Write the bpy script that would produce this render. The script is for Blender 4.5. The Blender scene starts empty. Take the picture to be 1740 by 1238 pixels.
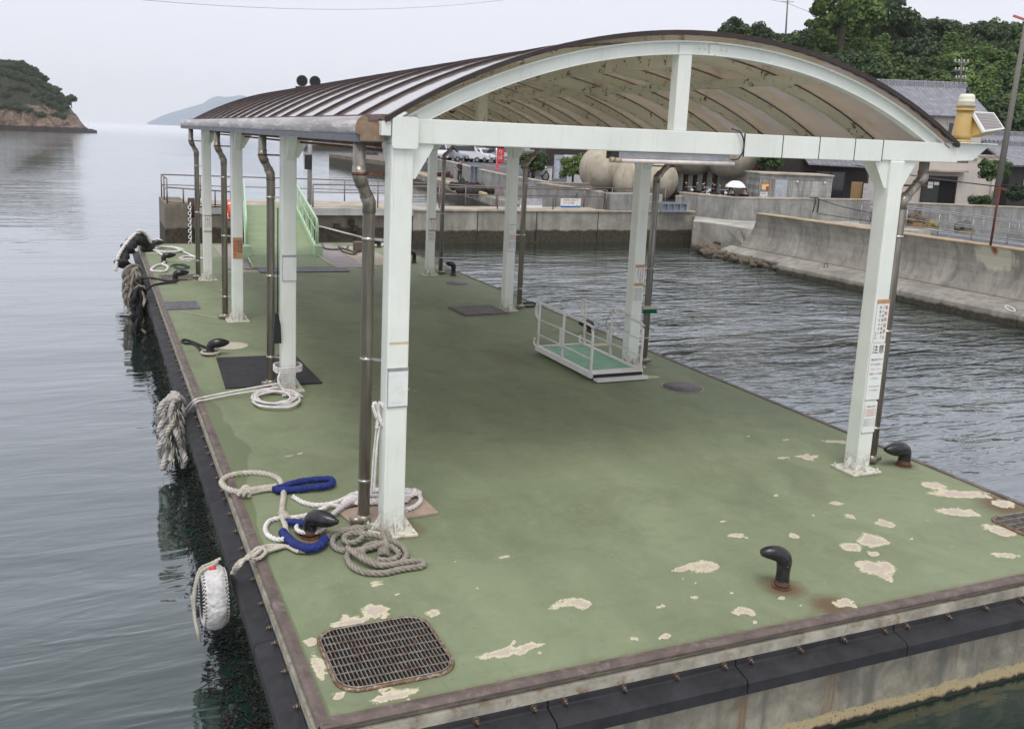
import bpy, math, random, colorsys
import numpy as np
from math import sin, cos, pi, radians, sqrt, atan2
from mathutils import Vector, Matrix, Euler, noise as mnoise
random.seed(7)
SC = bpy.context.scene
COL = SC.collection
# ------------------------------------------------------------------ camera
CAMP = (-2.4523, -7.7409, 3.6557)
CAMR = (1.393138, -0.038645, -0.390368)
FPX, PPU, PPV = 1565.35, 812.66, 513.32
cam = bpy.data.cameras.new('camera'); camo = bpy.data.objects.new('camera', cam); COL.objects.link(camo)
camo.location = CAMP; camo.rotation_mode = 'XYZ'; camo.rotation_euler = CAMR
cam.sensor_fit = 'HORIZONTAL'; cam.sensor_width = 36; cam.lens = 36*FPX/1740
cam.shift_x = (870-PPU)/1740; cam.shift_y = -(619-PPV)/1740
cam.clip_start = 0.05; cam.clip_end = 30000
SC.camera = camo
# ------------------------------------------------------------------ sky, sun, exposure
SUN_EL, SUN_ROT = radians(62), radians(205)
wd = bpy.data.worlds.new('World'); SC.world = wd; wd.use_nodes = True
nt = wd.node_tree; bg = nt.nodes['Background']
sky = nt.nodes.new('ShaderNodeTexSky'); sky.sky_type = 'NISHITA'; sky.sun_disc = False
sky.sun_elevation = SUN_EL; sky.sun_rotation = SUN_ROT; sky.dust_density = 4; sky.air_density = 1.2
mx = nt.nodes.new('ShaderNodeMix'); mx.data_type = 'RGBA'; mx.inputs['Factor'].default_value = 0.88
nt.links.new(sky.outputs[0], mx.inputs['A'])
mx.inputs['B'].default_value = (7.75, 7.88, 8.7, 1)
nt.links.new(mx.outputs['Result'], bg.inputs['Color']); bg.inputs['Strength'].default_value = 0.1
sl = bpy.data.lights.new('sun', 'SUN'); sl.energy = 1.5; sl.angle = radians(25); sl.color = (1, .97, .92)
so = bpy.data.objects.new('sun', sl); COL.objects.link(so)
_d = Vector((sin(SUN_ROT)*cos(SUN_EL), cos(SUN_ROT)*cos(SUN_EL), sin(SUN_EL)))
so.rotation_euler = (-_d).to_track_quat('-Z', 'Y').to_euler(); so.location = (0, 0, 60)
SC.view_settings.view_transform = 'Standard'; SC.view_settings.look = 'None'
SC.view_settings.exposure = 0.34; SC.view_settings.gamma = 1
SC.cycles.max_bounces = 8; SC.cycles.transparent_max_bounces = 16; SC.cycles.use_denoising = True
# ------------------------------------------------------------------ measuring helpers
_R = Euler(CAMR, 'XYZ').to_matrix()
def ray(u, v): return _R @ Vector(((u-PPU)/FPX, -(v-PPV)/FPX, -1))
def at(u, v, z=0.0):
    d = ray(u, v); t = (z-CAMP[2])/d.z; return Vector(CAMP)+t*d
def atd(u, v, D): return Vector(CAMP)+D*ray(u, v)
def aty(u, v, y):
    d = ray(u, v); t = (y-CAMP[1])/d.y; return Vector(CAMP)+t*d
# ------------------------------------------------------------------ object helpers
WM = {}
def tag(o, label=None, cat=None, group=None, kind=None):
    if label: o['label'] = label
    if cat: o['category'] = cat
    if group: o['group'] = group
    if kind: o['kind'] = kind
    return o
def thing(name, loc, label, cat, group=None, rz=0.0, rot=None):
    o = bpy.data.objects.new(name, None); COL.objects.link(o); o.empty_display_size = .2
    o.location = loc; o.rotation_euler = rot if rot else (0, 0, rz)
    WM[o.name] = Matrix.Translation(Vector(loc)) @ Euler(o.rotation_euler, 'XYZ').to_matrix().to_4x4()
    return tag(o, label, cat, group)
def children(o): return [c for c in bpy.data.objects if c.parent == o]
def copy_tree(o, parent=None):
    kids = KIDS.get(o.name, [])
    c = o.copy(); COL.objects.link(c)
    if parent: c.parent = parent
    KIDS[c.name] = []
    for k in kids:
        kc = copy_tree(k, c); KIDS[c.name].append(kc)
    return c
KIDS = {}
class MB:
    def __init__(s): s.v = []; s.f = []; s.m = []; s.sm = []
    def add(s, vs, fs, mi=0, smooth=False):
        b = len(s.v); s.v += [tuple(x) for x in vs]
        for f in fs: s.f.append(tuple(b+i for i in f)); s.m.append(mi); s.sm.append(smooth)
        return s
    def box(s, c, d, rz=0, mi=0, R=None):
        hx, hy, hz = d[0]/2, d[1]/2, d[2]/2
        M = R if R is not None else Matrix.Rotation(rz, 3, 'Z')
        vs = [Vector(c)+M @ Vector((x*hx, y*hy, z*hz)) for z in (-1, 1) for x, y in ((-1, -1), (1, -1), (1, 1), (-1, 1))]
        return s.add(vs, [(3, 2, 1, 0), (4, 5, 6, 7), (0, 1, 5, 4), (1, 2, 6, 5), (2, 3, 7, 6), (3, 0, 4, 7)], mi)
    def bb(s, x0, x1, y0, y1, z0, z1, mi=0): return s.box(((x0+x1)/2, (y0+y1)/2, (z0+z1)/2), (x1-x0, y1-y0, z1-z0), 0, mi)
    def bar(s, a, b, w, h, mi=0):
        a = Vector(a); b = Vector(b); d = (b-a); L = d.length; d.normalize()
        up = Vector((0, 0, 1)) if abs(d.z) < .95 else Vector((0, 1, 0))
        x = d.cross(up).normalized(); z = x.cross(d)
        R = Matrix((x, d, z)).transposed()
        return s.box((a+b)/2, (w, L, h), mi=mi, R=R)
    def tube(s, pts, r, n=8, mi=0, cap=True, closed=False, smooth=True):
        pts = [Vector(p) for p in pts]; N = len(pts)
        rs = r if isinstance(r, (list, tuple)) else [r]*N
        vs = []; prev = None
        for i in range(N):
            if closed: t = pts[(i+1) % N]-pts[i-1]
            else: t = pts[min(i+1, N-1)]-pts[max(i-1, 0)]
            if t.length < 1e-9: t = Vector((0, 0, 1))
            t.normalize()
            if prev is None:
                up = Vector((0, 0, 1)) if abs(t.z) < .9 else Vector((1, 0, 0))
                a = t.cross(up).normalized()
            else:
                a = prev-t*prev.dot(t)
                a = a.normalized() if a.length > 1e-6 else t.cross(Vector((0, 0, 1))).normalized()
            prev = a; b = t.cross(a)
            for k in range(n):
                w = 2*pi*k/n; vs.append(pts[i]+(a*cos(w)+b*sin(w))*rs[i])
        fs = []
        for i in range(N if closed else N-1):
            j = (i+1) % N
            for k in range(n):
                l = (k+1) % n; fs.append((i*n+k, i*n+l, j*n+l, j*n+k))
        s.add(vs, fs, mi, smooth)
        if cap and not closed:
            b0 = len(s.v)-len(vs)
            s.f.append(tuple(b0+k for k in range(n))[::-1]); s.m.append(mi); s.sm.append(False)
            s.f.append(tuple(b0+(N-1)*n+k for k in range(n))); s.m.append(mi); s.sm.append(False)
        return s
    def cyl(s, a, b, r, n=16, mi=0, r2=None):
        return s.tube([a, b], [r, r if r2 is None else r2], n, mi)
    def lathe(s, prof, c=(0, 0, 0), n=20, mi=0, smooth=True):
        c = Vector(c); vs = []
        for r, z in prof:
            for k in range(n): vs.append(c+Vector((r*cos(2*pi*k/n), r*sin(2*pi*k/n), z)))
        fs = []
        for i in range(len(prof)-1):
            for k in range(n):
                l = (k+1) % n; fs.append((i*n+k, i*n+l, (i+1)*n+l, (i+1)*n+k))
        fs.append(tuple(range(n))[::-1]); fs.append(tuple((len(prof)-1)*n+k for k in range(n)))
        return s.add(vs, fs, mi, smooth)
    def prism(s, poly, z0, z1, mi=0):
        n = len(poly); vs = [(x, y, z0) for x, y in poly]+[(x, y, z1) for x, y in poly]
        return s.add(vs, [tuple(range(n))[::-1], tuple(range(n, 2*n))]+[(i, (i+1) % n, n+(i+1) % n, n+i) for i in range(n)], mi)
    def ext(s, poly, o, ax, ay, az, mi=0):
        """polygon in plane (ax, ay) at o, extruded along az (vector)"""
        o = Vector(o); ax = Vector(ax); ay = Vector(ay); az = Vector(az); n = len(poly)
        vs = [o+ax*p+ay*q for p, q in poly]; vs += [v+az for v in vs]
        return s.add(vs, [tuple(range(n))[::-1], tuple(range(n, 2*n))]+[(i, (i+1) % n, n+(i+1) % n, n+i) for i in range(n)], mi)
    def quad(s, a, b, c, d, mi=0): return s.add([a, b, c, d], [(0, 1, 2, 3)], mi)
    def sphere(s, c, r, n=16, m=10, mi=0, sc=(1, 1, 1)):
        c = Vector(c); vs = []
        for i in range(m+1):
            t = pi*i/m
            for k in range(n):
                w = 2*pi*k/n; vs.append(c+Vector((r*sc[0]*sin(t)*cos(w), r*sc[1]*sin(t)*sin(w), r*sc[2]*cos(t))))
        fs = [(i*n+k, (i+1)*n+k, (i+1)*n+(k+1) % n, i*n+(k+1) % n) for i in range(m) for k in range(n)]
        return s.add(vs, fs, mi, True)
    def mesh(s, name, mats, M=None):
        me = bpy.data.meshes.new(name)
        vs = s.v
        if M is not None: vs = [tuple(M @ Vector(v)) for v in s.v]
        me.from_pydata(vs, [], s.f); me.validate()
        for m in (mats if isinstance(mats, (list, tuple)) else [mats]): me.materials.append(m)
        if len(me.polygons) == len(s.m):
            me.polygons.foreach_set('material_index', s.m); me.polygons.foreach_set('use_smooth', s.sm)
        me.update(); return me
    def build(s, name, mats, parent=None, bevel=0, local=False, label=None, loc=None):
        M = None
        if parent is not None and not local: M = WM[parent.name].inverted()
        if parent is None and not local:
            if loc is None:
                a = np.array(s.v); loc = ((a[:, 0].min()+a[:, 0].max())/2, (a[:, 1].min()+a[:, 1].max())/2, a[:, 2].min())
            M = Matrix.Translation(Vector(loc)).inverted()
        me = s.mesh(name, mats, M)
        o = bpy.data.objects.new(name, me); COL.objects.link(o)
        if parent is not None:
            o.parent = parent; WM[o.name] = WM[parent.name].copy(); KIDS.setdefault(parent.name, []).append(o)
        else:
            if loc is None: loc = (0, 0, 0)
            o.location = loc; WM[o.name] = Matrix.Translation(Vector(loc))
        if bevel:
            b = o.modifiers.new('bevel', 'BEVEL'); b.width = bevel; b.segments = 2; b.limit_method = 'ANGLE'; b.angle_limit = radians(50)
        if label: o['label'] = label
        return o
def dup_child(o, parent=None, M=None, name=None):
    c = o.copy(); COL.objects.link(c)
    if parent is not None: c.parent = parent; KIDS.setdefault(parent.name, []).append(c)
    return c
def spline(pts, step=.03, closed=False):
    pts = [Vector(p) for p in pts]; N = len(pts); out = []
    for i in range(N if closed else N-1):
        if closed: p0, p1, p2, p3 = pts[i-1], pts[i], pts[(i+1) % N], pts[(i+2) % N]
        else: p0, p1, p2, p3 = pts[max(i-1, 0)], pts[i], pts[i+1], pts[min(i+2, N-1)]
        n = max(1, int((p2-p1).length/step))
        for k in range(n):
            t = k/n
            out.append(.5*((2*p1)+(-p0+p2)*t+(2*p0-5*p1+4*p2-p3)*t*t+(-p0+3*p1-3*p2+p3)*t**3))
    if not closed: out.append(pts[-1])
    return out
def rope(mb, pts, r=.018, pitch=.13, step=.014, mi=0, strands=3, closed=False):
    P = spline(pts, step, closed); N = len(P); prev = None; fr = []; L = 0
    for i in range(N):
        t = P[min(i+1, N-1)]-P[max(i-1, 0)]
        if t.length < 1e-9: t = Vector((1, 0, 0))
        t.normalize()
        if prev is None:
            a = t.cross(Vector((0, 0, 1)));  a = a.normalized() if a.length > 1e-3 else Vector((1, 0, 0))
        else: a = (prev-t*prev.dot(t)).normalized()
        prev = a; fr.append((P[i], a, t.cross(a), L)); L += (P[min(i+1, N-1)]-P[i]).length
    for sgi in range(strands):
        ph = 2*pi*sgi/strands
        q = [p+(a*cos(ph+2*pi*l/pitch)+b*sin(ph+2*pi*l/pitch))*r*.52 for p, a, b, l in fr]
        mb.tube(q, r*.56, 6, mi)
    return mb
# ------------------------------------------------------------------ materials
def srgb(r, g, b):
    f = lambda c: (c/255/12.92) if c/255 <= .04045 else ((c/255+.055)/1.055)**2.4
    return (f(r), f(g), f(b), 1)
class NT:
    def __init__(s, name):
        s.m = bpy.data.materials.new(name); s.m.use_nodes = True; s.t = s.m.node_tree
        s.b = s.t.nodes['Principled BSDF']; s.tc = s.t.nodes.new('ShaderNodeTexCoord'); s.o = s.tc.outputs['Object']
        s.geo = None
    def n(s, typ, **kw):
        x = s.t.nodes.new(typ)
        for k, v in kw.items(): setattr(x, k, v)
        return x
    def l(s, a, b): s.t.links.new(a, b)
    def world(s):
        if s.geo is None: s.geo = s.n('ShaderNodeNewGeometry')
        return s.geo.outputs['Position']
    def mapping(s, src, sc=(1, 1, 1), loc=(0, 0, 0), rot=(0, 0, 0)):
        m = s.n('ShaderNodeMapping'); m.inputs['Scale'].default_value = sc; m.inputs['Location'].default_value = loc
        m.inputs['Rotation'].default_value = rot
        s.l(src, m.inputs['Vector']); return m.outputs[0]
    def noise(s, src, scale, detail=4, rough=.55, dist=0):
        x = s.n('ShaderNodeTexNoise'); x.inputs['Scale'].default_value = scale; x.inputs['Detail'].default_value = detail
        x.inputs['Roughness'].default_value = rough; x.inputs['Distortion'].default_value = dist
        s.l(src, x.inputs['Vector']); return x.outputs['Fac']
    def vor(s, src, scale, feature='F1', out='Distance'):
        x = s.n('ShaderNodeTexVoronoi'); x.feature = feature; x.inputs['Scale'].default_value = scale
        s.l(src, x.inputs['Vector']); return x.outputs[out]
    def ramp(s, fac, a, b, ca=(0, 0, 0, 1), cb=(1, 1, 1, 1)):
        r = s.n('ShaderNodeValToRGB'); e = r.color_ramp.elements; e[0].position = a; e[1].position = b
        e[0].color = ca; e[1].color = cb; s.l(fac, r.inputs[0]); return r.outputs[0]
    def mix(s, fac, a, b, mode='MIX'):
        x = s.n('ShaderNodeMix'); x.data_type = 'RGBA'; x.blend_type = mode
        for sock, val in ((x.inputs['Factor'], fac), (x.inputs['A'], a), (x.inputs['B'], b)):
            if isinstance(val, (int, float)): sock.default_value = val
            elif isinstance(val, tuple): sock.default_value = val
            else: s.l(val, sock)
        return x.outputs['Result']
    def math(s, op, a, b=0.0, clamp=False):
        x = s.n('ShaderNodeMath', operation=op); x.use_clamp = clamp
        for i, val in enumerate((a, b)):
            if isinstance(val, (int, float)): x.inputs[i].default_value = val
            else: s.l(val, x.inputs[i])
        return x.outputs[0]
    def sep(s, src):
        x = s.n('ShaderNodeSeparateXYZ'); s.l(src, x.inputs[0]); return x.outputs
    def attr(s, name):
        x = s.n('ShaderNodeAttribute'); x.attribute_name = name; return x.outputs['Fac']
    def bump(s, h, strength=.3, dist=.01, prev=None):
        x = s.n('ShaderNodeBump'); x.inputs['Strength'].default_value = strength; x.inputs['Distance'].default_value = dist
        s.l(h, x.inputs['Height'])
        if prev is not None: s.l(prev, x.inputs['Normal'])
        return x.outputs[0]
    def fin(s, col=None, rough=None, nrm=None, metal=None, spec=None):
        for k, val in (('Base Color', col), ('Roughness', rough), ('Normal', nrm), ('Metallic', metal), ('Specular IOR Level', spec)):
            if val is None: continue
            if isinstance(val, (int, float, tuple)): s.b.inputs[k].default_value = val
            else: s.l(val, s.b.inputs[k])
        return s.m
def mul(c, k): return (c[0]*k, c[1]*k, c[2]*k, 1)
_cache = {}
def simple(name, c, rough=.6, var=.25, scale=6, metal=0, bump=.15, bscale=60, bdist=.004, dirt=None, dirt_amt=(.55, .75), stretch=(1, 1, 1)):
    """painted / plain surface: slow colour variation, fine grain, optional dirt or rust patches"""
    if name in _cache: return _cache[name]
    N = NT(name); src = N.mapping(N.o, stretch)
    c = tuple(c[:3])+(1,)
    col = N.mix(N.ramp(N.noise(src, scale, 5, .65), .3, .7), mul(c, 1-var), mul(c, 1+var*.5))
    if dirt is not None:
        f = N.ramp(N.noise(src, scale*1.7, 8, .7, .4), dirt_amt[0], dirt_amt[1])
        col = N.mix(f, col, tuple(dirt[:3])+(1,))
    r = N.math('ADD', N.math('MULTIPLY', N.noise(src, scale*3, 4), .25), rough-.12, True)
    nr = N.bump(N.noise(src, bscale, 5, .6), bump, bdist)
    _cache[name] = N.fin(col, r, nr, metal); return _cache[name]
def concrete(name, c, stain=(.05, .045, .035, 1), wet_z=None, streak=.5, joint=0, sc=1.0, patch=None):
    """weathered concrete: blotches, vertical streaks in world space, pits, darker tide band below wet_z"""
    N = NT(name); w = N.world(); c = tuple(c[:3])+(1,)
    blot = N.ramp(N.noise(w, .9*sc, 8, .7, .3), .35, .68)
    col = N.mix(blot, mul(c, .5), mul(c, 1.15))
    st = N.ramp(N.noise(N.mapping(w, (2.2*sc, 2.2*sc, .22)), 1.6, 7, .65), .48, .72)
    col = N.mix(N.math('MULTIPLY', st, streak), col, mul(c, .4))
    st2 = N.ramp(N.noise(N.mapping(w, (3.1*sc, 3.1*sc, .3), (5, 9, 2)), 1.9, 7, .65), .6, .78)
    col = N.mix(N.math('MULTIPLY', st2, streak*.7), col, mul(c, 1.45))
    fine = N.noise(w, 38, 6, .7)
    col = N.mix(N.math('MULTIPLY', N.ramp(fine, .35, .7), .25), col, mul(c, .7))
    if wet_z is not None:
        z = N.sep(w)[2]
        edge = N.math('ADD', z, N.math('MULTIPLY', N.noise(N.mapping(w, (1, 1, .3)), 2.5, 6), .22))
        f = N.math('SUBTRACT', 1, N.math('DIVIDE', N.math('SUBTRACT', edge, wet_z+.08), .08, True), True)
        band = N.mix(N.ramp(N.noise(w, 7, 8, .7), .35, .65), (.018, .016, .011, 1), (.075, .058, .034, 1))
        col = N.mix(f, col, band)
    if joint:
        pass
    if patch is not None:
        mp = N.mapping(w, (.3, 1.15, 1.9), (-patch[0]*.3, -patch[1]*1.15, -patch[2]*1.9))
        ln = N.n('ShaderNodeVectorMath', operation='LENGTH'); N.l(mp, ln.inputs[0])
        f = N.math('SUBTRACT', 1, N.math('ADD', ln.outputs['Value'], N.math('MULTIPLY', N.math('SUBTRACT', N.noise(N.mapping(w, (1, 3, .6)), 2.2, 7, .7), .5), 1.4)), True)
        col = N.mix(N.ramp(f, .05, .35), col, (.50, .47, .37, 1))
        mp = N.mapping(w, (.3, 5, 3.5), (-patch[0]*.3, -patch[1]*5, -(patch[2]+.22)*3.5)); ln = N.n('ShaderNodeVectorMath', operation='LENGTH'); N.l(mp, ln.inputs[0])
        f = N.math('SUBTRACT', 1.1, N.math('ADD', ln.outputs['Value'], N.math('MULTIPLY', N.noise(w, 12, 6, .7), .6)), True)
        col = N.mix(N.ramp(f, .05, .5), col, (.26, .09, .03, 1))
    h = N.noise(w, 22, 8, .7)
    nr = N.bump(h, .5, .012)
    return N.fin(col, .88, nr)
# ------------------------------------------------------------------ shared materials
def m_deck():
    N = NT('deck_coating'); w = N.world()
    base = N.mix(N.ramp(N.noise(N.mapping(w, (.5, .25, .5)), 1.2, 8, .65, .5), .3, .7), (.150, .180, .098, 1), (.232, .270, .156, 1))
    base = N.mix(N.math('MULTIPLY', N.ramp(N.noise(w, 3.1, 8, .75, .6), .5, .72), .30), base, (.29, .33, .20, 1))
    base = N.mix(N.math('MULTIPLY', N.ramp(N.noise(N.mapping(w, (1, 1, 1), (11, 2, 0)), .8, 6, .7, .8), .50, .66), .32), base, (.092, .105, .058, 1))
    base = N.mix(N.math('MULTIPLY', N.ramp(N.math('ADD', N.vor(w, 5.2), N.math('MULTIPLY', N.noise(w, 40, 4), .10)), .085, .105, (1, 1, 1, 1), (0, 0, 0, 1)), .55), base, (.075, .085, .045, 1))
    ring = N.noise(N.mapping(w, (1, 1, 1), (3, 9, 0)), .9, 3, .5, 2.2)
    base = N.mix(N.math('MULTIPLY', N.ramp(N.math('ABSOLUTE', N.math('SUBTRACT', ring, .5)), .002, .006, (1, 1, 1, 1), (0, 0, 0, 1)), .12), base, (.36, .38, .27, 1))
    base = N.mix(N.math('MULTIPLY', N.ramp(N.noise(N.mapping(w, (.8, 3, 1), (3, 1, 0)), 2.3, 8, .7), .55, .75), .5), base, (.135, .155, .075, 1))
    base = N.mix(N.math('MULTIPLY', N.ramp(N.noise(w, 260, 3, .8), .55, .8), .35), base, (.42, .46, .33, 1))
    # wet / algae darker rim with a wandering edge
    wet = N.ramp(N.math('ADD', N.attr('wet'), N.math('MULTIPLY', N.math('SUBTRACT', N.noise(w, 2.2, 7, .6), .5), .55)), .48, .53)
    base = N.mix(N.math('MULTIPLY', wet, .75), base, (.118, .14, .066, 1))
    # rust halos round the fittings
    ru = N.ramp(N.math('ADD', N.attr('rust'), N.math('MULTIPLY', N.math('SUBTRACT', N.noise(w, 9, 7, .7), .5), .5)), .35, .85)
    base = N.mix(N.math('MULTIPLY', ru, .8), base, (.12, .055, .025, 1))
    # worn spots: pale rim, grey-pink concrete heart
    # scuffs, tyre marks and drips
    sc = N.ramp(N.noise(N.mapping(w, (1.5, 9, 1), (2, 8, 0), (0, 0, .35)), 1.7, 8, .7), .60, .70)
    base = N.mix(N.math('MULTIPLY', sc, .24), base, (.33, .36, .24, 1))
    sc = N.ramp(N.noise(N.mapping(w, (8, 1.2, 1), (6, 1, 0), (0, 0, .2)), 1.5, 9, .75), .60, .69)
    base = N.mix(N.math('MULTIPLY', sc, .35), base, (.09, .105, .055, 1))
    sc = N.ramp(N.noise(w, 5.5, 8, .8, 1.2), .62, .70)
    base = N.mix(N.math('MULTIPLY', sc, .45), base, (.10, .11, .06, 1))
    nf = N.math('ADD', N.math('MULTIPLY', N.noise(w, 6, 10, .78, 1.0), 1.05), N.math('MULTIPLY', N.noise(w, 24, 8, .8, .8), .95))
    f = N.math('MULTIPLY', N.attr('wear'), N.math('POWER', nf, 2.2))
    speck = N.math('MULTIPLY', N.ramp(N.vor(w, 2.6), .0, .05, (1, 1, 1, 1), (0, 0, 0, 1)), .0)
    col = N.mix(N.ramp(f, .47, .50), base, (.60, .55, .38, 1))
    heart = N.mix(N.noise(w, 30, 6, .7), (.40, .33, .27, 1), (.56, .47, .40, 1))
    col = N.mix(N.ramp(f, .60, .76), col, heart)
    # tiny chips anywhere
    chip = N.ramp(N.math('ADD', N.vor(N.mapping(w, (1, 1, 1)), 2.3), N.math('MULTIPLY', N.noise(w, 30, 4), .06)), .052, .06, (1, 1, 1, 1), (0, 0, 0, 1))
    gate = N.ramp(N.noise(w, .55, 2), .56, .6)
    col = N.mix(N.math('MULTIPLY', N.math('MULTIPLY', chip, gate), .85), col, (.55, .52, .36, 1))
    crack = N.ramp(N.noise(N.mapping(w, (1, 1, 1), (7, 3, 0)), 1.3, 10, .75, 1.5), .497, .503, (0, 0, 0, 1), (1, 1, 1, 1))
    h = N.math('SUBTRACT', N.noise(w, 180, 5, .8), N.math('MULTIPLY', N.ramp(f, .45, .52), .8))
    return N.fin(col, N.math('SUBTRACT', .78, N.math('MULTIPLY', wet, .22)), N.bump(h, .35, .004))
def m_paint(name='mint_paint', c=(.77, .80, .73, 1), rust=(.66, .73), zsoil=None, rough=.38):
    N = NT(name); w = N.world()
    col = N.mix(N.ramp(N.noise(w, 1.7, 6, .6), .3, .7), mul(c, .9), mul(c, 1.03))
    col = N.mix(N.math('MULTIPLY', N.ramp(N.noise(N.mapping(w, (9, 9, 1)), 2, 6, .7), .55, .8), .3), col, (.42, .41, .30, 1))
    if rust:
        f = N.ramp(N.noise(w, 6.5, 10, .75, .3), rust[0], rust[1])
        rc = N.mix(N.noise(w, 40, 5, .7), (.035, .018, .012, 1), (.20, .075, .025, 1))
        col = N.mix(f, col, rc)
    z = N.sep(w)[2]
    fb = N.math('MULTIPLY', N.math('SUBTRACT', 1, N.math('DIVIDE', z, .30, True), True), N.ramp(N.noise(w, 17, 8, .75), .42, .60))
    col = N.mix(N.math('MULTIPLY', fb, .8), col, (.20, .09, .04, 1))
    drip = N.math('MULTIPLY', N.ramp(N.noise(N.mapping(w, (16, 16, .8)), 1.3, 5, .6), .60, .72), N.ramp(N.noise(w, 1.1, 3), .45, .62))
    col = N.mix(N.math('MULTIPLY', drip, .38), col, (.36, .30, .20, 1))
    return N.fin(col, N.math('ADD', rough, N.math('MULTIPLY', N.noise(w, 12, 5), .15)), N.bump(N.noise(w, 25, 4), .06, .003))
M_DECK = m_deck()
M_PAINT = m_paint()
M_PAINTOLD = m_paint('stained_mint_paint', (.74, .72, .56, 1), (.57, .60))
M_RUSTY = simple('rusty_steel', (.11, .052, .028), .85, .6, 14, 0, .6, 90, .004, (.28, .11, .035), (.5, .7))
M_TRIM = simple('brown_edge_steel', (.155, .118, .102), .62, .45, 5, .2, .4, 70, .003, (.30, .25, .22), (.52, .8), (1, 1, 1))
M_HULL = None
def m_hull():
    N = NT('hull_concrete'); w = N.world()
    col = N.mix(N.ramp(N.noise(w, 3.2, 8, .7, .3), .35, .65), (.17, .16, .125, 1), (.40, .37, .28, 1))
    col = N.mix(N.ramp(N.noise(N.mapping(w, (3, 3, .5)), 1.4, 6, .6), .5, .66), col, (.155, .15, .125, 1))
    st = N.ramp(N.noise(N.mapping(w, (4.2, 4.2, .18)), 1.25, 6, .6), .62, .72)
    col = N.mix(N.math('MULTIPLY', st, .8), col, (.19, .095, .035, 1))
    z = N.sep(w)[2]
    e = N.math('ADD', z, N.math('MULTIPLY', N.noise(N.mapping(w, (1, 1, .6)), 7, 6, .7), .16))
    f = N.math('SUBTRACT', 1, N.math('DIVIDE', N.math('SUBTRACT', e, -.80), .02, True), True)
    spots = N.ramp(N.math('ADD', N.vor(w, 26), N.math('MULTIPLY', N.noise(w, 30, 3), .3)), .26, .33)
    barn = N.mix(spots, (.07, .055, .035, 1), N.mix(N.noise(w, 60, 4), (.33, .26, .14, 1), (.52, .42, .24, 1)))
    col = N.mix(f, col, barn)
    f2 = N.math('SUBTRACT', 1, N.math('DIVIDE', N.math('SUBTRACT', e, -.90), .03, True), True)
    col = N.mix(f2, col, (.02, .018, .01, 1))
    return N.fin(col, .85, N.bump(N.math('ADD', N.noise(w, 30, 8, .7), N.math('MULTIPLY', N.math('MULTIPLY', f, spots), 2)), .6, .012))
M_HULL = m_hull()
def m_rubber():
    N = NT('black_rubber'); w = N.world()
    col = N.mix(N.ramp(N.noise(w, 4, 8, .7, .5), .35, .7), (.008, .008, .009, 1), (.030, .030, .034, 1))
    col = N.mix(N.math('MULTIPLY', N.ramp(N.noise(N.mapping(w, (1, 1, 1), (4, 4, 4)), 9, 8, .75), .62, .75), .6), col, (.16, .155, .16, 1))
    return N.fin(col, N.math('ADD', .50, N.math('MULTIPLY', N.noise(w, 6, 6), .35)), N.bump(N.noise(w, 40, 5), .2, .004))
M_RUBBER = m_rubber()
M_BOLT = simple('weathered_bolt_steel', (.21, .18, .145), .42, .5, 40, .7, .2, 100, .002, (.16, .07, .03), (.45, .7))
M_STEELPIPE = None
def m_pipe():
    N = NT('bronze_downpipe'); w = N.world()
    col = N.mix(N.ramp(N.noise(N.mapping(w, (14, 14, 1.2)), 1.2, 7, .6), .3, .7), (.18, .155, .125, 1), (.40, .365, .31, 1))
    col = N.mix(N.ramp(N.noise(w, 13, 8, .75), .6, .72), col, (.40, .36, .29, 1))
    return N.fin(col, .33, N.bump(N.noise(w, 30, 4), .08, .002), .55)
M_PIPE = m_pipe()
M_CHROME = simple('stainless_steel', (.52, .50, .47), .3, .2, 20, .9, .05)
M_GUTTER = simple('aged_gutter_metal', (.42, .385, .375), .36, .35, 3, .35, .1, 40, .002, (.66, .62, .60), (.52, .62), (1, .25, 3))
M_GUTTEREND = simple('brown_gutter_cap', (.28, .19, .12), .6, .4, 9, .1, .2, 60, .002, (.40, .31, .22), (.55, .7))
M_BATTEN = simple('dark_bronze_batten', (.055, .04, .036), .38, .3, 5, .5, .05)
def m_roof():
    N = NT('bronze_polycarbonate'); w = N.world()
    col = N.mix(N.ramp(N.noise(N.mapping(w, (.8, 1.4, 1)), 1.6, 8, .65, .4), .3, .72), (.66, .57, .49, 1), (.82, .74, .66, 1))
    N.l(col, N.b.inputs['Base Color']); N.b.inputs['Roughness'].default_value = .16
    N.b.inputs['IOR'].default_value = 1.45
    tr = N.n('ShaderNodeBsdfTranslucent'); N.l(col, tr.inputs['Color'])
    ms = N.n('ShaderNodeMixShader'); ms.inputs[0].default_value = .5
    N.l(N.b.outputs[0], ms.inputs[1]); N.l(tr.outputs[0], ms.inputs[2])
    N.l(N.bump(N.noise(w, 3, 3), .05, .01), N.b.inputs['Normal'])
    lw = N.n('ShaderNodeLayerWeight'); lw.inputs['Blend'].default_value = .5
    F = N.math('ADD', .04, N.math('MULTIPLY', .85, N.math('POWER', lw.outputs['Facing'], 3.0)), True)
    gl = N.n('ShaderNodeBsdfGlossy'); gl.inputs['Roughness'].default_value = .10; gl.inputs['Color'].default_value = (.97, .95, .98, 1)
    m2 = N.n('ShaderNodeMixShader'); N.l(F, m2.inputs[0]); N.l(ms.outputs[0], m2.inputs[1]); N.l(gl.outputs[0], m2.inputs[2])
    out = N.t.nodes['Material Output']; N.l(m2.outputs[0], out.inputs['Surface'])
    return N.m
M_ROOF = m_roof()
M_ROPE_W = simple('white_rope', (.72, .68, .66), .85, .25, 12, 0, .5, 160, .003, (.45, .40, .36), (.6, .8))
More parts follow.
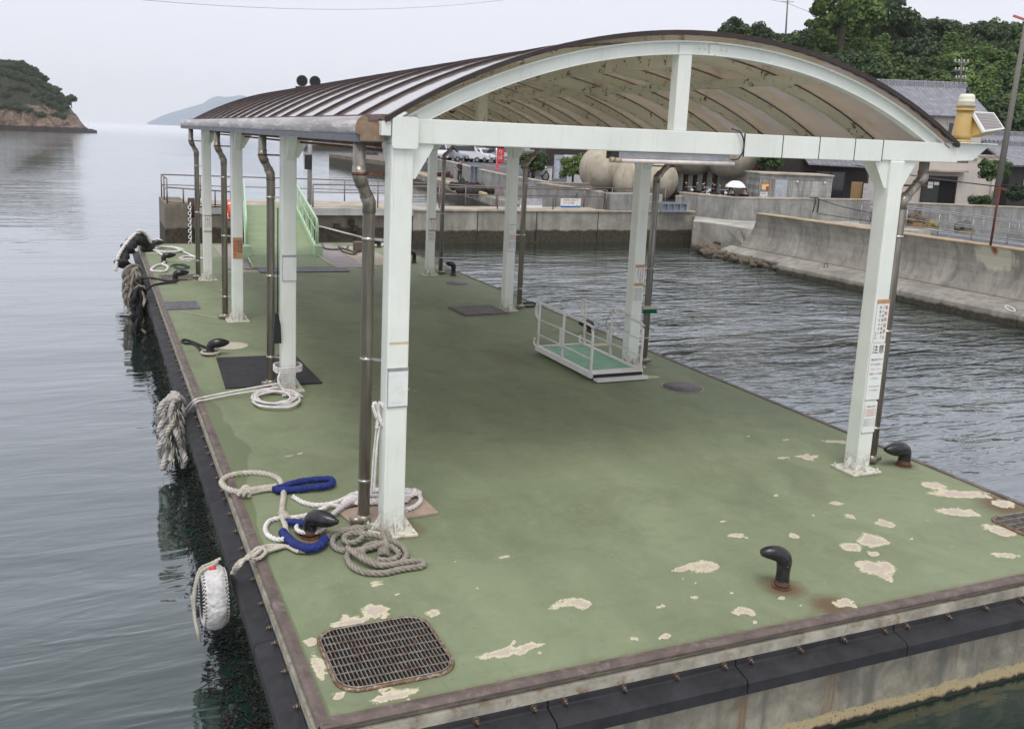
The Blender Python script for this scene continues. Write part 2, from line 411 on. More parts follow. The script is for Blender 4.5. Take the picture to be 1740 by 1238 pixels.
M_ROPE_B = simple('beige_rope', (.52, .48, .40), .88, .3, 12, 0, .5, 160, .003, (.30, .26, .2), (.55, .8))
M_ROPE_G = simple('grey_rope', (.30, .27, .225), .9, .35, 14, 0, .6, 160, .003, (.17, .15, .12), (.52, .75))
M_ROPE_K = simple('black_rope', (.018, .018, .02), .7, .3, 12, 0, .5, 160, .003)
M_BLUE = simple('blue_sleeve_cloth', (.006, .022, .18), .6, .45, 18, 0, 1.0, 26, .03, (.004, .015, .14), (.5, .7))
M_CANVAS = simple('white_canvas', (.66, .65, .63), .85, .35, 9, 0, 1.0, 16, .03, (.28, .28, .27), (.55, .72))
M_BOLLARD = None
def m_boll():
    N = NT('black_bollard_paint'); w = N.world()
    z = N.sep(w)[2]
    col = N.mix(N.ramp(N.noise(w, 14, 6, .7), .4, .7), (.010, .010, .012, 1), (.03, .03, .033, 1))
    f = N.math('SUBTRACT', 1, N.math('DIVIDE', N.math('SUBTRACT', N.math('ADD', z, N.math('MULTIPLY', N.noise(w, 18, 6, .7), .09)), .10), .02, True), True)
    col = N.mix(f, col, N.mix(N.noise(w, 40, 6, .7), (.05, .022, .014, 1), (.19, .10, .065, 1)))
    col = N.mix(N.ramp(N.noise(N.mapping(w, (1, 1, 1), (3, 3, 3)), 16, 7, .7), .64, .68), col, (.35, .30, .28, 1))
    return N.fin(col, N.math('ADD', .25, N.math('MULTIPLY', f, .5)), N.bump(N.noise(w, 30, 6, .7), .35, .006))
M_BOLLARD = m_boll()
M_GREY = simple('galvanised_steel', (.36, .37, .38), .45, .25, 9, .6, .1, 60, .002, (.22, .15, .10), (.66, .75))
M_GRATE = simple('grate_steel', (.34, .32, .285), .42, .4, 12, .5, .3, 80, .002, (.19, .10, .055), (.48, .62))
M_GAPSHADE = simple('black_gap_shade', (.006, .006, .007), .9, .2)  # black for joints and for the shade inside pits and openings
M_RUBMAT = simple('black_rubber_mat', (.022, .020, .022), .7, .4, 3, 0, .3, 60, .004, (.06, .055, .055), (.55, .8))
M_GREYMAT = simple('grey_ribbed_mat', (.135, .13, .145), .62, .3, 5, .2, .5, 60, .003, (.22, .21, .21), (.5, .7))
M_MINT = simple('pale_green_gangway_paint', (.46, .64, .41), .42, .12, 4, 0, .08, 40, .002, (.30, .18, .10), (.70, .78))
M_WHITEP = simple('white_gangplank_paint', (.76, .74, .71), .4, .1, 5, 0, .08, 40, .002, (.36, .20, .13), (.66, .74))
M_JADE = simple('jade_tread_paint', (.22, .47, .29), .6, .25, 6, 0, .3, 200, .002, (.38, .5, .38), (.55, .8))
M_STONE = simple('pale_plywood', (.40, .31, .24), .8, .3, 4, 0, .3, 90, .003, (.25, .18, .13), (.55, .75))
M_MAUVE = simple('mauve_steel_plate', (.33, .27, .26), .6, .25, 2.2, .1, .2, 50, .003, (.50, .38, .30), (.6, .75))
M_YELLOW = simple('beacon_yellow_paint', (.56, .385, .14), .42, .1, 8)
M_WHITE = simple('white_plastic', (.74, .73, .68), .4, .08, 6)
M_BLACK = simple('black_plastic', (.015, .015, .016), .4, .2, 6)
M_PAPER = simple('notice_paper', (.74, .76, .72), .5, .08, 14, 0, .05, 60, .001, (.55, .52, .45), (.62, .8))
M_TAN = simple('tan_tape', (.50, .27, .14), .6, .2, 14)
M_INK = simple('black_ink', (.02, .02, .022), .6, .1)
M_RED = simple('red_ink', (.55, .035, .03), .55, .1)
M_REDF = simple('red_faded_ink', (.62, .22, .22), .55, .15)
M_REDP = simple('red_vinyl', (.62, .04, .05), .5, .1)
M_CONC = concrete('quay_concrete', (.34, .32, .27, 1), wet_z=-.45, streak=.75)
M_CONCT = concrete('pier_top_concrete', (.52, .45, .35, 1), streak=.15)
M_CONCL = concrete('light_slab_concrete', (.50, .49, .46, 1), streak=.35)
M_CONCS = concrete('seawall_concrete', (.35, .325, .275, 1), wet_z=-.84, streak=.9, patch=(23.0, at(1683, 417, 1.0).y, .66))
M_CONCG = concrete('flood_wall_concrete', (.33, .325, .30, 1), streak=.95, wet_z=-.6)
M_ASPH = simple('asphalt', (.105, .105, .11), .9, .3, 1.5, 0, .4, 120, .004)
M_GLASS = None
def m_glass():
    N = NT('window_glass'); N.b.inputs['Base Color'].default_value = (.03, .035, .04, 1)
    N.b.inputs['Roughness'].default_value = .08; N.b.inputs['Specular IOR Level'].default_value = .7
    return N.m
M_GLASS = m_glass()
def m_tile():
    N = NT('grey_roof_tiles'); 
    u = N.t.nodes.new('ShaderNodeUVMap') if False else None
    w = N.o; S = N.sep(w)
    wx = N.math('SINE', N.math('MULTIPLY', S[0], 2*pi/.28)); wy = N.math('FRACT', N.math('DIVIDE', S[1], .26))
    h = N.math('ADD', N.math('MULTIPLY', wx, .5), wy)
    col = N.mix(N.ramp(N.noise(w, 3, 6, .7), .3, .7), (.20, .205, .225, 1), (.36, .36, .39, 1))
    col = N.mix(N.ramp(N.vor(N.mapping(w, (3.6, 3.8, 1)), 1, 'F1', 'Color'), .3, .7), col, (.22, .22, .245, 1))
    return N.fin(col, .42, N.bump(h, 1, .09))
M_TILE = m_tile()
M_BEIGE = simple('beige_render_wall', (.56, .50, .44), .85, .1, 1.5, 0, .1, 60, .003, (.38, .32, .27), (.62, .8), (1, 1, .4))
M_DARKWOOD = simple('dark_charred_boards', (.035, .026, .022), .8, .5, 5, 0, .4, 20, .006, None, (.5, .7), (6, 6, .5))
M_WOOD = simple('brown_plywood', (.30, .20, .085), .75, .2, 4, 0, .1, 60, .002, (.24, .15, .06), (.5, .7), (1, 1, 6))
M_REDWOOD = simple('red_brown_timber', (.11, .035, .022), .7, .3, 5)
def m_water():
    N = NT('sea_water'); w = N.world()
    cd = N.n('ShaderNodeVectorMath', operation='DISTANCE'); N.l(w, cd.inputs[0]); cd.inputs[1].default_value = (CAMP[0], CAMP[1], -1)
    d = cd.outputs['Value']
    calm = N.ramp(N.noise(N.mapping(w, (.05, .025, 1), (3.3, 1, 0)), 1, 3, .5, .4), .40, .60)
    rip = N.noise(N.mapping(w, (.50, 1.75, 1), rot=(0, 0, radians(-12))), 1.05, 2.5, .5, .9)
    rip2 = N.noise(N.mapping(w, (1.0, 3.0, 1), rot=(0, 0, radians(9))), 2.6, 2, .5, .4)
    swell = N.noise(N.mapping(w, (.16, .4, 1), rot=(0, 0, radians(14))), 1, 3, .5)
    calm2 = N.ramp(N.noise(N.mapping(w, (.10, .16, 1), (1.3, 4, 0)), 1, 3, .5, .4), .38, .58)
    X, Y, _z = N.sep(w)
    basin = N.math('MULTIPLY', N.math('MULTIPLY', N.math('DIVIDE', N.math('SUBTRACT', X, 6.5), 3, True), N.math('DIVIDE', N.math('SUBTRACT', 27.5, Y), 7, True)), N.math('DIVIDE', N.math('SUBTRACT', Y, 1.0), 7, True))
    west = N.math('MULTIPLY', N.math('DIVIDE', N.math('SUBTRACT', -9, X), 8, True), N.math('DIVIDE', N.math('SUBTRACT', Y, 14), 12, True))
    reg = N.math('ADD', N.math('MULTIPLY', basin, N.math('ADD', .28, N.math('MULTIPLY', calm2, 1.7))), N.math('MULTIPLY', west, 1.9))
    amp = N.math('ADD', N.math('ADD', N.math('MULTIPLY', calm, .42), .05), reg)
    h = N.math('ADD', N.math('MULTIPLY', N.math('ADD', rip, N.math('MULTIPLY', rip2, .22)), amp), N.math('MULTIPLY', swell, .7))
    h = N.math('MULTIPLY', h, N.math('DIVIDE', 45, N.math('ADD', d, 45)))
    b = N.n('ShaderNodeBump'); N.l(h, b.inputs['Height']); b.inputs['Distance'].default_value = .20; b.inputs['Strength'].default_value = 1
    col = N.mix(N.ramp(N.noise(N.mapping(w, (.12, .12, 1)), 1, 4), .3, .7), (.008, .022, .017, 1), (.015, .036, .029, 1))
    lw = N.n('ShaderNodeLayerWeight'); lw.inputs['Blend'].default_value = .5; N.l(b.outputs[0], lw.inputs['Normal'])
    F = N.math('ADD', .065, N.math('MULTIPLY', .92, N.math('POWER', lw.outputs['Facing'], 2.8)), True)
    gl = N.n('ShaderNodeBsdfGlossy'); N.l(b.outputs[0], gl.inputs['Normal']); gl.inputs['Color'].default_value = (.97, .985, 1, 1)
    N.l(N.math('ADD', .04, N.math('MULTIPLY', N.math('DIVIDE', d, 900, True), .2)), gl.inputs['Roughness'])
    N.b.inputs['Specular IOR Level'].default_value = 0
    ms = N.n('ShaderNodeMixShader'); N.l(F, ms.inputs[0]); N.l(N.b.outputs[0], ms.inputs[1]); N.l(gl.outputs[0], ms.inputs[2])
    N.l(ms.outputs[0], N.t.nodes['Material Output'].inputs['Surface'])
    return N.fin(col, N.math('ADD', .045, N.math('MULTIPLY', N.math('DIVIDE', d, 900, True), .2)), b.outputs[0])
M_WATER = m_water()
WZ = -1.01
# ------------------------------------------------------------------ sea
def build_water():
    xs = [-9000, -2500, -600, -150, -40, -10, 10, 40, 150, 600, 2500, 9000]
    ys = [-60, -20, 0, 20, 60, 150, 400, 1200, 4000, 11500]
    mb = MB(); vs = [(x, y, WZ) for y in ys for x in xs]; n = len(xs)
    mb.add(vs, [(j*n+i, j*n+i+1, (j+1)*n+i+1, (j+1)*n+i) for j in range(len(ys)-1) for i in range(n-1)])
    o = mb.build('water', M_WATER, loc=(0, 0, WZ)); tag(o, 'calm grey sea with light ripples round the pontoon', 'sea', kind='structure')
build_water()
# ------------------------------------------------------------------ pontoon
X0, X1, Y0, Y1 = -1.26, 6.68, -2.62, 22.3
pont = thing('pontoon', (2.7, 10, 0), 'green-coated concrete floating pontoon carrying the shelter', 'pontoon')
def build_deck():
    # uneven grid: fine near the camera
    xs = np.arange(X0+.06, X1-.06+1e-6, .06); ys = np.concatenate([np.arange(Y0+.06, 4, .05), np.arange(4, Y1-.06, .16), [Y1-.06]])
    nx, ny = len(xs), len(ys)
    gx, gy = np.meshgrid(xs, ys)
    vs = np.stack([gx.ravel(), gy.ravel(), np.zeros(nx*ny)], 1)
    fs = [(j*nx+i, j*nx+i+1, (j+1)*nx+i+1, (j+1)*nx+i) for j in range(ny-1) for i in range(nx-1)]
    me = bpy.data.meshes.new('deck'); me.from_pydata((vs-np.array([2.7, 10, 0])).tolist(), [], fs); me.materials.append(M_DECK)
    W = [(2.4,-1.53,.16,.13,.3),(2.18,-1.51,.09,.05,0),(1.02,-1.73,.15,.09,-.4),(.84,-1.74,.09,.04,0),(.18,-2.22,.26,.06,0),(1.18,-2.37,.04,.05,0),(1.42,-2.40,.06,.04,.3),
         (-.54,-1.36,.13,.13,.5),(-.79,-1.46,.15,.07,.1),(-.13,-1.52,.07,.06,0),(-1.12,-1.96,.045,.25,0),(-1.1,-1.64,.06,.07,0),(-.72,-2.46,.19,.06,.1),(-.4,-.93,.06,.06,0),(-1.08,-2.33,.07,.03,0),
         (3.12,-1.07,.10,.06,-.3),(3.12,-2.44,.12,.07,0),(2.23,-2.28,.11,.06,0),(2.67,-2.2,.03,.04,0),(2.74,-2.35,.03,.03,0),(4.31,-1.57,.17,.14,.4),(4.01,-1.61,.13,.11,0),(3.88,-2.03,.16,.2,.2),(4.1,-1.8,.06,.06,0),
         (4.76,-1.31,.11,.09,-.4),(4.55,-1.05,.06,.09,0),(6.2,-.93,.36,.14,-.35),(5.74,-1.31,.22,.13,-.5),(6.16,-.66,.13,.15,.3),(5.79,-1.78,.17,.16,-.7),(6.0,-1.9,.2,.1,-.5),(6.45,-1.3,.14,.13,0),(5.29,-2.21,.14,.06,-.3),
         (6.2,.9,.22,.07,-.4),(.81,-.8,.06,.03,0),(.35,-1.28,.03,.03,0),(4.66,-.73,.1,.05,-.3),(3.66,-1.25,.07,.07,0),(-.51,2.28,.045,.03,0),(-.38,2.33,.05,.03,.3),(5.4,.55,.18,.05,-.4),(2.0,-1.98,.05,.04,0),
         (5.62,4.3,.25,.06,-.4),(5.1,.6,.1,.04,0),(3.2,-.75,.05,.03,0),(1.65,-2.0,.04,.04,0),(6.35,-2.2,.1,.05,0),(4.2,-.35,.05,.04,0),(-.9,20.2,.3,.2,0),(-.2,18.6,.35,.12,0),(3.9,16.6,.6,.14,0),(1.0,16.3,.5,.12,0),
         (.42,-.98,.02,.02,0),(4.72,-1.66,.03,.03,0),(5.0,-1.9,.03,.03,0),(5.9,6.6,.3,.12,.2),(-.5,8.9,.06,.05,0),(.2,13.6,.09,.06,0),(2.9,9.6,.05,.05,0),(1.6,4.6,.2,.05,-.2)]
    Ru = [(2.83,-2.07,.30),(6.36,-.04,.24),(6.35,7.56,.3),(-.64,-1.95,.62),(6.4,-1.35,.45),(.1,0,.34),(5.7,0,.34),(0,5,.32),(0,10,.3),(-.7,.1,.3),(5.66,5,.3),(6.29,14.9,.3),(6.5,-1.25,.4),(3.0,-2.45,.3),(5.77,3.65,.42)]
    x, y = vs[:, 0], vs[:, 1]
    wear = np.zeros(len(vs))
    rw = random.Random(8); W2 = []
    for cx, cy, a, b, t in W:
        W2.append((cx, cy, a*.98, b*.85, t))
        for q in range(4 if a > .06 else 1):
            an = t+rw.gauss(0, .9); L_ = rw.uniform(.35, 1.05)*max(a, b); W2.append((cx+cos(an)*L_*.75, cy+sin(an)*L_*.75*(.75 if b < a else 1), rw.uniform(.3, .7)*a, rw.uniform(.2, .45)*b, an))
    for q in range(60):
        x_ = rw.uniform(-1, 6.5); y_ = -2.5+rw.random()**2*9; W2.append((x_, y_, rw.uniform(.012, .03), rw.uniform(.01, .02), rw.uniform(0, 3)))
    for cx, cy, a, b, t in W2:
        dx, dy = x-cx, y-cy; u = dx*cos(t)+dy*sin(t); v = -dx*sin(t)+dy*cos(t)
        wear = np.maximum(wear, np.exp(-.8*((u/a)**2+(v/b)**2))*.93)
    rust = np.zeros(len(vs))
    for cx, cy, r in Ru: rust = np.maximum(rust, np.clip(1.15-np.hypot(x-cx, y-cy)/r, 0, 1))
    e = np.minimum(np.minimum(X1-.06-x, y-(Y0+.06)), 1e9)
    rust = np.maximum(rust, np.clip(.62-e*4.0, 0, 1))
    lx = x-(X0+.06)
    wet = np.clip(1.05-lx/(.44*np.exp(-((y-3.0)/1.7)**2)*(1+.25*np.sin(y*3.1)+.15*np.sin(y*7.3+1))+.05), 0, 1)
    wet = np.maximum(wet, np.exp(-(((x-.0)/.9)**2+((y-2.05)/.13)**2))*.0)
    for nm, arr in (('wear', wear), ('rust', rust), ('wet', wet)):
        a = me.attributes.new(nm, 'FLOAT', 'POINT'); a.data.foreach_set('value', arr.astype(np.float32))
    o = bpy.data.objects.new('deck', me); COL.objects.link(o); o.parent = pont; WM[o.name] = WM[pont.name]; KIDS.setdefault(pont.name, []).append(o)
build_deck()
mb = MB(); mb.bb(X0+.03, X1-.03, Y0+.03, Y1-.03, -1.9, -.015); mb.build('hull', M_HULL, pont)
# rolled steel edging with rounded nose
mb = MB()
def edge(mb, a, b, inn):
    a = Vector(a); b = Vector(b); inn = Vector(inn); n = 6
    prof = [(.07, .006), (.02, .010), (-.004, .004), (-.014, -.012), (-.010, -.034), (.004, -.045), (.05, -.045)]
    for i in range(1):
        vs = [p+inn*q+Vector((0, 0, z)) for p in (a, b) for q, z in prof]
        k = len(prof); mb.add(vs, [(i, i+1, k+i+1, k+i) for i in range(k-1)]+[(k-1, 0, k, 2*k-1)], 0, False)
edge(mb, (X0, Y0, 0), (X1, Y0, 0), (0, 1, 0)); edge(mb, (X0, Y1, 0), (X0, Y0, 0), (1, 0, 0)); edge(mb, (X1, Y0, 0), (X1, Y1, 0), (-1, 0, 0)); edge(mb, (X1, Y1, 0), (X0, Y1, 0), (0, -1, 0))
mb.build('edge_trim', M_TRIM, pont)
# recessed band and pale lip under the nose
mb = MB(); mb.bb(X0-.022, X1+.022, Y0-.022, Y0+.028, -.15, -.075); mb.bb(X0-.022, X0+.028, Y0+.030, Y1, -.15, -.075); mb.bb(X1-.028, X1+.022, Y0+.03, Y1, -.15, -.075)
mb.build('concrete_lip', simple('pale_lip_concrete', (.36, .34, .275), .85, .45, 5, 0, .4, 40, .005, (.20, .12, .07), (.52, .68)), pont)
# rubber fenders, one strip after another, each with bolts
def fender_profile(): return [(0, -.155), (.028, -.155), (.032, -.205), (.17, -.235), (.185, -.26), (.185, -.345), (.17, -.36), (0, -.38)]
def fender(a, b, out, bolts):
    a = Vector(a); b = Vector(b); d = (b-a).normalized(); out = Vector(out)
    mb = MB(); pr = fender_profile(); k = len(pr)
    a2 = a+d*.004; b2 = b-d*.004
    vs = [p+out*(q+.0)+Vector((0, 0, z)) for p in (a2, b2) for q, z in pr]
    mb.add(vs, [(i, i+1, k+i+1, k+i) for i in range(k-1)]+[tuple(range(k))[::-1], tuple(range(k, 2*k))])
    f = mb.build('rubber_fender', M_RUBBER, pont, bevel=.008)
    L = (b-a).length
    for t in bolts:
        p = a+d*(t*L)+Vector((0, 0, -.178))
        m = MB(); m.cyl(p+out*.03, p+out*.036, .026, 12); m.cyl(p+out*.036, p+out*.058, .017, 6); m.cyl(p+out*.058, p+out*.074, .010, 8)
        m.build('bolt', M_BOLT, f)
n = 5
for i in range(n):
    w = (X1-X0-.0)/n
    fender((X0+i*w, Y0+.008, 0), (X0+(i+1)*w, Y0+.008, 0), (0, -1, 0), (.08, .38, .66, .93))
n = 17
for i in range(n):
    w = (Y1-Y0)/n
    fender((X0+.008, Y0+(i+1)*w, 0), (X0+.008, Y0+i*w, 0), (-1, 0, 0), (.08, .35, .65, .92) if i < 11 else ())
# weed hanging at the waterline; dark floating pieces also paint the hull's reflection
def weed():
    mb = MB(); rnd = random.Random(3)
    for k in range(9000):
        side = True
        if side: p = Vector((X0+.03-abs(rnd.gauss(0, .02)), Y0+rnd.random()**1.25*24.5, 0)); out = Vector((-1, 0, 0)); al = Vector((0, 1, 0))
        else: p = Vector((X0+rnd.random()*7.9, Y0+.03, 0)); out = Vector((0, -1, 0)); al = Vector((1, 0, 0))
        ext = .16 + .55*(.5+.5*mnoise.noise(Vector((p.x*.8, p.y*.8, 3)))) if side else .06
        z = rnd.uniform(-.97, -.72); L = rnd.uniform(.03, .10); w = rnd.uniform(.006, .022)
        q = p+out*rnd.random()**1.5*ext; q.z = z if (q-p).length < .05 else WZ+rnd.uniform(.002, .02)
        dz = Vector((0, 0, -L)) if (q-p).length < .05 else (out*rnd.uniform(-.3, 1)+al*rnd.uniform(-1, 1))*L
        s = al*w if (q-p).length < .05 else Vector((dz.y, -dz.x, 0)).normalized()*w
        m = q+dz*.5+Vector((0, 0, .01))+out*rnd.uniform(0, .02)
        mb.add([q-s*.5, q+s*.5, m+s*.6, m-s*.6, q+dz], [(0, 1, 2, 3), (3, 2, 4)])
    o = mb.build('seaweed_reflection', simple('brown_seaweed_reflection', (.009, .007, .004), .6, .9, 9, 0, .2, 60, .004, (.09, .05, .012), (.66, .72)), pont)
    o['kind'] = 'stuff'
weed()
# ------------------------------------------------------------------ shelter
SW, SH = 5.656, 3.573
CX, ARC_Z, ARC_H = 3.13, 3.80, .905      # arch centre, spring height, crown rise
XL, XR = -.10, 6.42
_hs = (XR-XL)/2; ARC_R = (_hs**2+ARC_H**2)/(2*ARC_H)
CX = (XL+XR)/2
def arcz(x, off=0.0):
    t = (x-CX); R = ARC_R+off
    return 3.80+ARC_H-ARC_R+sqrt(max(R*R-t*t, .01))
shel = thing('shelter', (2.83, 7.5, 0), 'white steel boarding shelter with an arched brown roof on the pontoon', 'shelter')
def text_mesh(s, size, spacing=1.0):
    cu = bpy.data.curves.new('txt', 'FONT'); cu.body = s; cu.size = size; cu.resolution_u = 2; cu.align_x = 'CENTER'; cu.align_y = 'CENTER'; cu.space_line = spacing
    ob = bpy.data.objects.new('txt', cu); COL.objects.link(ob)
    dg = bpy.context.evaluated_depsgraph_get(); me = bpy.data.meshes.new_from_object(ob.evaluated_get(dg))
    vs = [tuple(v.co) for v in me.vertices]; fs = [tuple(p.vertices) for p in me.polygons]
    bpy.data.objects.remove(ob); bpy.data.curves.remove(cu); bpy.data.meshes.remove(me)
    return vs, fs
def put_text(mb, s, size, o, ax, ay, mi, vertical=False, lead=1.0, fit=None):
    o = Vector(o); ax = Vector(ax); ay = Vector(ay)
    if vertical:
        n = len(s)
        for i, ch in enumerate(s): put_text(mb, ch, size, o-ay*(i*size*lead), ax, ay, mi)
        return
    vs, fs = text_mesh(s, size, lead)
    if not vs: return
    k = 1.0
    if fit:
        wdt = max(v[0] for v in vs)-min(v[0] for v in vs); k = min(1.0, fit/wdt) if wdt > 0 else 1
    mb.add([o+ax*v[0]*k+ay*v[1] for v in vs], fs, mi)
def notice(parent, kind, x, y, z, w):
    """paper notices on the camera side (-y) of a post; x centre, z top"""
    mb = MB(); A = (1, 0, 0); B = (0, 0, 1); yy = y-.106
    def plate(x0, x1, z0, z1, mi, dy=0): mb.bb(x0, x1, yy-.003-dy, yy-dy+.001, z0, z1, mi)
    if kind == 'big':
        plate(x-.10, x+.105, z-.47, z, 0); plate(x-.10, x+.105, z-.025, z+.02, 1, .002)
        put_text(mb, '無断係留禁止', .052, (x+.06, yy-.006, z-.075), A, B, 3, True, 1.3)
        put_text(mb, 'この桟橋に無断で', .036, (x+.01, yy-.006, z-.07), A, B, 2, True, 1.35)
        put_text(mb, '係留できません。', .036, (x-.04, yy-.006, z-.07), A, B, 2, True, 1.35)
        put_text(mb, '管理者', .022, (x-.08, yy-.006, z-.36), A, B, 2, True, 1.35)
        z2 = z-.48
        plate(x-.122, x+.115, z2-.66, z2, 0)
        put_text(mb, '注意', .105, (x, yy-.006, z2-.075), A, B, 2)
        for i, (t, m) in enumerate((('桟橋は滑りやすい', 2), ('ので十分注意して', 2), ('歩行して下さい', 5), ('係留ロープに注意', 2), ('して下さい。', 2))):
            put_text(mb, t, .026, (x, yy-.006, z2-.19-i*.055), A, B, m)
        put_text(mb, 'Please watch your step', .019, (x, yy-.006, z2-.50), A, B, 2)
        put_text(mb, 'on the floating pier.', .019, (x, yy-.006, z2-.545), A, B, 2)
        z3 = z2-.69
        plate(x-.115, x+.10, z3-.36, z3, 0)
        put_text(mb, '利用者の皆様へ', .024, (x, yy-.006, z3-.05), A, B, 2)
        for i in range(3): put_text(mb, '立入禁止区域です', .025, (x-.01, yy-.006, z3-.09-i*.032), A, B, 3)
        for i in range(4): put_text(mb, '関係者以外は入らないで下さい', .0145, (x-.005, yy-.006, z3-.20-i*.024), A, B, 2)
        for dz in (z2-.66, z3-.36): mb.bb(x-.125, x+.118, yy-.001, yy, dz-.006, dz+.004, 2)
    if kind == 'tape':
        plate(x-.105, x+.105, z-.34, z, 0); plate(x-.107, x+.107, z-.045, z, 1, .002); plate(x-.107, x+.107, z-.345, z-.30, 1, .002)
        put_text(mb, '無断係留禁止', .036, (x+.06, yy-.007, z-.075), A, B, 3, True, 1.1)
        put_text(mb, 'この桟橋に無断', .031, (x+.01, yy-.006, z-.075), A, B, 2, True, 1.1)
        put_text(mb, '係留禁止です', .031, (x-.04, yy-.006, z-.065), A, B, 2, True, 1.1)
        plate(x-.11, x+.10, z-.62, z-.37, 0)
        for i in range(6): put_text(mb, '桟橋利用者の皆様へ', .02, (x-.005, yy-.006, z-.40-i*.035), A, B, 2 if i != 2 else 5)
    if kind == 'dark':
        plate(x-.105, x+.105, z-.40, z, 1)
        put_text(mb, '係留禁止', .075, (x-.055, yy-.006, z-.09), A, B, 3, True, 1.0)
        put_text(mb, '無断係留', .055, (x+.015, yy-.006, z-.08), A, B, 2, True, 1.1); put_text(mb, '注意事項', .055, (x+.072, yy-.006, z-.08), A, B, 2, True, 1.1)
    if kind == 'plain':
        plate(x-.112, x+.112, z-.36, z, 0); mb.bb(x-.113, x+.113, yy-.006, yy-.003, z-.03, z, 4); mb.bb(x-.113, x-.105, yy-.006, yy-.003, z-.36, z, 4); plate(x-.10, x+.10, z-.32, z-.05, 0, .003)
        mb.bb(x-.113, x+.113, yy-.006, yy-.003, z-.365, z-.355, 4)
    if kind == 'red':
        plate(x-.10, x+.10, z-.56, z, 0)
        for i in range(3): put_text(mb, '立入禁止区域', .032, (x, yy-.006, z-.23-i*.04), A, B, 3)
        for i in range(4): put_text(mb, '関係者以外立入禁止', .02, (x, yy-.006, z-.38-i*.035), A, B, 2)
        put_text(mb, '！', .08, (x, yy-.006, z-.09), A, B, 2); mb.bb(x-.105, x+.105, yy-.0045, yy, z-.006, z, 2); mb.bb(x-.105, x+.105, yy-.0045, yy, z-.566, z-.56, 2)
    if kind == 'white':
        plate(x-.105, x+.105, z-.34, z, 0)
        put_text(mb, '乗船される方へ', .034, (x-.05, yy-.006, z-.05), A, B, 3, True, 1.15); put_text(mb, '桟橋では必ず', .034, (x+.0, yy-.006, z-.05), A, B, 2, True, 1.15); put_text(mb, '係員の指示に', .034, (x+.05, yy-.006, z-.05), A, B, 2, True, 1.15)
        mb.bb(x-.107, x+.107, yy-.005, yy, z, z+.03, 1); mb.bb(x-.107, x+.107, yy-.005, yy, z-.37, z-.34, 1)
    mb.v = [(x+(a-x)*.86, b, c) for a, b, c in mb.v]
    return mb.build('notice', [M_PAPER, M_TAN, M_INK, M_RED, M_GREY, M_REDF], parent)
notices = {(0, 0): [('plain', 1.60)], (1, 0): [('big', 2.02)], (0, 1): [('plain', 1.95)], (1, 1): [('tape', 1.72)], (0, 2): [('dark', 1.62)], (1, 2): [('red', 1.86)], (0, 3): [('white', 1.55)], (1, 3): [('tape', 1.52)]}
HW = .10
for j in range(4):
    for i in range(2):
        x, y = i*SW, j*5.0
        mb = MB(); hw = HW
        mb.bb(x-hw, x+hw, y-hw, y+hw, .012, SH)
        col = mb.build('column', M_PAINT, shel, bevel=.014)
        mb = MB(); mb.bb(x-.21, x+.21, y-.185, y+.185, .002, .028)
        mb.build('base_plate', simple('rust_edged_base_paint', (.62, .62, .52), .5, .2, 6, 0, .2, 60, .003, (.22, .09, .03), (.55, .66)), col, bevel=.005)
        for sx, sy in ((1, 0), (-1, 0), (0, 1), (0, -1)):
            mb = MB(); a = Vector((sx, sy, 0)); t = Vector((-sy, sx, 0)); reach = .09 if sx else .06
            mb.ext([(0, 0), (reach, 0), (reach, .02), (.012, .15), (0, .15)], Vector((x, y, .028))+a*(hw+.001)-t*.005, a, (0, 0, 1), t*.010)
            mb.build('gusset', M_PAINT, col)
        mb = MB()
        for sx in (-1, 1):
            for sy in (-1, 1):
                px_, py_ = x+sx*.175, y+sy*.15
                mb.cyl((px_, py_, .028), (px_, py_, .05), .013, 6); mb.cyl((px_, py_, .05), (px_, py_, .065), .007, 6)
        mb.build('anchor_bolts', M_PAINT, col)
        for k, z in notices[(i, j)]: notice(col, k, x+(.012 if i else 0), y, z, .2)
        if (i, j) in ((0, 0),):   # old tape mark
            mb = MB(); mb.bb(x-.085, x+.095, y-.1025, y-.101, 1.815, 1.835); mb.build('tape_mark', simple('old_tape', (.66, .52, .33), .7), col)
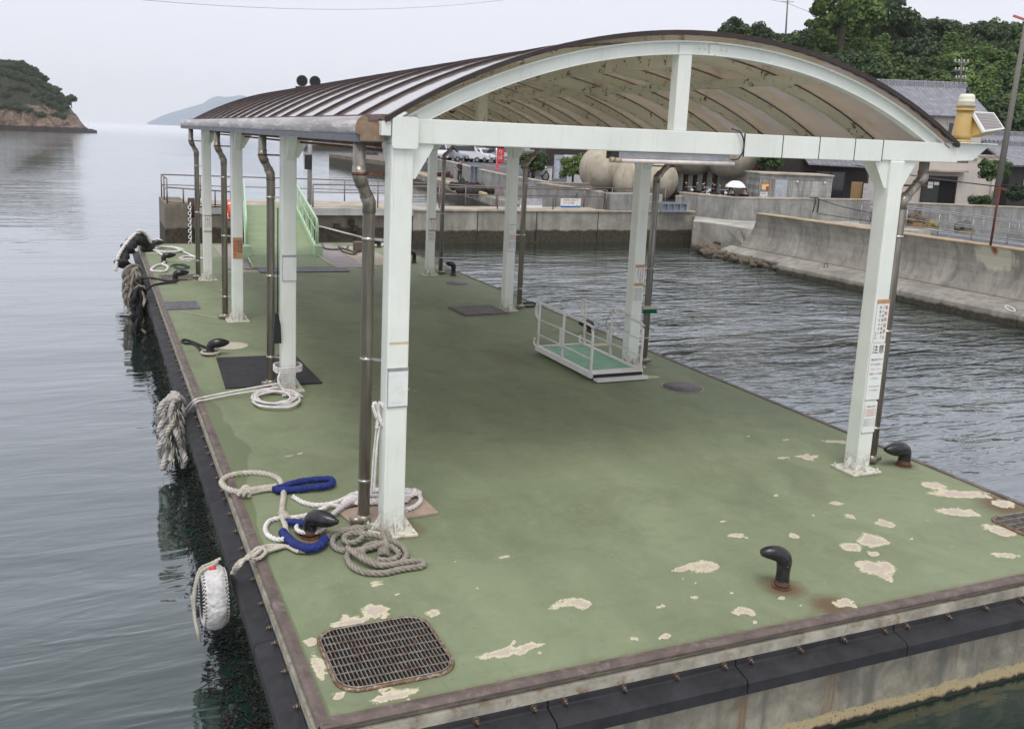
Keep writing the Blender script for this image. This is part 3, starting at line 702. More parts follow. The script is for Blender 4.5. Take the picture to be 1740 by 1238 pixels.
# cross beams with knee plates
for j in range(4):
    y = j*5.0
    xa, xb = (-.02, 6.98) if j == 0 else (0.0, 6.35)
    if j == 0:
        mb = MB(); h = .085
        mb.bb(-.10, 6.55, y-h, y+h, SH+.001, SH+.215)
        b = mb.build('cross_beam', M_PAINT, shel, bevel=.008)
        # tapering bracket end carrying the beacon
        mb = MB(); mb.ext([(6.552, SH+.02), (6.80, SH+.03), (7.06, SH+.215), (6.552, SH+.215)], (0, y-.07, 0), (1, 0, 0), (0, 0, 1), (0, .14, 0))
        mb.bb(6.40, 7.10, y-.13, y+.13, SH+.217, SH+.229)
        mb.build('beam_bracket', M_PAINT, shel, bevel=.003)
        mb = MB()   # end plate with rounded corners over the post head
        r = .03; P = []
        for cx_, cz_, a0 in ((.125-r, .225-r, 0), (-.11+r, .225-r, 90), (-.11+r, -.045+r, 180), (.125-r, -.045+r, 270)):
            for q in range(5): w_ = radians(a0+q*22.5); P.append((cx_+r*cos(w_), cz_+r*sin(w_)))
        mb.ext(P, (0, y-.139, SH), (1, 0, 0), (0, 0, 1), (0, .012, 0)); mb.build('end_plate', M_PAINT, shel, bevel=.003)
        mb = MB()
        for xa_, xb_ in ((3.585, 4.055), (4.065, 4.535), (4.545, 5.015), (5.025, 5.405)):
            mb.bb(xa_, xb_, y-h-.012, y-h-.001, SH-.012, SH+.212); 
        mb.build('cover_panel', M_PAINT, shel, bevel=.004)
        mb = MB()
        for xs_ in (3.58, 4.06, 4.54, 5.02, 5.41): mb.bb(xs_-.0055, xs_+.0055, y-h-.011, y-h-.002, SH-.014, SH+.216)
        mb.build('cover_seam', simple('dark_seam', (.04, .03, .025), .8), shel)
    else:
        mb = MB(); mb.bb(.0, SW, y-.07, y+.07, SH+.002, SH+.2); mb.build('cross_beam', M_PAINTOLD, shel, bevel=.006)
    # king post and side struts
    mb = MB(); top = arcz(SW/2)-.10
    mb.bb(SW/2-.075, SW/2+.075, y-.06, y+.06, (SH+.216 if j == 0 else SH+.001), top); mb.build('king_post', M_PAINT if j == 0 else M_PAINTOLD, shel, bevel=.008)
for j in range(4):
    for i in range(2):
        x, y = i*SW, j*5.0; z = SH-.0
        for s in (-1, 1):
            if j == 0 or True:
                if (i == 0 and s == -1) : continue
                mb = MB(); mb.ext([(HW+.001, 0), (HW+.19, 0), (HW+.19, -.03), (HW+.03, -.30), (HW+.001, -.30)], (x, y-.06, z), (s, 0, 0), (0, 0, 1), (0, .012, 0)); mb.build('knee_plate', M_PAINT, shel)
        for s in (-1, 1):
            if j == 0 and s == -1: continue
            mb = MB(); mb.ext([(HW+.001, 0), (HW+.27, 0), (HW+.27, -.03), (HW+.03, -.33), (HW+.001, -.33)], (x-.05, y, z-.001), (0, s, 0), (0, 0, 1), (.10, 0, 0)); mb.build('knee_plate', M_PAINT, shel)
# eave beams
for x in (-.0, SW):
    mb = MB(); mb.bb(x-.07, x+.07, .126 if x < 1 else .126, 16.6, SH+.002, SH+.16); mb.build('eave_beam', M_PAINT if x < 1 else M_PAINTOLD, shel, bevel=.005)
for x in (.10, SW-.16):
    for dz, dx, r in ((.03, 0, .022), (.085, .06, .015)):
        mb = MB(); mb.cyl((x+dx, .14 if x < 1 else 10.1, SH-dz), (x+dx, 15.6, SH-dz), r, 8); mb.build('conduit', M_RUSTY, shel)
mb = MB(); mb.bb(SW-.20, SW-.14, 10.1, 14.9, SH-.14, SH-.11)
for y in np.arange(10.3, 15, .9): mb.bb(SW-.2, SW-.10, y-.02, y+.02, SH-.11, SH+.0)
mb.build('cable_tray', M_RUSTY, shel)
# arched ribs
def arch_strip(mb, x0, x1, o0, o1, y0, y1, n=36, mi=0):
    vs = []
    for k in range(n+1):
        x = x0+(x1-x0)*k/n; vs += [(x, y0, arcz(x, o0)), (x, y1, arcz(x, o0)), (x, y1, arcz(x, o1)), (x, y0, arcz(x, o1))]
    fs = [(4*k+a, 4*(k+1)+a, 4*(k+1)+(a+1) % 4, 4*k+(a+1) % 4) for k in range(n) for a in range(4)]+[(0, 1, 2, 3), (4*n+3, 4*n+2, 4*n+1, 4*n)]
    mb.add(vs, fs, mi)
YE = 16.9
ribys = [0.0]+[k*1.0 for k in range(1, 17)]
mb = MB()
for a, b in ((XL+.04, CX-.006), (CX+.006, XR-.02)):
    arch_strip(mb, a, b, -.175, -.075, -.035, -.025); arch_strip(mb, a, b, -.075, -.062, -.085, .035); arch_strip(mb, a, b, -.189, -.175, -.065, .035)
mb.bb(CX-.055, CX+.055, -.05, -.036, arcz(CX)-.175, arcz(CX)-.08)
for xx in (CX-.16, CX-.10, CX+.10, CX+.16, XL+.16, XL+.24, XR-.2, XR-.13):
    mb.sphere((xx, -.036, arcz(xx)-.125), .016, 8, 5)
mb.build('arch_rib', M_PAINT, shel)
for y in ribys[1:]:
    mb = MB(); main = abs(y % 5) < .01
    d = .16 if main else .10
    arch_strip(mb, XL+.06, XR-.06, -.022-d, -.024, y-.006, y+.006, 24); arch_strip(mb, XL+.06, XR-.06, -.03-d, -.022-d, y-.045, y+.045, 24)
    mb.build('arch_rib', M_PAINTOLD, shel)
for x in (1.30, 2.83, 4.65):
    mb = MB(); z = arcz(x)-.055
    segs = np.linspace(-.02, 16.6, 18)
    mb.bb(x-.035, x+.035, .0, 16.6, z-.12, z-.02) if x != 2.83 else mb.bb(x-.05, x+.05, .0, 16.6, z-.24, z-.03)
    mb.build('purlin', M_PAINTOLD, shel)
for y in ribys[1:]:
    mb = MB(); arch_strip(mb, XL+.06, XR-.06, -.034, -.014, y+.046, y+.066, 24); mb.build('gasket_shadow', M_BATTEN, shel)  # dark strip for the seal and the shadow line beside each rib
mb = MB(); mb.bb(-.20, -.112, -.12, -.02, SH+.06, SH+.20); mb.build('bracket', M_PAINT, shel, bevel=.006)
# dark flakes where paint has lifted are in the material; roof sheets and dark battens
for k in range(17):
    ya, yb = (-.10 if k == 0 else ribys[k]+.012), (ribys[k+1]-.012 if k < 16 else YE)
    mb = MB(); arch_strip(mb, XL-.06, XR+.06, -.012, -.006, ya, yb, 40); o = mb.build('roof_sheet', M_ROOF, shel)
    for p in o.data.polygons: p.use_smooth = False
mb0 = None
for y in [-.11]+ribys[1:]+[YE]:
    mb = MB(); w = .030 if y < 0 else .016
    arch_strip(mb, XL-.07, XR+.07, -.012, .030 if y < 0 else .020, y-w, y+w, 40)
    mb.build('roof_batten', M_BATTEN, shel)
mb = MB(); mb.bb(XL-.10, XL-.02, -.12, YE+.02, arcz(XL)-.045, arcz(XL)+.012); mb.bb(XR+.02, XR+.10, -.12, YE+.02, arcz(XR)-.045, arcz(XR)+.012); mb.build('eave_flashing', simple('mauve_flashing', (.20, .13, .12), .5, .3, 4, .3), shel)
# gutters: rounded front, capped ends, in four lengths
GZ = 3.585
def gutter(s, xin):
    P = [(.02, .0), (.20, .0), (.215, .055), (.255, .06), (.268, .10), (.262, .15), (.235, .19), (.20, .205), (.185, .20)]
    P = [(.02, .0), (.235, .0), (.235, .05), (.262, .055)]+[(.20+.075*cos(t), .10+.105*sin(t)) for t in np.linspace(-.2, pi/2, 8)]+[(.17, .195), (.165, .16), (.02, .16)]
    for k in range(4):
        ya, yb = -.03+k*4.25, -.03+(k+1)*4.25-.004
        mb = MB(); mb.ext(P, (xin, ya, GZ), (s, 0, 0), (0, 0, 1), (0, yb-ya, 0)); g = mb.build('gutter', M_GUTTER, shel)
        mb = MB(); xa_, xb_ = sorted((xin+s*.03, xin+s*.272)); mb.bb(xa_, xb_, ya+.002, yb-.002, GZ-.012, GZ+.052); mb.build('gutter_lip', simple('slate_gutter_lip', (.14, .15, .17), .45, .3, 6, .4), g)
    for ya in (-.048,):
        mb = MB(); mb.ext([(p*1.0+.0, q) for p, q in P], (xin, ya, GZ), (s, 0, 0), (0, 0, 1), (0, .016, 0)); mb.build('gutter_cap', M_GUTTEREND, shel)
gutter(-1, -.13); gutter(1, SW+.86)
# downpipes
def downpipe(x, y, s):
    """s: side the gutter lies on"""
    if s < 0: P = [(-.33, y+.10, 3.60), (-.33, y+.10, 3.28), (-.20, y+.22, 3.04), (-.20, y+.22, .10)]
    else: P = [(SW+1.05, y+.16, 3.60), (SW+.82, y+.16, 3.38), (SW+.60, y+.20, 3.15), (SW+.35, y+.20, 2.98), (SW+.35, y+.20, .10)]
    if s > 0: P = [(SW+.60, y+.10, 3.57), (SW+.60, y+.10, 3.38), (SW+.36, y+.13, 3.12), (SW+.36, y+.13, .10)]
    r = .056; mb = MB(); mb.tube(P, r, 16)
    for k in (1, 2):
        mb.tube([Vector(P[k])+(Vector(P[k-1])-Vector(P[k])).normalized()*.09, P[k], Vector(P[k])+(Vector(P[k+1])-Vector(P[k])).normalized()*.09], r+.005, 16)
    p = mb.build('downpipe', M_PIPE, shel)
    bx, by = P[-1][0], P[-1][1]
    for z in (3.30, 2.72, 1.62, .45):
        q = (P[0][0], P[0][1]) if z > 3.2 else (bx, by)
        mb = MB(); mb.cyl((q[0], q[1], z-.014), (q[0], q[1], z+.014), r+.006, 16); mb.bar((q[0], q[1], z), (x if z < 3.2 else x, y+(.05 if z < 3.2 else .0)+(0 if z < 3.2 else .1), z), .02, .022)
        mb.build('pipe_bracket', M_RUSTY if z > 3.2 else M_CHROME, p)
    mb = MB(); mb.cyl((bx, by, .02), (bx, by, .11), r+.012, 16); mb.cyl((bx, by, .06), (bx-s*(-.13), by, .055), .035, 10); mb.build('pipe_shoe', M_PIPE, p)
for j in range(4): downpipe(0, j*5.0, -1); downpipe(SW, j*5.0, 1)
# lamp under the front beam
lt = thing('strip_light', (2.8, -.02, 3.5), 'twin-tube strip light hanging under the front beam of the shelter', 'light')
mb = MB(); mb.bb(2.16, 3.45, -.06, .06, 3.505, 3.571); mb.build('housing', M_GREY, lt, bevel=.004)
mb = MB(); mb.bb(2.085, 2.16, -.05, .05, 3.50, 3.571); mb.build('bracket', simple('dark_bracket', (.05, .045, .035), .6), lt)
mb = MB(); mb.tube([(2.16, -.095, 3.485), (3.47, -.095, 3.485)], .020, 12); mb.bb(2.16, 3.45, -.105, .105, 3.5, 3.5045); mb.build('tube', simple('unlit_tube', (.70, .62, .58), .3), lt)
mb = MB(); mb.cyl((2.06, -.07, 3.49), (2.10, -.07, 3.49), .026, 12); mb.cyl((2.10, -.095, 3.487), (2.16, -.095, 3.487), .024, 12); mb.build('end_cap', simple('cream_cap', (.42, .36, .24), .5), lt)
mb = MB(); mb.tube(spline([(3.45, -.07, 3.53), (3.50, -.11, 3.535), (3.555, -.115, 3.62), (3.55, -.115, 3.72), (3.50, -.11, 3.80), (3.44, -.05, 3.83)], .02), .007, 8); mb.build('cable', M_BLACK, lt)
# twin floodlights
fl = thing('twin_floodlight', (2.78, 16.75, 4.66), 'pair of round black floodlights on a bracket over the far end of the roof', 'floodlight')
mb = MB(); mb.bar((2.45, 16.75, 4.74), (3.05, 16.75, 4.74), .04, .04); mb.cyl((2.78, 16.75, 4.5), (2.78, 16.75, 4.75), .03, 8); mb.build('bracket', M_BLACK, fl)
for x in (2.60, 2.94):
    mb = MB(); mb.tube([(x, 16.95, 4.90), (x, 16.78, 4.90), (x, 16.70, 4.90), (x, 16.66, 4.90)], [.04, .125, .14, .14], 20)
    for k in range(-3, 4): mb.bb(x-.13*sqrt(1-(k/3.8)**2), x+.13*sqrt(1-(k/3.8)**2), 16.645, 16.658, 4.90+k*.034-.006, 4.90+k*.034+.006)
    h = mb.build('lamp_head', M_BLACK, fl)
    mb = MB(); mb.tube([(x+.142*cos(t), 16.67, 4.90+.142*sin(t)) for t in np.linspace(0, 2*pi, 25)[:-1]], .010, 6, closed=True); mb.build('rim', M_GREY, h)
# solar beacon
bc = thing('solar_beacon', (6.66, 0, SH+.23), 'yellow solar-powered beacon with a cream lens on the right end of the front beam', 'beacon')
z0 = SH+.23
mb = MB()
mb.cyl((6.65, 0, z0), (6.65, 0, z0+.03), .115, 24)
mb.tube([(6.65, 0, z0+.03), (6.655, 0, z0+.08), (6.66, 0, z0+.29), (6.665, 0, z0+.35)], [.104, .102, .084, .080], 24)
mb.cyl((6.665, 0, z0+.35), (6.665, 0, z0+.372), .104, 24); mb.cyl((6.665, 0, z0+.372), (6.665, 0, z0+.39), .090, 24)
mb.build('body', M_YELLOW, bc)
TL, TR_, BR, BL = aty(1652, 189, -.06), aty(1689, 191, .14), aty(1708, 219, -.02), aty(1673, 224, -.24)
nw = (TR_-TL).cross(BL-TL).normalized(); nw = nw if nw.z > 0 else -nw
def slab4(c, th, k=1.0, off=0.0):
    m = sum(c, Vector())/4; q = [m+(p-m)*k+nw*off for p in c]; return [p for p in q]+[p-nw*th for p in q]
SF = [(0, 1, 2, 3), (7, 6, 5, 4), (0, 4, 5, 1), (1, 5, 6, 2), (2, 6, 7, 3), (3, 7, 4, 0)]
lo = [aty(1647, 196, .0), aty(1655, 196, .1), aty(1662, 234, .07), aty(1643, 234, -.04)]
mb = MB(); c4 = slab4([TL, TR_, BR, BL], .0, .96, -.032)[:4]; mb.add(c4+lo, SF); mb.build('panel_mount', M_YELLOW, bc)
mb = MB(); mb.add(slab4([TL, TR_, BR, BL], .03), SF); pn = mb.build('panel_frame', M_WHITE, bc, bevel=.005)
def m_solar():
    N = NT('solar_cells'); S = N.sep(N.mapping(N.o, (1, 1, 1)))
    g = N.math('MAXIMUM', N.math('GREATER_THAN', N.math('FRACT', N.math('MULTIPLY', N.math('ADD', S[0], N.math('MULTIPLY', S[1], .5)), 38)), .86), N.math('GREATER_THAN', N.math('FRACT', N.math('MULTIPLY', S[2], 30)), .86))
    return N.fin(N.mix(g, (.13, .105, .10, 1), (.40, .35, .32, 1)), .3)
mb = MB(); mb.add(slab4([TL, TR_, BR, BL], .003, .84, .004), SF); mb.build('solar_cells', m_solar(), pn)
mb = MB(); mb.cyl((6.668, 0, z0+.391), (6.668, 0, z0+.43), .098, 24); mb.build('lens_collar', simple('grey_collar', (.45, .40, .30), .5, .2, 12), bc)
mb = MB(); mb.lathe([(.083, 0), (.085, .04), (.079, .045), (.082, .055), (.080, .085), (.064, .105), (.0, .11)], (6.67, 0, z0+.431), 24); mb.build('lens', simple('cream_lens', (.78, .75, .60), .25, .05), bc)
mb = MB(); mb.cyl((6.74, .06, z0+.50), (6.74, .06, z0+.62), .02, 8); mb.cyl((6.77, .05, z0+.42), (6.77, .05, z0+.56), .008, 6); mb.build('sensor', M_BLACK, bc)
# ------------------------------------------------------------------ bollards: bent horns
def bollard(x, y, ang, label, s=1.0, low=True, group='mooring bollards on the pontoon', name='bollard'):
    t = thing(name, (x, y, 0), label, 'bollard', group, rz=ang)
    mb = MB(); mb.cyl((0, 0, .002), (0, 0, .012), .085*s, 20); mb.build('base_flange', M_RUSTY, t, local=True)
    if low:
        P = [(0, 0, .012), (0, 0, .05), (0, 0, .09), (.0, 0, .13), (.02, 0, .165), (.065, 0, .185), (.13, 0, .19), (.20, 0, .192), (.26, 0, .195), (.285, 0, .196)]
        r = [.068, .062, .060, .064, .072, .076, .073, .062, .044, .020]
    else:
        P = [(0, 0, .012), (0, 0, .07), (0, 0, .15), (.0, 0, .22), (.010, 0, .27), (.045, 0, .305), (.10, 0, .322), (.16, 0, .328), (.20, 0, .328), (.222, 0, .326)]
        r = [.066, .061, .058, .060, .066, .072, .072, .066, .054, .028]
    P = [(p[0]*s, p[1], p[2]*s) for p in P]
    mb = MB(); Q = spline(P, .02); n = len(Q); rr = [float(np.interp(i/(n-1), np.linspace(0, 1, len(r)), r))*s for i in range(n)]
    mb.tube(Q, rr, 18); mb.build('horn', M_BOLLARD, t, local=True)
    return t
bollard(2.83, -2.05, radians(165), 'black bent mooring bollard standing alone near the front edge of the pontoon', .96, False)
bollard(-.73, .12, radians(-48), 'peeling black bollard ringed with blue sleeve and rope beside the near left post', 1.05)
bollard(-.80, 7.35, radians(-8), 'black bollard with a black rope loop and a pale disc on the left deck', 1.05)
bollard(-.75, 14.94, 0, 'black bollard with two black ropes over the left edge beside the far grate', 1.1)
bollard(-.80, 18.1, 0, 'far left black bollard tangled with white and dark ropes', 1.1)
bollard(-.90, 21.0, 0, 'farthest bollard on the left edge, buried in white rope', 1.1)
bollard(6.36, -.04, radians(180), 'black bollard with a long tapered horn beside the near right post', 1.15)
bollard(6.35, 7.56, radians(195), 'rusty bollard behind the white gangplank on the right edge', 1.1)
bollard(6.29, 14.88, radians(185), 'black bollard on the right edge just past the farthest right post', 1.0, False)
bollard(6.0, 17.3, radians(180), 'small black bollard behind the farthest right post', 1.0, False)
bollard(6.0, 20.9, radians(180), 'black bollard at the far right end holding the pale mooring line', 1.1)
# ------------------------------------------------------------------ grates and covers
def rrect(w, h, r, n=6):
    P = []
    for cx, cy, a0 in ((w/2-r, h/2-r, 0), (-w/2+r, h/2-r, 90), (-w/2+r, -h/2+r, 180), (w/2-r, -h/2+r, 270)):
        for q in range(n+1): a = radians(a0+90*q/n); P.append((cx+r*cos(a), cy+r*sin(a)))
    return P
def grate(x, y, w, h, r, rz, label, name='drain_grate'):
    t = thing(name, (x, y, 0), label, 'drain grate', 'steel drain grates set in the deck', rz=rz)
    mb = MB(); P = rrect(w, h, r); mb.prism(P, .0015, .004); mb.build('pit_shade', M_GAPSHADE, t, local=True)  # black slab on the deck stands for the shade under the bars
    mb = MB(); mb.tube([(a, b, .010) for a, b in P], .014, 8, closed=True); mb.build('rusty_frame', simple('rusted_rim', (.20, .12, .07), .75, .5, 18, .2, .5, 90, .003, (.45, .40, .33), (.5, .68)), t, local=True)
    mb = MB(); P2 = rrect(w-.03, h-.03, r-.01); mb.tube([(a, b, .022) for a, b in P2], .006, 6, closed=True)
    n = int(w/.030)
    def half(c, L, ww, rr):   # chord half-length at offset c
        a = ww/2-abs(c)
        return L/2 if a >= rr else L/2-rr+sqrt(max(rr*rr-(rr-a)**2, 0))
    for i in range(1, n):
        X = -w/2+.015+(w-.03)*i/n; L = half(X, h-.03, w-.03, r-.01)
        mb.bb(X-.0035, X+.0035, -L, L, .006, .024)
    m = max(3, int(h/.105))
    for i in range(1, m+1):
        Y = -h/2+.015+(h-.03)*i/(m+1); L = half(Y, w-.03, h-.03, r-.01)
        mb.bb(-L, L, Y-.004, Y+.004, .018, .0255)
    mb.build('bars', M_GRATE, t, local=True)
    mb = MB()
    for s in (-1, 1): mb.tube(spline([(s*w*.26, -.03, .026), (s*w*.26+.01, -.01, .04), (s*w*.26+.01, .02, .04), (s*w*.26, .04, .026)], .01), .004, 6)
    for i, o in enumerate((-1, 1)):
        m2 = MB(); m2.tube(spline([(o*w*.26, -.035, .026), (o*w*.26+.012, -.01, .040), (o*w*.26+.012, .02, .040), (o*w*.26, .04, .026)], .01), .0045, 6); m2.build('lifting_ring', M_RUSTY, t, local=True)
    return t
grate(-.64, -1.945, .84, .80, .16, 0, 'big rounded steel drain grate with rusty rim in the near left corner')
grate(6.42, -1.80, 1.05, .50, .12, 0, 'ribbed steel drain grate with a rust stain at the right edge of the picture')
grate(-.64, 15.5, .84, .80, .03, 0, 'square-cornered drain grate beside the farthest left post')
grate(6.28, 15.55, .5, .7, .06, 0, 'small drain grate next to the farthest right post')
def manhole(x, y, r, label):
    t = thing('manhole_cover', (x, y, 0), label, 'manhole cover', 'round manhole covers in the deck')
    mb = MB(); mb.lathe([(r, .002), (r, .008), (r-.02, .010), (r-.022, .006), (.001, .006)], (0, 0, 0), 40); mb.build('rim', simple('pale_rim_metal', (.42, .38, .30), .6, .4, 14, .3, .2, 60, .002, (.16, .09, .05), (.5, .65)), t, local=True)
    mb = MB(); mb.lathe([(r-.03, .0065), (r-.03, .012), (.001, .0125)], (0, 0, 0), 36)
    N = NT('cast_cover_%d' % int(r*100)); v = N.vor(N.o, 38); col = N.mix(N.ramp(v, .2, .4), (.30, .27, .26, 1), (.10, .085, .085, 1))
    mb.build('lid', N.fin(col, .6, N.bump(v, .6, .006)), t, local=True)
manhole(5.77, 3.65, .33, 'round cast manhole cover with pale rim beside the white gangplank')
manhole(5.92, 13.65, .33, 'dark round manhole cover near the farthest right post')
# pale disc under the left bollard
mb = MB(); mb.lathe([(.27, .002), (.27, .012), (.25, .015), (.001, .016)], (0, 0, 0), 36); o = mb.build('cover_disc', simple('pale_disc', (.50, .46, .38), .7, .15, 10), local=True)
o.location = (-.38, 7.9, 0); tag(o, 'pale round cover disc behind the bollard with the black rope loop', 'cover disc')
# ------------------------------------------------------------------ mats and plates
def slab(name, P, z0, z1, m, label, cat, group=None, extra=None):
    mb = MB(); mb.prism(P, z0, z1)
    o = mb.build(name, m, bevel=.003); tag(o, label, cat, group); return o
slab('rubber_mat', [(-.83, 5.25), (.55, 5.20), (.50, 7.0), (-.74, 7.08)], .003, .022, M_RUBMAT, 'large black rubber mat under the second left post', 'mat')
mb = MB()
for k in range(16): mb.bb(-1.20+.0+k*.041, -1.20+k*.041+.034, 11.35, 12.2, .004, .020)
mb.bb(-1.205, -.545, 11.33, 12.22, .002, .012); o = mb.build('ribbed_mat', M_GREYMAT); tag(o, 'grey ribbed mat lying across the left edge of the pontoon', 'mat')
mb = MB()
for k in range(22): mb.box((5.02, 9.62+k*.042, .03), (.98, .030, .012), rz=radians(3))
mb.box((5.02, 10.06, .016), (1.0, .94, .022), rz=radians(3)); o = mb.build('ribbed_mat', simple('grey_brown_mat', (.17, .15, .14), .7, .3, 6, 0, .4, 60, .004), ); tag(o, 'square grey-brown ribbed mat beside the third right post', 'mat')
slab('plywood_sheet', [(-.37, .56), (-.30, .17), (.56, .24), (.53, .72)], .003, .026, M_STONE, 'pale board sheet lying behind the near left post under white rope', 'board')
slab('steel_plate', [(.72, 16.75), (4.35, 16.55), (4.6, 21.6), (.9, 21.7)], .003, .014, M_MAUVE, 'mauve steel landing plate under the foot of the green boarding ramp', 'plate')
slab('steel_plate', [(4.37, 16.9), (5.5, 16.95), (5.6, 21.0), (4.62, 21.3)], .003, .012, simple('tan_plate', (.44, .37, .27), .7, .2, 2), 'tan worn plate right of the mauve landing plate', 'plate')
# brush and broom
t = thing('broom', (5.93, 4.98, .9), 'green-bristled broom hanging head down beside the second right post', 'broom')
mb = MB(); mb.tube([(5.90, 4.93, 2.9), (5.905, 4.92, 1.02)], .014, 10); mb.build('handle', M_GREY, t)
mb = MB(); mb.bb(5.78, 6.06, 4.88, 4.96, .98, 1.03); mb.build('head', simple('cream_wood', (.50, .45, .36), .7), t, bevel=.006)
mb = MB(); r_ = random.Random(2)
for k in range(240):
    x = 5.79+.26*r_.random(); y = 4.89+.06*r_.random(); mb.tube([(x, y, .98), (x+r_.gauss(0, .008), y+r_.gauss(0, .008), .90+r_.random()*.012)], .003, 4)
mb.build('bristles', simple('green_bristle', (.01, .20, .10), .6), t)
t = thing('hanging_brush', (-.08, 4.80, 1.0), 'dark flat brush hanging by its green cord on the second left post', 'brush')
mb = MB(); mb.tube([(-.165, 4.86, 2.6), (-.17, 4.86, 1.15)], .009, 6); mb.build('cord', simple('dark_green_cord', (.03, .07, .05), .7), t)
mb = MB(); mb.ext([(-.06, 0), (.06, 0), (.05, .26), (.015, .42), (-.03, .44)], (-.175, 4.84, .72), (1, 0, 0), (0, 0, 1), (0, .05, 0)); mb.build('brush_head', M_BLACK, t, bevel=.008)
# ------------------------------------------------------------------ white gangplank
def gangplank():
    t = thing('gangplank', (5.0, 5.2, 0), 'portable white gangplank with handrails and a green tread, standing by the second right post', 'gangplank', rz=radians(0))
    xa, xb, ya, yb, z = 4.56, 5.46, 4.32, 6.28, .10
    mb = MB()
    for x in (xa, xb): mb.bb(x-.025, x+.025, ya, yb, .045, .14)
    mb.bb(xa+.026, xb-.026, yb-.04, yb-.001, .05, .13); mb.build('side_frame', M_WHITEP, t, bevel=.005)
    mb = MB(); mb.bb(xa+.027, xb-.027, ya+.20, yb-.05, .085, .105); mb.build('tread', M_JADE, t)
    mb = MB(); mb.bb(xa-.01, xb+.01, ya-.02, ya+.19, .108, .125); mb.build('end_plate', M_WHITEP, t, bevel=.003)
    mb = MB(); mb.bb(xa+.02, xb+.03, ya-.14, ya-.02, .02, .055); mb.bb(xa+.02, xb+.03, ya-.15, ya-.135, .015, .075); mb.build('lower_flap', M_WHITEP, t, bevel=.003)
    mb = MB(); mb.bb(xa+.03, xb-.0, ya-.02, ya+.1, .056, .1); mb.build('hinge_gap_shade', M_BLACK, t)  # black block fills the step at the hinge, standing for its shade
    for x in (xa, xb):
        s = -1 if x == xa else 1
        xo = x+s*.0
        top = [(xo, ya+.04, .14), (xo, ya+.04, .70), (xo, ya+.07, .80), (xo, ya+.16, .86), (xo, yb-.12, .90), (xo, yb+.02, .885), (xo, yb+.07, .80), (xo, yb+.06, .66), (xo, yb-.06, .60)]
        mb = MB(); mb.tube(spline(top, .04), .021, 10); mb.build('handrail', M_WHITEP, t)
        for y in (ya+1.0, yb-.06):
            mb = MB(); mb.cyl((xo, y, .05), (xo, y, .89), .019, 10); mb.ext([(-.05, 0), (.05, 0), (.02, .16), (-.02, .16)], (xo+s*.002, y, .10), (0, 1, 0), (0, 0, 1), (s*.012, 0, 0)); mb.build('rail_post', M_WHITEP, t)
        for zz in (.60, .34):
            mb = MB(); mb.cyl((xo, ya+.04, zz), (xo, yb-.06, zz), .013, 8); mb.build('mid_rail', M_WHITEP, t)
        mb = MB(); mb.tube(spline([(xo, yb, .11), (xo, yb+.09, .14), (xo, yb+.10, .22), (xo, yb+.06, .24)], .02), .018, 8); mb.build('hook', M_WHITEP, t)
        mb = MB(); mb.bb(xo-.008, xo+.008, ya+1.06, ya+1.12, .30, .62); mb.build('clip', M_WHITEP, t)
gangplank()
# ------------------------------------------------------------------ ropes (traced on the deck, real thickness)
def dk(pts, z=.022): return [at(u, v, (z if len(q) == 0 else q[0])) for u, v, *q in pts]
def rope_thing(name, paths, mats, label, cat='rope', group=None, parts=None):
    t = thing(name, tuple(paths[0][1][0][:2])+(0,), label, cat, group)
    for i, (r, P, m, pn) in enumerate(paths):
        mb = MB()
        if r > 0: rope(mb, P, r, r*6.5, max(.012, r*.8))
        else: mb.tube(spline(P, .03), -r, 10)
        mb.build(pn, m, t)
    return t
def coil(u, v, rx, ry, turns, seed, z0=.02, dz=.006, r0=.02):
    """a loose coil on the deck around the point under pixel (u, v); rx, ry in metres"""
    c = at(u, v, 0); rnd = random.Random(seed); P = []; ox = oy = 0
    for k in range(turns*10+1):
        if k % 5 == 0: ox, oy = rnd.uniform(-.10, .10)*rx/.3, rnd.uniform(-.12, .12)*ry/.3
        a = 2*pi*k/10; j = 1+.14*sin(a*.37+seed)+rnd.uniform(-.05, .05)-.10*(k/10)/max(turns, 1)
        P.append(Vector((c.x+rx*j*cos(a)+ox*.6, c.y+ry*j*sin(a)+oy*.6, z0+dz*k/2+abs(rnd.gauss(0, .006)))))
    return P
# near heap by the left post
def sleeve(P, r, seed=0):
    mb = MB(); Q = spline(P, .012); n = len(Q)
    rr = [r*(1+.05*sin(i*.53+seed)+.05*sin(i*1.37+seed*2)+.04*sin(i*2.9)) for i in range(n)]
    rr[0] = rr[-1] = r*.75; mb.tube(Q, rr, 12); return mb
t = thing('mooring_rope', tuple(at(430, 830, 0)), 'thick beige mooring rope with an open eye and a long blue sleeve', 'rope')
mb = MB(); rope(mb, dk([(420, 835, .03), (398, 834), (381, 826), (377, 817), (390, 808), (418, 803), (447, 804), (470, 811), (479, 822, .03), (482, 840, .03), (480, 858), (479, 874)]), .030, .16, .018); mb.build('eye', M_ROPE_B, t)
mb = MB(); rope(mb, dk([(412, 834, .045), (428, 832, .05), (447, 829, .045), (470, 826, .04)]), .034, .10, .018); rope(mb, dk([(410, 837, .03), (430, 836, .03), (450, 832, .03), (470, 831, .03)]), .024, .10, .018); mb.build('splice', M_ROPE_B, t)
sleeve(dk([(464, 832, .04), (488, 824, .05), (515, 817, .05), (545, 814, .05), (560, 814, .05), (566, 819, .05), (556, 825, .05), (530, 828, .05), (500, 831, .045), (468, 833, .045)]), .035).build('sleeve', M_BLUE, t)
mb = MB()
for k, (u, v) in enumerate(((413, 834), (416, 829), (410, 838), (419, 838))): rope(mb, dk([(u-6, v+3, .05), (u, v-3, .085), (u+7, v, .06), (u+2, v+5, .03)]), .020, .1, .015)
mb.build('knot', M_ROPE_B, t)
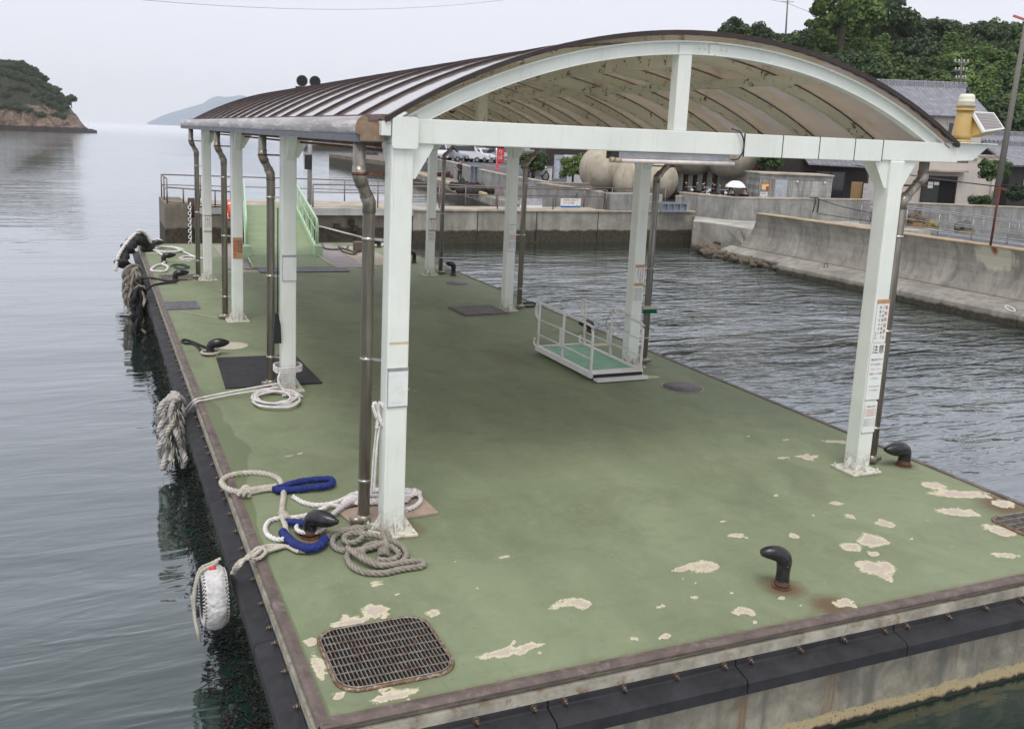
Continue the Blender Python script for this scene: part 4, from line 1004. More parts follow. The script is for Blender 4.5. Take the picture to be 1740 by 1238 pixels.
t = thing('mooring_rope', tuple(at(520, 900, 0)), 'white rope with blue sleeve looped round the near left bollard', 'rope')
mb = MB(); rope(mb, dk([(498, 843), (515, 853), (540, 858), (572, 853), (595, 842), (612, 836), (622, 834)]), .024, .15, .016); mb.build('free_end', M_ROPE_W, t)
mb = MB(); rope(mb, dk([(640, 836), (618, 846), (598, 857), (575, 860), (560, 858, .05), (545, 866, .05), (525, 874), (500, 879), (475, 880), (458, 885), (451, 897), (456, 909), (470, 916), (486, 915, .05)]), .024, .15, .016); mb.build('bight', M_ROPE_W, t)
mb = MB()
c = at(527, 904, 0)
rope(mb, [Vector((c.x+.125*cos(a), c.y+.125*sin(a), .05)) for a in np.linspace(0, 2*pi, 13)[:-1]], .022, .12, .014, closed=True); mb.build('collar', M_ROPE_W, t)
sleeve(dk([(480, 903, .05), (490, 915, .05), (503, 925, .06), (525, 931, .06), (543, 926, .06), (553, 914, .06)]), .041, 1).build('sleeve', M_BLUE, t)
sleeve(dk([(482, 888, .05), (500, 887, .06), (518, 890, .07)]), .034, 2).build('sleeve', M_BLUE, t)
mb = MB()
for k in range(4): u = 480+2*k; rope(mb, dk([(u-7, 872+3*k, .03), (u, 869+3*k, .07), (u+8, 872+3*k, .03)]), .016, .1, .014)
rope(mb, dk([(479, 872, .04), (481, 882, .06), (485, 893, .06), (486, 904, .05)]), .026, .1, .016); mb.build('knot', M_ROPE_B, t)
t = thing('mooring_rope', tuple(at(640, 860, 0)), 'heap of white rope piled on the board behind the near left post', 'rope')
mb = MB(); rope(mb, coil(650, 852, .36, .13, 3, 5, .045, .002), .022, .14, .016); mb.build('coil', M_ROPE_W, t)
mb = MB(); rope(mb, dk([(580, 858, .05), (600, 842, .06), (630, 833, .06), (665, 831, .06), (700, 834, .05), (715, 846, .05), (708, 858, .05), (690, 866, .05)]), .024, .14, .016); mb.build('coil', M_ROPE_W, t)
mb = MB(); rope(mb, dk([(560, 880, .05), (572, 868, .06), (590, 856, .07), (615, 845, .07), (640, 842, .06), (670, 846, .05), (690, 850, .06), (694, 843, .06), (680, 836, .05)]), .026, .14, .016); mb.build('coil', simple('lilac_white_rope', (.58, .53, .53), .85, .25, 12, 0, .5, 160, .003), t)
t = thing('mooring_rope', tuple(at(625, 930, 0)), 'thick grey three-strand rope coiled on the deck in front of the near left post', 'rope')
C2 = [(556, 912, .03), (575, 903, .03), (600, 897, .03), (630, 896, .04), (655, 903, .04), (660, 915, .05), (640, 927, .05), (610, 934, .04), (580, 934, .03), (566, 925, .03), (568, 912, .04), (585, 902, .06), (610, 900, .07), (618, 908, .06), (608, 919, .05), (590, 921, .04), (585, 912, .05), (600, 905, .08), (630, 908, .08), (655, 915, .06), (680, 925, .04), (691, 940, .03), (684, 953, .03), (660, 960, .03), (635, 955, .03), (617, 942, .03), (622, 928, .04), (645, 922, .06), (668, 930, .05), (678, 942, .03), (665, 951, .03), (640, 950, .03)]
mb = MB(); rope(mb, dk(C2), .027, .15, .016); mb.build('coil', M_ROPE_G, t)
mb = MB(); rope(mb, dk([(596, 935, .06), (590, 945, .03), (597, 960, .03), (618, 971, .03), (650, 973, .03), (685, 966, .03), (717, 961, .03), (719, 954, .03), (700, 953, .03), (672, 958, .03), (645, 960, .05), (620, 950, .07), (600, 937, .08), (590, 930, .07)]), .027, .15, .016); mb.build('coil', M_ROPE_G, t)
mb = MB(); rope(mb, dk([(650, 905, .09), (656, 918, .08), (657, 932, .06), (650, 942, .045)]), .026, .11, .016)
for k in range(3): rope(mb, dk([(644, 934+4*k, .04), (652, 930+4*k, .09), (660, 936+4*k, .04)]), .018, .1, .014)
mb.build('knot', M_ROPE_G, t)
t = thing('mooring_rope', tuple(at(455, 935, 0)), 'spliced beige rope from the near left bollard over the edge to the white fender', 'rope')
for k in range(3):
    mb = MB(); o = (k-1)*3
    rope(mb, dk([(552, 918, .03), (545, 928, .03), (527, 936, .03), (505, 936, .03), (488, 928, .03), (468, 929+o, .04), (445, 934+o*1.5, .04), (425, 944-o, .05), (409, 955+o, .05)])+[at(401+o, 965, -.02), at(397-o, 973, -.16)], .017, .09, .014); mb.build('strand', M_ROPE_B, t)
mb = MB(); rope(mb, dk([(450, 928, .06), (438, 938, .09), (428, 946, .06), (440, 948, .04), (452, 936, .07), (440, 930, .08), (427, 940, .06)]), .018, .09, .014); mb.build('knot', M_ROPE_B, t)
# rope hung on the bracket of the near left post
t = thing('hanging_rope', (-.15, .05, 1.5), 'white rope hung in a loop between the downpipe and the near left post', 'rope')
def pz_(u, v, y=.03): return aty(u, v, y)
mb = MB(); rope(mb, [pz_(640, 710), pz_(634, 690), pz_(638, 684), pz_(643, 700), pz_(648, 718, 0), pz_(653, 724, 0), pz_(655, 705, 0), pz_(650, 688, 0), pz_(645, 684), pz_(643, 698), pz_(641, 720), pz_(640, 728)], .017, .1, .014); mb.build('loop', M_ROPE_W, t)
mb = MB(); rope(mb, [pz_(645, 724), pz_(641, 750), pz_(638, 790), pz_(635, 835, .05)], .012, .05, .012); rope(mb, [pz_(640, 722), pz_(636, 760, .06), pz_(633, 800, .06), pz_(631, 840, .08)], .010, .05, .012); mb.build('tail', M_ROPE_W, t)
# second post: tidy coil and twin lines to the edge
t = thing('mooring_rope', tuple(at(470, 682, 0)), 'tidy coil of thin cream rope tied to the foot of the second left post', 'rope')
mb = MB(); rope(mb, coil(470, 683, .29, .36, 6, 2, .02, .0018), .017, .1, .016); mb.build('coil', M_ROPE_W, t)
mb = MB(); zz = .30
for k in range(3): z = zz+k*.03; rope(mb, [(-.15, 4.85, z), (.15, 4.85, z+.01), (.15, 5.15, z), (-.15, 5.15, z)], .015, .1, .016, closed=True)
rope(mb, [(-.13, 4.85, .31), (-.17, 4.80, .20), (-.10, 4.74, .06), (-.02, 4.65, .03), tuple(at(480, 672, .03))], .017, .1, .016); mb.build('lashing', M_ROPE_W, t)
mb = MB(); a0 = Vector((-.15, 4.88, .14)); rope(mb, [a0, at(400, 664, .07), at(345, 675, .03), at(330, 680, .015), at(318, 693, -.17), at(311, 705, -.30)], .014, .09, .02); mb.build('line', M_ROPE_W, t)
mb = MB(); rope(mb, [a0+Vector((0, -.04, -.05)), at(400, 669, .05), at(350, 679, .03), at(333, 683, .015), at(322, 697, -.17), at(314, 708, -.30)], .014, .09, .02); mb.build('line', M_ROPE_W, t)
t = thing('thin_line', tuple(at(340, 540, 0)), 'thin line lying from the ribbed mat on the left edge to the third left post', 'rope')
mb = MB(); mb.tube(spline([at(300, 527, .01), at(330, 533, .01), at(360, 538, .01), at(379, 541, .01)], .1), .006, 6); mb.build('cord', M_ROPE_B, t)
# black loop at the middle left bollard
t = thing('mooring_rope', tuple(at(330, 588, 0)), 'black rope looped flat on the deck round the middle left bollard', 'rope')
mb = MB(); rope(mb, dk([(352, 603, .03), (343, 598), (337, 590), (328, 584), (315, 583), (309, 579), (315, 577), (328, 581), (342, 587), (356, 592, .03)]), .022, .13, .02); mb.build('loop', M_ROPE_K, t)
mb = MB(); c = Vector((-.8, 7.35, .05)); rope(mb, [c+Vector((.14*cos(a), .14*sin(a), 0)) for a in np.linspace(0, 2*pi, 13)[:-1]], .020, .12, .016, closed=True); mb.build('collar', M_ROPE_B, t)
t = thing('mooring_rope', tuple(at(270, 480, 0)), 'two black ropes from the bollard by the far grate over the left edge', 'rope')
mb = MB(); rope(mb, [at(300, 476, .05), at(285, 477, .03), at(268, 474, .02), at(252, 472, .02), at(240, 475, -.2)], .028, .15, .03); mb.build('line', M_ROPE_K, t)
mb = MB(); rope(mb, [at(300, 479, .05), at(280, 481, .03), at(262, 484, .02), at(252, 490, -.05), at(245, 497, -.2)], .030, .15, .03); mb.build('line', M_ROPE_K, t)
t = thing('mooring_rope', tuple(at(290, 425, 0)), 'long white rope strewn over the far left corner of the deck', 'rope')
mb = MB(); rope(mb, dk([(250, 424, .03), (257, 412, .05), (268, 407, .08), (276, 411, .05), (264, 416, .04), (254, 421, .03), (265, 427, .03), (277, 434, .03), (282, 442, .03), (276, 448, .03), (264, 452, .03), (257, 459, .03), (270, 461, .03), (282, 460, .03), (285, 453, .03), (276, 449, .04)]), .032, .2, .04); mb.build('line', M_ROPE_W, t)
mb = MB(); rope(mb, coil(287, 426, .42, .75, 2, 9, .02, .004), .028, .2, .04); mb.build('coil', M_ROPE_W, t)
mb = MB(); rope(mb, dk([(300, 422, .03), (315, 429, .03), (332, 436, .03), (345, 439, .03), (325, 440, .03), (305, 439, .03), (318, 435, .03), (335, 437, .05)]), .026, .2, .04); mb.build('tail', M_ROPE_W, t)
t = thing('mooring_rope', tuple(at(310, 450, 0)), 'dark green rope tangle beside the far left bollard', 'rope')
mb = MB(); rope(mb, dk([(290, 452, .03), (300, 449, .04), (315, 452, .03), (320, 455, .03), (305, 456, .03), (296, 452, .04), (310, 449, .04), (322, 453, .03)]), .020, .15, .03); mb.build('tangle', simple('dark_green_rope', (.05, .06, .05), .8), t)
# lines at the ramp foot
t = thing('mooring_line', (4.3, 21, .3), 'pale mooring line stretched from the pier to the far right deck bollard', 'rope')
mb = MB(); rope(mb, spline([atd(541, 384, 37), at(580, 394, .55), at(618, 404, .28), at(634, 409, .14)], .3), .025, .2, .05); mb.build('line', M_ROPE_W, t)
mb = MB(); rope(mb, dk([(640, 412, .03), (634, 416, .03), (645, 418, .03), (655, 414, .05)]), .04, .2, .05); mb.build('turns', M_ROPE_W, t)
t = thing('hose', tuple(at(580, 424, 0)), 'black hose curled on the mauve plate beside the boarding ramp', 'hose')
mb = MB(); mb.tube(spline(dk([(547, 414, .05), (552, 422, .03), (565, 424, .03), (580, 423, .03), (575, 419, .03), (588, 424, .03), (605, 430, .03), (598, 432, .03), (580, 426, .03)]), .05), .03, 8); mb.build('tube', M_BLACK, t)
mb = MB(); mb.bb(4.95, 5.25, 19.9, 20.2, .012, .30); o = mb.build('deck_box', simple('brown_box', (.16, .115, .085), .7, .3), bevel=.01); tag(o, 'small brown box standing on the far deck right of the boarding ramp', 'box')
t = thing('hose', tuple(at(600, 425, 0)), 'black hose looped round the small brown box on the far deck', 'hose')
mb = MB(); mb.tube(spline(dk([(592, 418, .03), (590, 422, .03), (600, 428, .03), (612, 428, .03), (614, 424, .03)]), .05), .028, 8); mb.build('tube', M_BLACK, t)
t = thing('rope_loop', tuple(at(897, 517, 0)), 'black rope loop on the right edge behind the gangplank', 'rope')
mb = MB(); mb.tube(spline(dk([(912, 518, .06), (904, 521, .03), (890, 520, .03), (888, 516, .03), (900, 514, .03), (912, 516, .05)]), .05), .02, 8); mb.build('loop', M_ROPE_K, t)
t = thing('cord', (5.5, 5.3, .8), 'thin grey cord knotted on the right handrail of the gangplank', 'cord')
mb = MB(); mb.tube(spline([(5.46, 5.35, .89), (5.43, 5.36, .80), (5.40, 5.40, .70), (5.42, 5.42, .56), (5.47, 5.38, .62), (5.47, 5.35, .78), (5.48, 5.33, .90), (5.45, 5.28, .92), (5.44, 5.2, .86)], .02), .007, 6); mb.build('loop', simple('grey_cord', (.28, .28, .26), .8), t)
# ------------------------------------------------------------------ fenders over the left side
t = thing('tyre_fender', (-1.63, -.02, -.2), 'tyre wrapped in laced white canvas hanging on the near left side', 'fender')
C = Vector((-1.60, 0.02, -.40)); Rm, rm = .185, .085
mb = MB(); vs = []; n, m = 40, 16
for i in range(n):
    a = 2*pi*i/n
    for k in range(m):
        b = 2*pi*k/m; R = Rm+rm*.95*cos(b); vs.append(C+Vector((rm*1.22*sin(b), R*cos(a), R*sin(a))))
mb.add(vs, [(i*m+k, ((i+1) % n)*m+k, ((i+1) % n)*m+(k+1) % m, i*m+(k+1) % m) for i in range(n) for k in range(m)], 0, True)
mb.build('tyre', M_RUBBER, t)
mb = MB(); vs = []; n, m = 88, 12
for i in range(n):
    a = 2*pi*i/n; zig = .26 if i % 2 else -.08
    for k in range(m):
        b = (k/(m-1)-.5)*2*(.82+zig); R = Rm+(rm*.95+.012)*cos(b)+.003*sin(i*2.3)*sin(k*1.7); vs.append(C+Vector(((rm*1.22+.012)*sin(b), R*cos(a), R*sin(a))))
mb.add(vs, [(i*m+k, ((i+1) % n)*m+k, ((i+1) % n)*m+k+1, i*m+k+1) for i in range(n) for k in range(m-1)], 0, True)
mb.build('canvas_cover', M_CANVAS, t)
for s in (-1, 1):
    mb = MB()
    for i in range(44):
        a = 2*pi*i/44
        R0 = Rm+rm*.95*cos(1.25)+.012; R1 = Rm+.02
        b0 = 1.0; b1 = 1.5; p0 = C+Vector((s*(rm*1.22+.012)*sin(b0), (Rm+(rm*.95+.012)*cos(b0))*cos(a), (Rm+(rm*.95+.012)*cos(b0))*sin(a))); p1 = C+Vector((s*(rm*1.22+.006)*sin(b1), (Rm+rm*.95*cos(b1))*cos(a+.05), (Rm+rm*.95*cos(b1))*sin(a+.05)))
        mb.tube([p0, p1], .006, 5)
    mb.build('lacing', M_ROPE_W, t)
mb = MB(); 
for o in (0, .05): rope(mb, [Vector((o*.6, 0, 0))+C+Vector((.04, .03+o, .31)), C+Vector((-.02, .0+o, .29)), C+Vector((-.11, -.02+o, .26)), C+Vector((-.16, -.03+o, .10)), C+Vector((-.17, -.05+o, -.10)), C+Vector((-.15, -.12+o*2, -.26)), C+Vector((-.13, -.06+o, -.36)), C+Vector((-.16, .02+o, -.22)), C+Vector((-.18, .03+o, 0))], .014, .09, .014)
mb.build('rope_tail', M_ROPE_B, t)
mb = MB(); mb.tube([C+Vector((-.04, -.02, .275)), C+Vector((.02, -.03, .28))], .018, 10); mb.build('red_band', M_REDP, t)
def shaggy(x, y, ztop, L, w, seed, name, label, m, extra=None, tyre=False):
    t = thing(name, (x, y, ztop), label, 'fender')
    rnd = random.Random(seed)
    if tyre:
        mb = MB(); mb.tube([Vector((x, y+w*.8*cos(a), ztop-.45+w*1.1*sin(a))) for a in np.linspace(0, 2*pi, 29)[:-1]], w*.42, 12, closed=True); mb.build('tyre', M_RUBBER, t)
    for s in range(12):
        mb = MB(); ox, oy = rnd.uniform(-w, w)*.5, rnd.uniform(-w, w)
        P = [(x+.10+rnd.uniform(-.03, .03), y+oy*.4, ztop+.06), (x+ox*.3, y+oy*.7, ztop+rnd.uniform(.0, .08))]
        k = 7
        for i in range(k): P.append((x+ox+rnd.gauss(0, w*.18), y+oy+rnd.gauss(0, w*.22), ztop-L*(i+1)/k*(1 if s % 2 else .86)))
        rope(mb, P, rnd.uniform(.030, .044), .15, .025); mb.build('rope_hank', m if s % 3 else M_ROPE_B, t)
    for s in range(3):
        mb = MB(); z_ = ztop-.10-.24*s; rope(mb, [(x+w*.75*cos(a), y+w*.95*cos(a+.5)*.9, z_+w*.8*sin(a)) for a in np.linspace(0, 2*pi, 9)[:-1]], .038, .16, .025, closed=True); mb.build('rope_loop', m, t)
    mb = MB()
    for q in range(160):
        z = ztop-L*rnd.random()*.95; a = rnd.uniform(0, 2*pi); p = Vector((x+cos(a)*w*.62, y+sin(a)*w*1.15, z)); d = Vector((cos(a)*.05, sin(a)*.05, -.06-rnd.random()*.09))
        mb.tube([p, p+d*.6+Vector((0, 0, .01)), p+d], [.006, .005, .002], 4)
    mb.build('frayed_strands', m, t)
    return t
shaggy(-1.60, 4.75, .02, .86, .23, 4, 'rope_fender', 'shaggy pale rope fender bundle hanging by the twin cream lines', simple('pale_hank_rope', (.46, .44, .41), .9, .4, 9, 0, .6, 120, .004, (.16, .13, .07), (.58, .75)))
shaggy(-1.62, 13.9, -.02, .95, .20, 11, 'tyre_fender', 'dark tyre fender capped with white rope, hanging by the two black ropes', M_ROPE_K, tyre=True)
shaggy(-1.66, 16.2, .10, 1.05, .30, 6, 'rope_fender', 'large ragged grey rope fender bundle on the far left edge', M_ROPE_G)
t = thing('tyre_fender', (-1.7, 20.0, .3), 'black sheet-wrapped fender standing up over the far left corner with white rope on top', 'fender')
mb = MB(); mb.tube(spline([(-1.05, 20.6, .12), (-1.25, 20.3, .40), (-1.5, 20.0, .34), (-1.72, 19.8, .02), (-1.82, 19.6, -.30)], .06), [.16+.05*sin(i*1.9)+.04*sin(i*.8+1) for i in range(len(spline([(-1.05, 20.6, .12), (-1.25, 20.3, .40), (-1.5, 20.0, .34), (-1.72, 19.8, .02), (-1.82, 19.6, -.30)], .06)))], 9); mb.build('sheet', M_RUBBER, t)
mb = MB(); rope(mb, [(-.9, 20.8, .05), (-1.1, 20.5, .40), (-1.35, 20.2, .56), (-1.62, 19.85, .40), (-1.9, 19.6, .0), (-1.98, 19.5, -.4)], .05, .3, .05); rope(mb, [(-1.0, 20.3, .3), (-1.2, 20.1, .62), (-1.4, 20.0, .66)], .05, .3, .05); mb.build('rope', M_ROPE_W, t)
# ------------------------------------------------------------------ boarding ramp to the pier
def ramp():
    t = thing('boarding_ramp', (2.4, 18, 0), 'pale green boarding ramp with slatted rails leading up to the pier', 'ramp')
    A = Vector((1.45, 18.35, .13)); B = Vector((3.08, 29.9, .62)); wv = Vector((1.93, 0, 0))
    # the ramp leans with the view: left edge from A to B
    def P(s, c, z=0): return A+(B-A)*s+wv*c+Vector((0, 0, z))
    mb = MB(); mb.add([P(0, 0), P(0, 1), P(1, 1), P(1, 0), P(0, 0, -.08), P(0, 1, -.08), P(1, 1, -.08), P(1, 0, -.08)], [(0, 1, 2, 3), (7, 6, 5, 4), (0, 4, 5, 1), (1, 5, 6, 2), (2, 6, 7, 3), (3, 7, 4, 0)]); mb.build('walkway', M_DECKP, t)
    mb = MB(); mb.add([(1.36, 16.75, .03), (3.5, 16.6, .03), P(0, 1, -.005), P(0, 0, -.005), (1.36, 16.75, .015), (3.5, 16.6, .015), P(0, 1, -.03), P(0, 0, -.03)], [(0, 1, 2, 3), (7, 6, 5, 4), (0, 4, 5, 1), (1, 5, 6, 2), (3, 7, 4, 0)]); mb.build('flap', M_DECKP, t)
    mb = MB(); mb.tube([P(0, -.01, .012), (1.35, 16.74, .035)], .02, 6); mb.tube([P(0, 1.01, .012), (3.51, 16.59, .035)], .02, 6); mb.build('flap_edge', simple('cream_edge', (.66, .62, .44), .6), t)
    mb = MB(); mb.bar((1.43, 16.35, .018), (3.75, 16.2, .018), .72, .015); mb.build('foot_mat', M_GREYMAT, t)
    for c in (-.02, 1.02):
        mb = MB(); o = Vector((0, 0, 1))
        d = (B-A); a = P(0, c, -.18); b = P(1, c, -.18)
        vs = []
        for q in (a, b):
            for dx in (-.04, .04):
                for z in (0, .34): vs.append(q+Vector((dx, 0, z)))
        mb.add(vs, [(0, 1, 3, 2), (4, 6, 7, 5), (0, 4, 5, 1), (2, 3, 7, 6), (1, 5, 7, 3), (0, 2, 6, 4)]); mb.build('side_beam', M_MINT, t)
        mb = MB(); mb.bb(a.x-.12, a.x+.12, a.y-.15, a.y+.12, .0, .42); mb.build('foot_bracket', M_MINT, t, bevel=.02)
        top, bot = .98, .16
        mb = MB()
        mb.tube([P(.0, c, .32), P(.004, c, .86), P(.03, c, top), P(.97, c, top), P(1, c, .86), P(1, c, .16)], .035, 8); mb.build('handrail', M_MINT, t)
        mb = MB(); mb.tube([P(.0, c, .62), P(1, c, .62)], .018, 6); mb.tube([P(.0, c, .86), P(1, c, .86)], .012, 6); mb.build('mid_rail', M_MINT, t)
        for i in range(1, 16):
            s = i/16; main = i % 3 == 0
            mb = MB(); mb.bar(P(s, c, bot), P(s, c, top), .045 if main else .02, .045 if main else .02); mb.build('baluster', M_MINT, t)
M_DECKP = simple('faded_green_tread', (.235, .29, .16), .75, .18, 1.4, 0, .3, 200, .003, (.46, .44, .30), (.66, .74))
ramp()
t = thing('life_ring', (1.55, 24, .8), 'orange life ring hung on the left rail of the boarding ramp', 'life ring')
p = aty(389, 357, 24.2)
mb = MB(); mb.tube([p+Vector((.0, .30*cos(a), .30*sin(a))) for a in np.linspace(0, 2*pi, 29)[:-1]], .065, 12, closed=True); mb.build('ring', simple('orange_plastic', (.75, .10, .03), .45, .1), t)
mb = MB()
for k in range(4): a = pi/4+k*pi/2; mb.tube([p+Vector((0, .30*cos(a+d), .30*sin(a+d))) for d in (-.12, 0, .12)], .069, 12)
mb.build('bands', M_WHITE, t)
# ------------------------------------------------------------------ helpers for far things
def frame(u, v, D, yaw=0.0):
    """origin and local axes of an upright thing whose base centre stands at depth D; x to the right of the view"""
    p = atd(u, v, D); d = ray(u, v); a = atan2(d.y, d.x)-pi/2+yaw
    return p, a
def loc_thing(name, p, rz, label, cat, group=None): return thing(name, tuple(p), label, cat, group, rz=rz)
# ------------------------------------------------------------------ pier
pr = thing('pier', (12, 31, 0), 'concrete pier with a pale top running behind the pontoon', 'pier')
PZ = .47
mb = MB(); mb.bb(10.2, 24.6, 30.0, 31.7, -3, PZ-.06); mb.build('wall', M_CONC, pr)
mb = MB(); mb.bb(10.2, 24.7, 29.93, 31.75, PZ-.058, PZ+.02); mb.build('coping', M_CONCT, pr, bevel=.01)
mb = MB(); mb.bb(.9, 10.19, 30.35, 33.6, -3, PZ-.27); mb.bb(0.05, .89, 30.1, 33.6, -3, PZ+.16); mb.build('pier_head', concrete('pier_head_concrete', (.25, .21, .16, 1), wet_z=-.35, streak=.9), pr)
mb = MB(); mb.bb(3.0, 10.19, 29.98, 33.7, PZ-.269, PZ+.03); mb.bb(.895, 2.99, 30.3, 33.7, PZ-.265, PZ-.02); mb.build('head_slab', M_CONCL, pr, bevel=.01)
mb = MB(); mb.bb(.95, 10.2, 30.4, 33.6, PZ+.032, PZ+.05); mb.build('paving', M_CONCT, pr)
for x in (13.2, 16.1, 19.3, 22.4):
    mb = MB(); mb.bb(x-.015, x+.015, 29.985, 29.999, -.95, PZ-.06); mb.build('joint', M_GAPSHADE, pr)
for (u, v) in ((597, 378), (603, 388), (572, 385), (300, 375), (296, 382)):
    p = aty(u, v, 30.33); mb = MB(); mb.bb(p.x-.12, p.x+.12, 30.22, 30.345, p.z-.12, p.z+.12); mb.build('mooring_recess', simple('dark_recess', (.05, .032, .022), .8, .5, 9), pr, bevel=.02)
b0 = aty(1037, 329, 30.1); b1 = aty(1120, 362, 30.1)
mb = MB(); mb.bb(b0.x, b1.x+.1, 30.05, 31.2, PZ+.021, b0.z); mb.build('end_block', M_CONCG, pr, bevel=.02)
# corroded pile and chain at the pier head
t = thing('mooring_post', (1.0, 30.0, .3), 'rust-brown mooring post with a heavy white chain on the left end of the pier', 'post')
p = aty(325, 360, 30.0)
mb = MB(); mb.cyl((p.x, 30.0, .1), (p.x, 30.0, .86), .13, 14); mb.build('post', simple('maroon_post', (.06, .025, .02), .6, .3), t)
mb = MB()
for k in range(14):
    z = .62-k*.115; c = Vector((p.x-.05-.03*(k % 2), 29.80, z)); h = k % 2
    mb.tube([c+Vector(((.055*cos(a)) if h else .0, 0 if h else .055*cos(a), .075*sin(a))) for a in np.linspace(0, 2*pi, 11)[:-1]], .022, 6, closed=True)
mb.build('chain', M_WHITE, t)
def railing(pts, h, name, label, spacing=1.9, rails=(1.0, .58), r=.02, m=None, group=None, posts=True):
    t = thing(name, tuple(pts[0]), label, 'railing', group); m = m or simple('rail_brown_steel', (.22, .17, .15), .45, .3, 10, .5)
    P = [Vector(p) for p in pts]
    for f in rails:
        mb = MB(); mb.tube([p+Vector((0, 0, h*f)) for p in P], r if f == rails[0] else r*.7, 8); mb.build('rail', m, t)
    for a, b in zip(P[:-1], P[1:]):
        n = max(1, int(round((b-a).length/spacing)))
        for i in range(n+1 if b == P[-1] else n):
            q = a+(b-a)*(i/n); mb = MB(); mb.cyl(q, q+Vector((0, 0, h)), r*1.1, 8); mb.build('post', m, t)
    return t
railing([(5.9, 30.3, PZ+.05), (19.8, 30.2, PZ+.02)], .93, 'pier_railing', 'brown steel railing along the near edge of the pier right of the boarding ramp', 3.0, (1.0, .66), .028)
railing([(.15, 30.3, PZ+.16), (.15, 33.4, PZ+.16), (9.6, 33.4, PZ+.05), (12.3, 32.6, PZ+.02), (13.2, 31.55, PZ+.02), (24.0, 31.6, PZ+.02)], .95, 'pier_railing', 'brown steel railing round the far side of the pier head', 1.5, (1.0, .55), .026)
railing([(.15, 30.2, PZ+.16), (2.6, 30.5, PZ+.0)], .62, 'pier_railing', 'low brown railing on the left corner of the pier head', .62, (1.0, .1), .028)
t = thing('lamp_post', (4.9, 31, PZ), 'grey post with a black box on the pier behind the boarding ramp', 'post')
q = aty(526, 345, 31.5); qt = aty(522, 190, 31.5)
mb = MB(); mb.cyl((q.x, 31.5, PZ), (q.x, 31.5, 4.5), .10, 12); mb.build('post', M_GREY, t)
q2 = aty(524, 275, 31.3); mb = MB(); mb.bb(q2.x-.15, q2.x+.15, 31.25, 31.42, q2.z-.32, q2.z+.30); mb.bb(q2.x-.09, q2.x+.09, 31.2, 31.249, q2.z-.05, q2.z+.12); mb.build('box', M_BLACK, t, bevel=.02)
# banners on the railing
def banner(u0, v0, u1, v1, y, name, label, bg, lines):
    a = aty(u0, v0, y); b = aty(u1, v1, y); t = thing(name, (a.x, y, b.z), label, 'banner', None)
    mb = MB(); mb.bb(a.x, b.x, y-.01, y+.01, b.z, a.z, 0); cx = (a.x+b.x)/2; H = a.z-b.z
    for s, f, zz, mi, dx in lines:
        if s == '#': mb.bb(a.x+.0, b.x, y-.014, y-.0105, b.z, b.z+H*f, mi); continue
        put_text(mb, s, H*f, (cx+dx*(b.x-a.x), y-.016, b.z+H*zz), (1, 0, 0), (0, 0, 1), mi, fit=(b.x-a.x)*.92 if dx == 0 else (b.x-a.x)*.55)
    mb.build('sheet', [bg, M_WHITE, M_RED, M_INK, simple('blue_ink', (.03, .12, .42), .6), simple('green_ink', (.12, .5, .2), .6)], t)
banner(884, 337, 921, 353, 30.1, 'banner', 'faded mauve and white banner on the pier railing', simple('mauve_cloth', (.42, .38, .44), .8), [('直島・豊島', .27, .80, 1, 0), ('ART LINE 乗り場', .26, .50, 1, 0), ('#', .28, 0, 1, 0)])
banner(953, 337, 986, 353, 30.1, 'banner', 'white banner with red heading and a blue foot on the pier railing', M_WHITE, [('手荷物 お預かり', .26, .80, 2, 0), ('ホテルまで手配', .2, .48, 3, -.1), ('#', .2, 0, 4, 0), ('●', .3, .18, 5, .3)])
# gates
def gate(p0, p1, z0, z1, label, ribs=4, thick=.12):
    p0 = Vector(p0); p1 = Vector(p1); t = thing('flood_gate', ((p0.x+p1.x)/2, (p0.y+p1.y)/2, z0), label, 'gate', 'grey steel flood gates')
    d = (p1-p0).normalized(); L = (p1-p0).length; n = Vector((d.y, -d.x, 0)); m = simple('slate_gate_paint', (.21, .235, .28), .5, .2, 3, .1)
    mb = MB(); a = atan2(d.y, d.x); c = (p0+p1)/2
    mb.box((c.x, c.y, (z0+z1)/2), (L, .03, z1-z0), rz=a); mb.build('leaf', m, t)
    for z in (z0+.05, z1-.05):
        mb = MB(); mb.box((c.x+n.x*thick/2, c.y+n.y*thick/2, z), (L+.02, thick, .09), rz=a); mb.build('flange', m, t)
    for i in range(ribs+1):
        q = p0+d*(L*i/ribs); mb = MB(); mb.box((q.x+n.x*thick/2, q.y+n.y*thick/2, (z0+z1)/2), (.05, thick*.92, z1-z0-.19), rz=a); mb.build('rib', m, t)
g0 = aty(1122, 343, 29.85); g1 = aty(1163, 360, 29.85)
gate((g0.x, 29.8, 0), (g1.x, 29.8, 0), g1.z, g0.z, 'slate grey ribbed flood gate leaf fixed at the right end of the pier')
# ------------------------------------------------------------------ land behind
GZL = .92
WT = [at(763, 273, 1.4), at(808, 285, 1.36), at(816, 287, 1.36), at(858, 296, 1.36), at(934, 309, 1.36)]
L1_, L2_ = atd(722, 250, 138), atd(775, 240, 335)
S1, S2 = atd(1008, 300, 47), atd(1008, 300, 330)
land = [(28.6, 92), (28.0, 76)]+[(p.x+.2, p.y) for p in WT]+[(24.2, 36.5), (S1.x, S1.y), (S2.x, S2.y), (L2_.x, L2_.y), (L1_.x, L1_.y)]
GZR = .35
land2 = [(24.21, 36.4), (26.6, 32.3), (25.8, 28.6), (33.9, 28.6), (35.8, 27.9), (41.6, 25.6), (62, 17.5), (120, -5), (300, 40), (S2.x+.02, S2.y-.1), (S1.x+.02, S1.y-.01)]
mb = MB(); mb.prism(land2, -3, GZR); o = mb.build('road', M_ASPH, loc=(61, 60, 0)); tag(o, 'asphalt ground round the spheres and houses', 'ground', kind='structure')
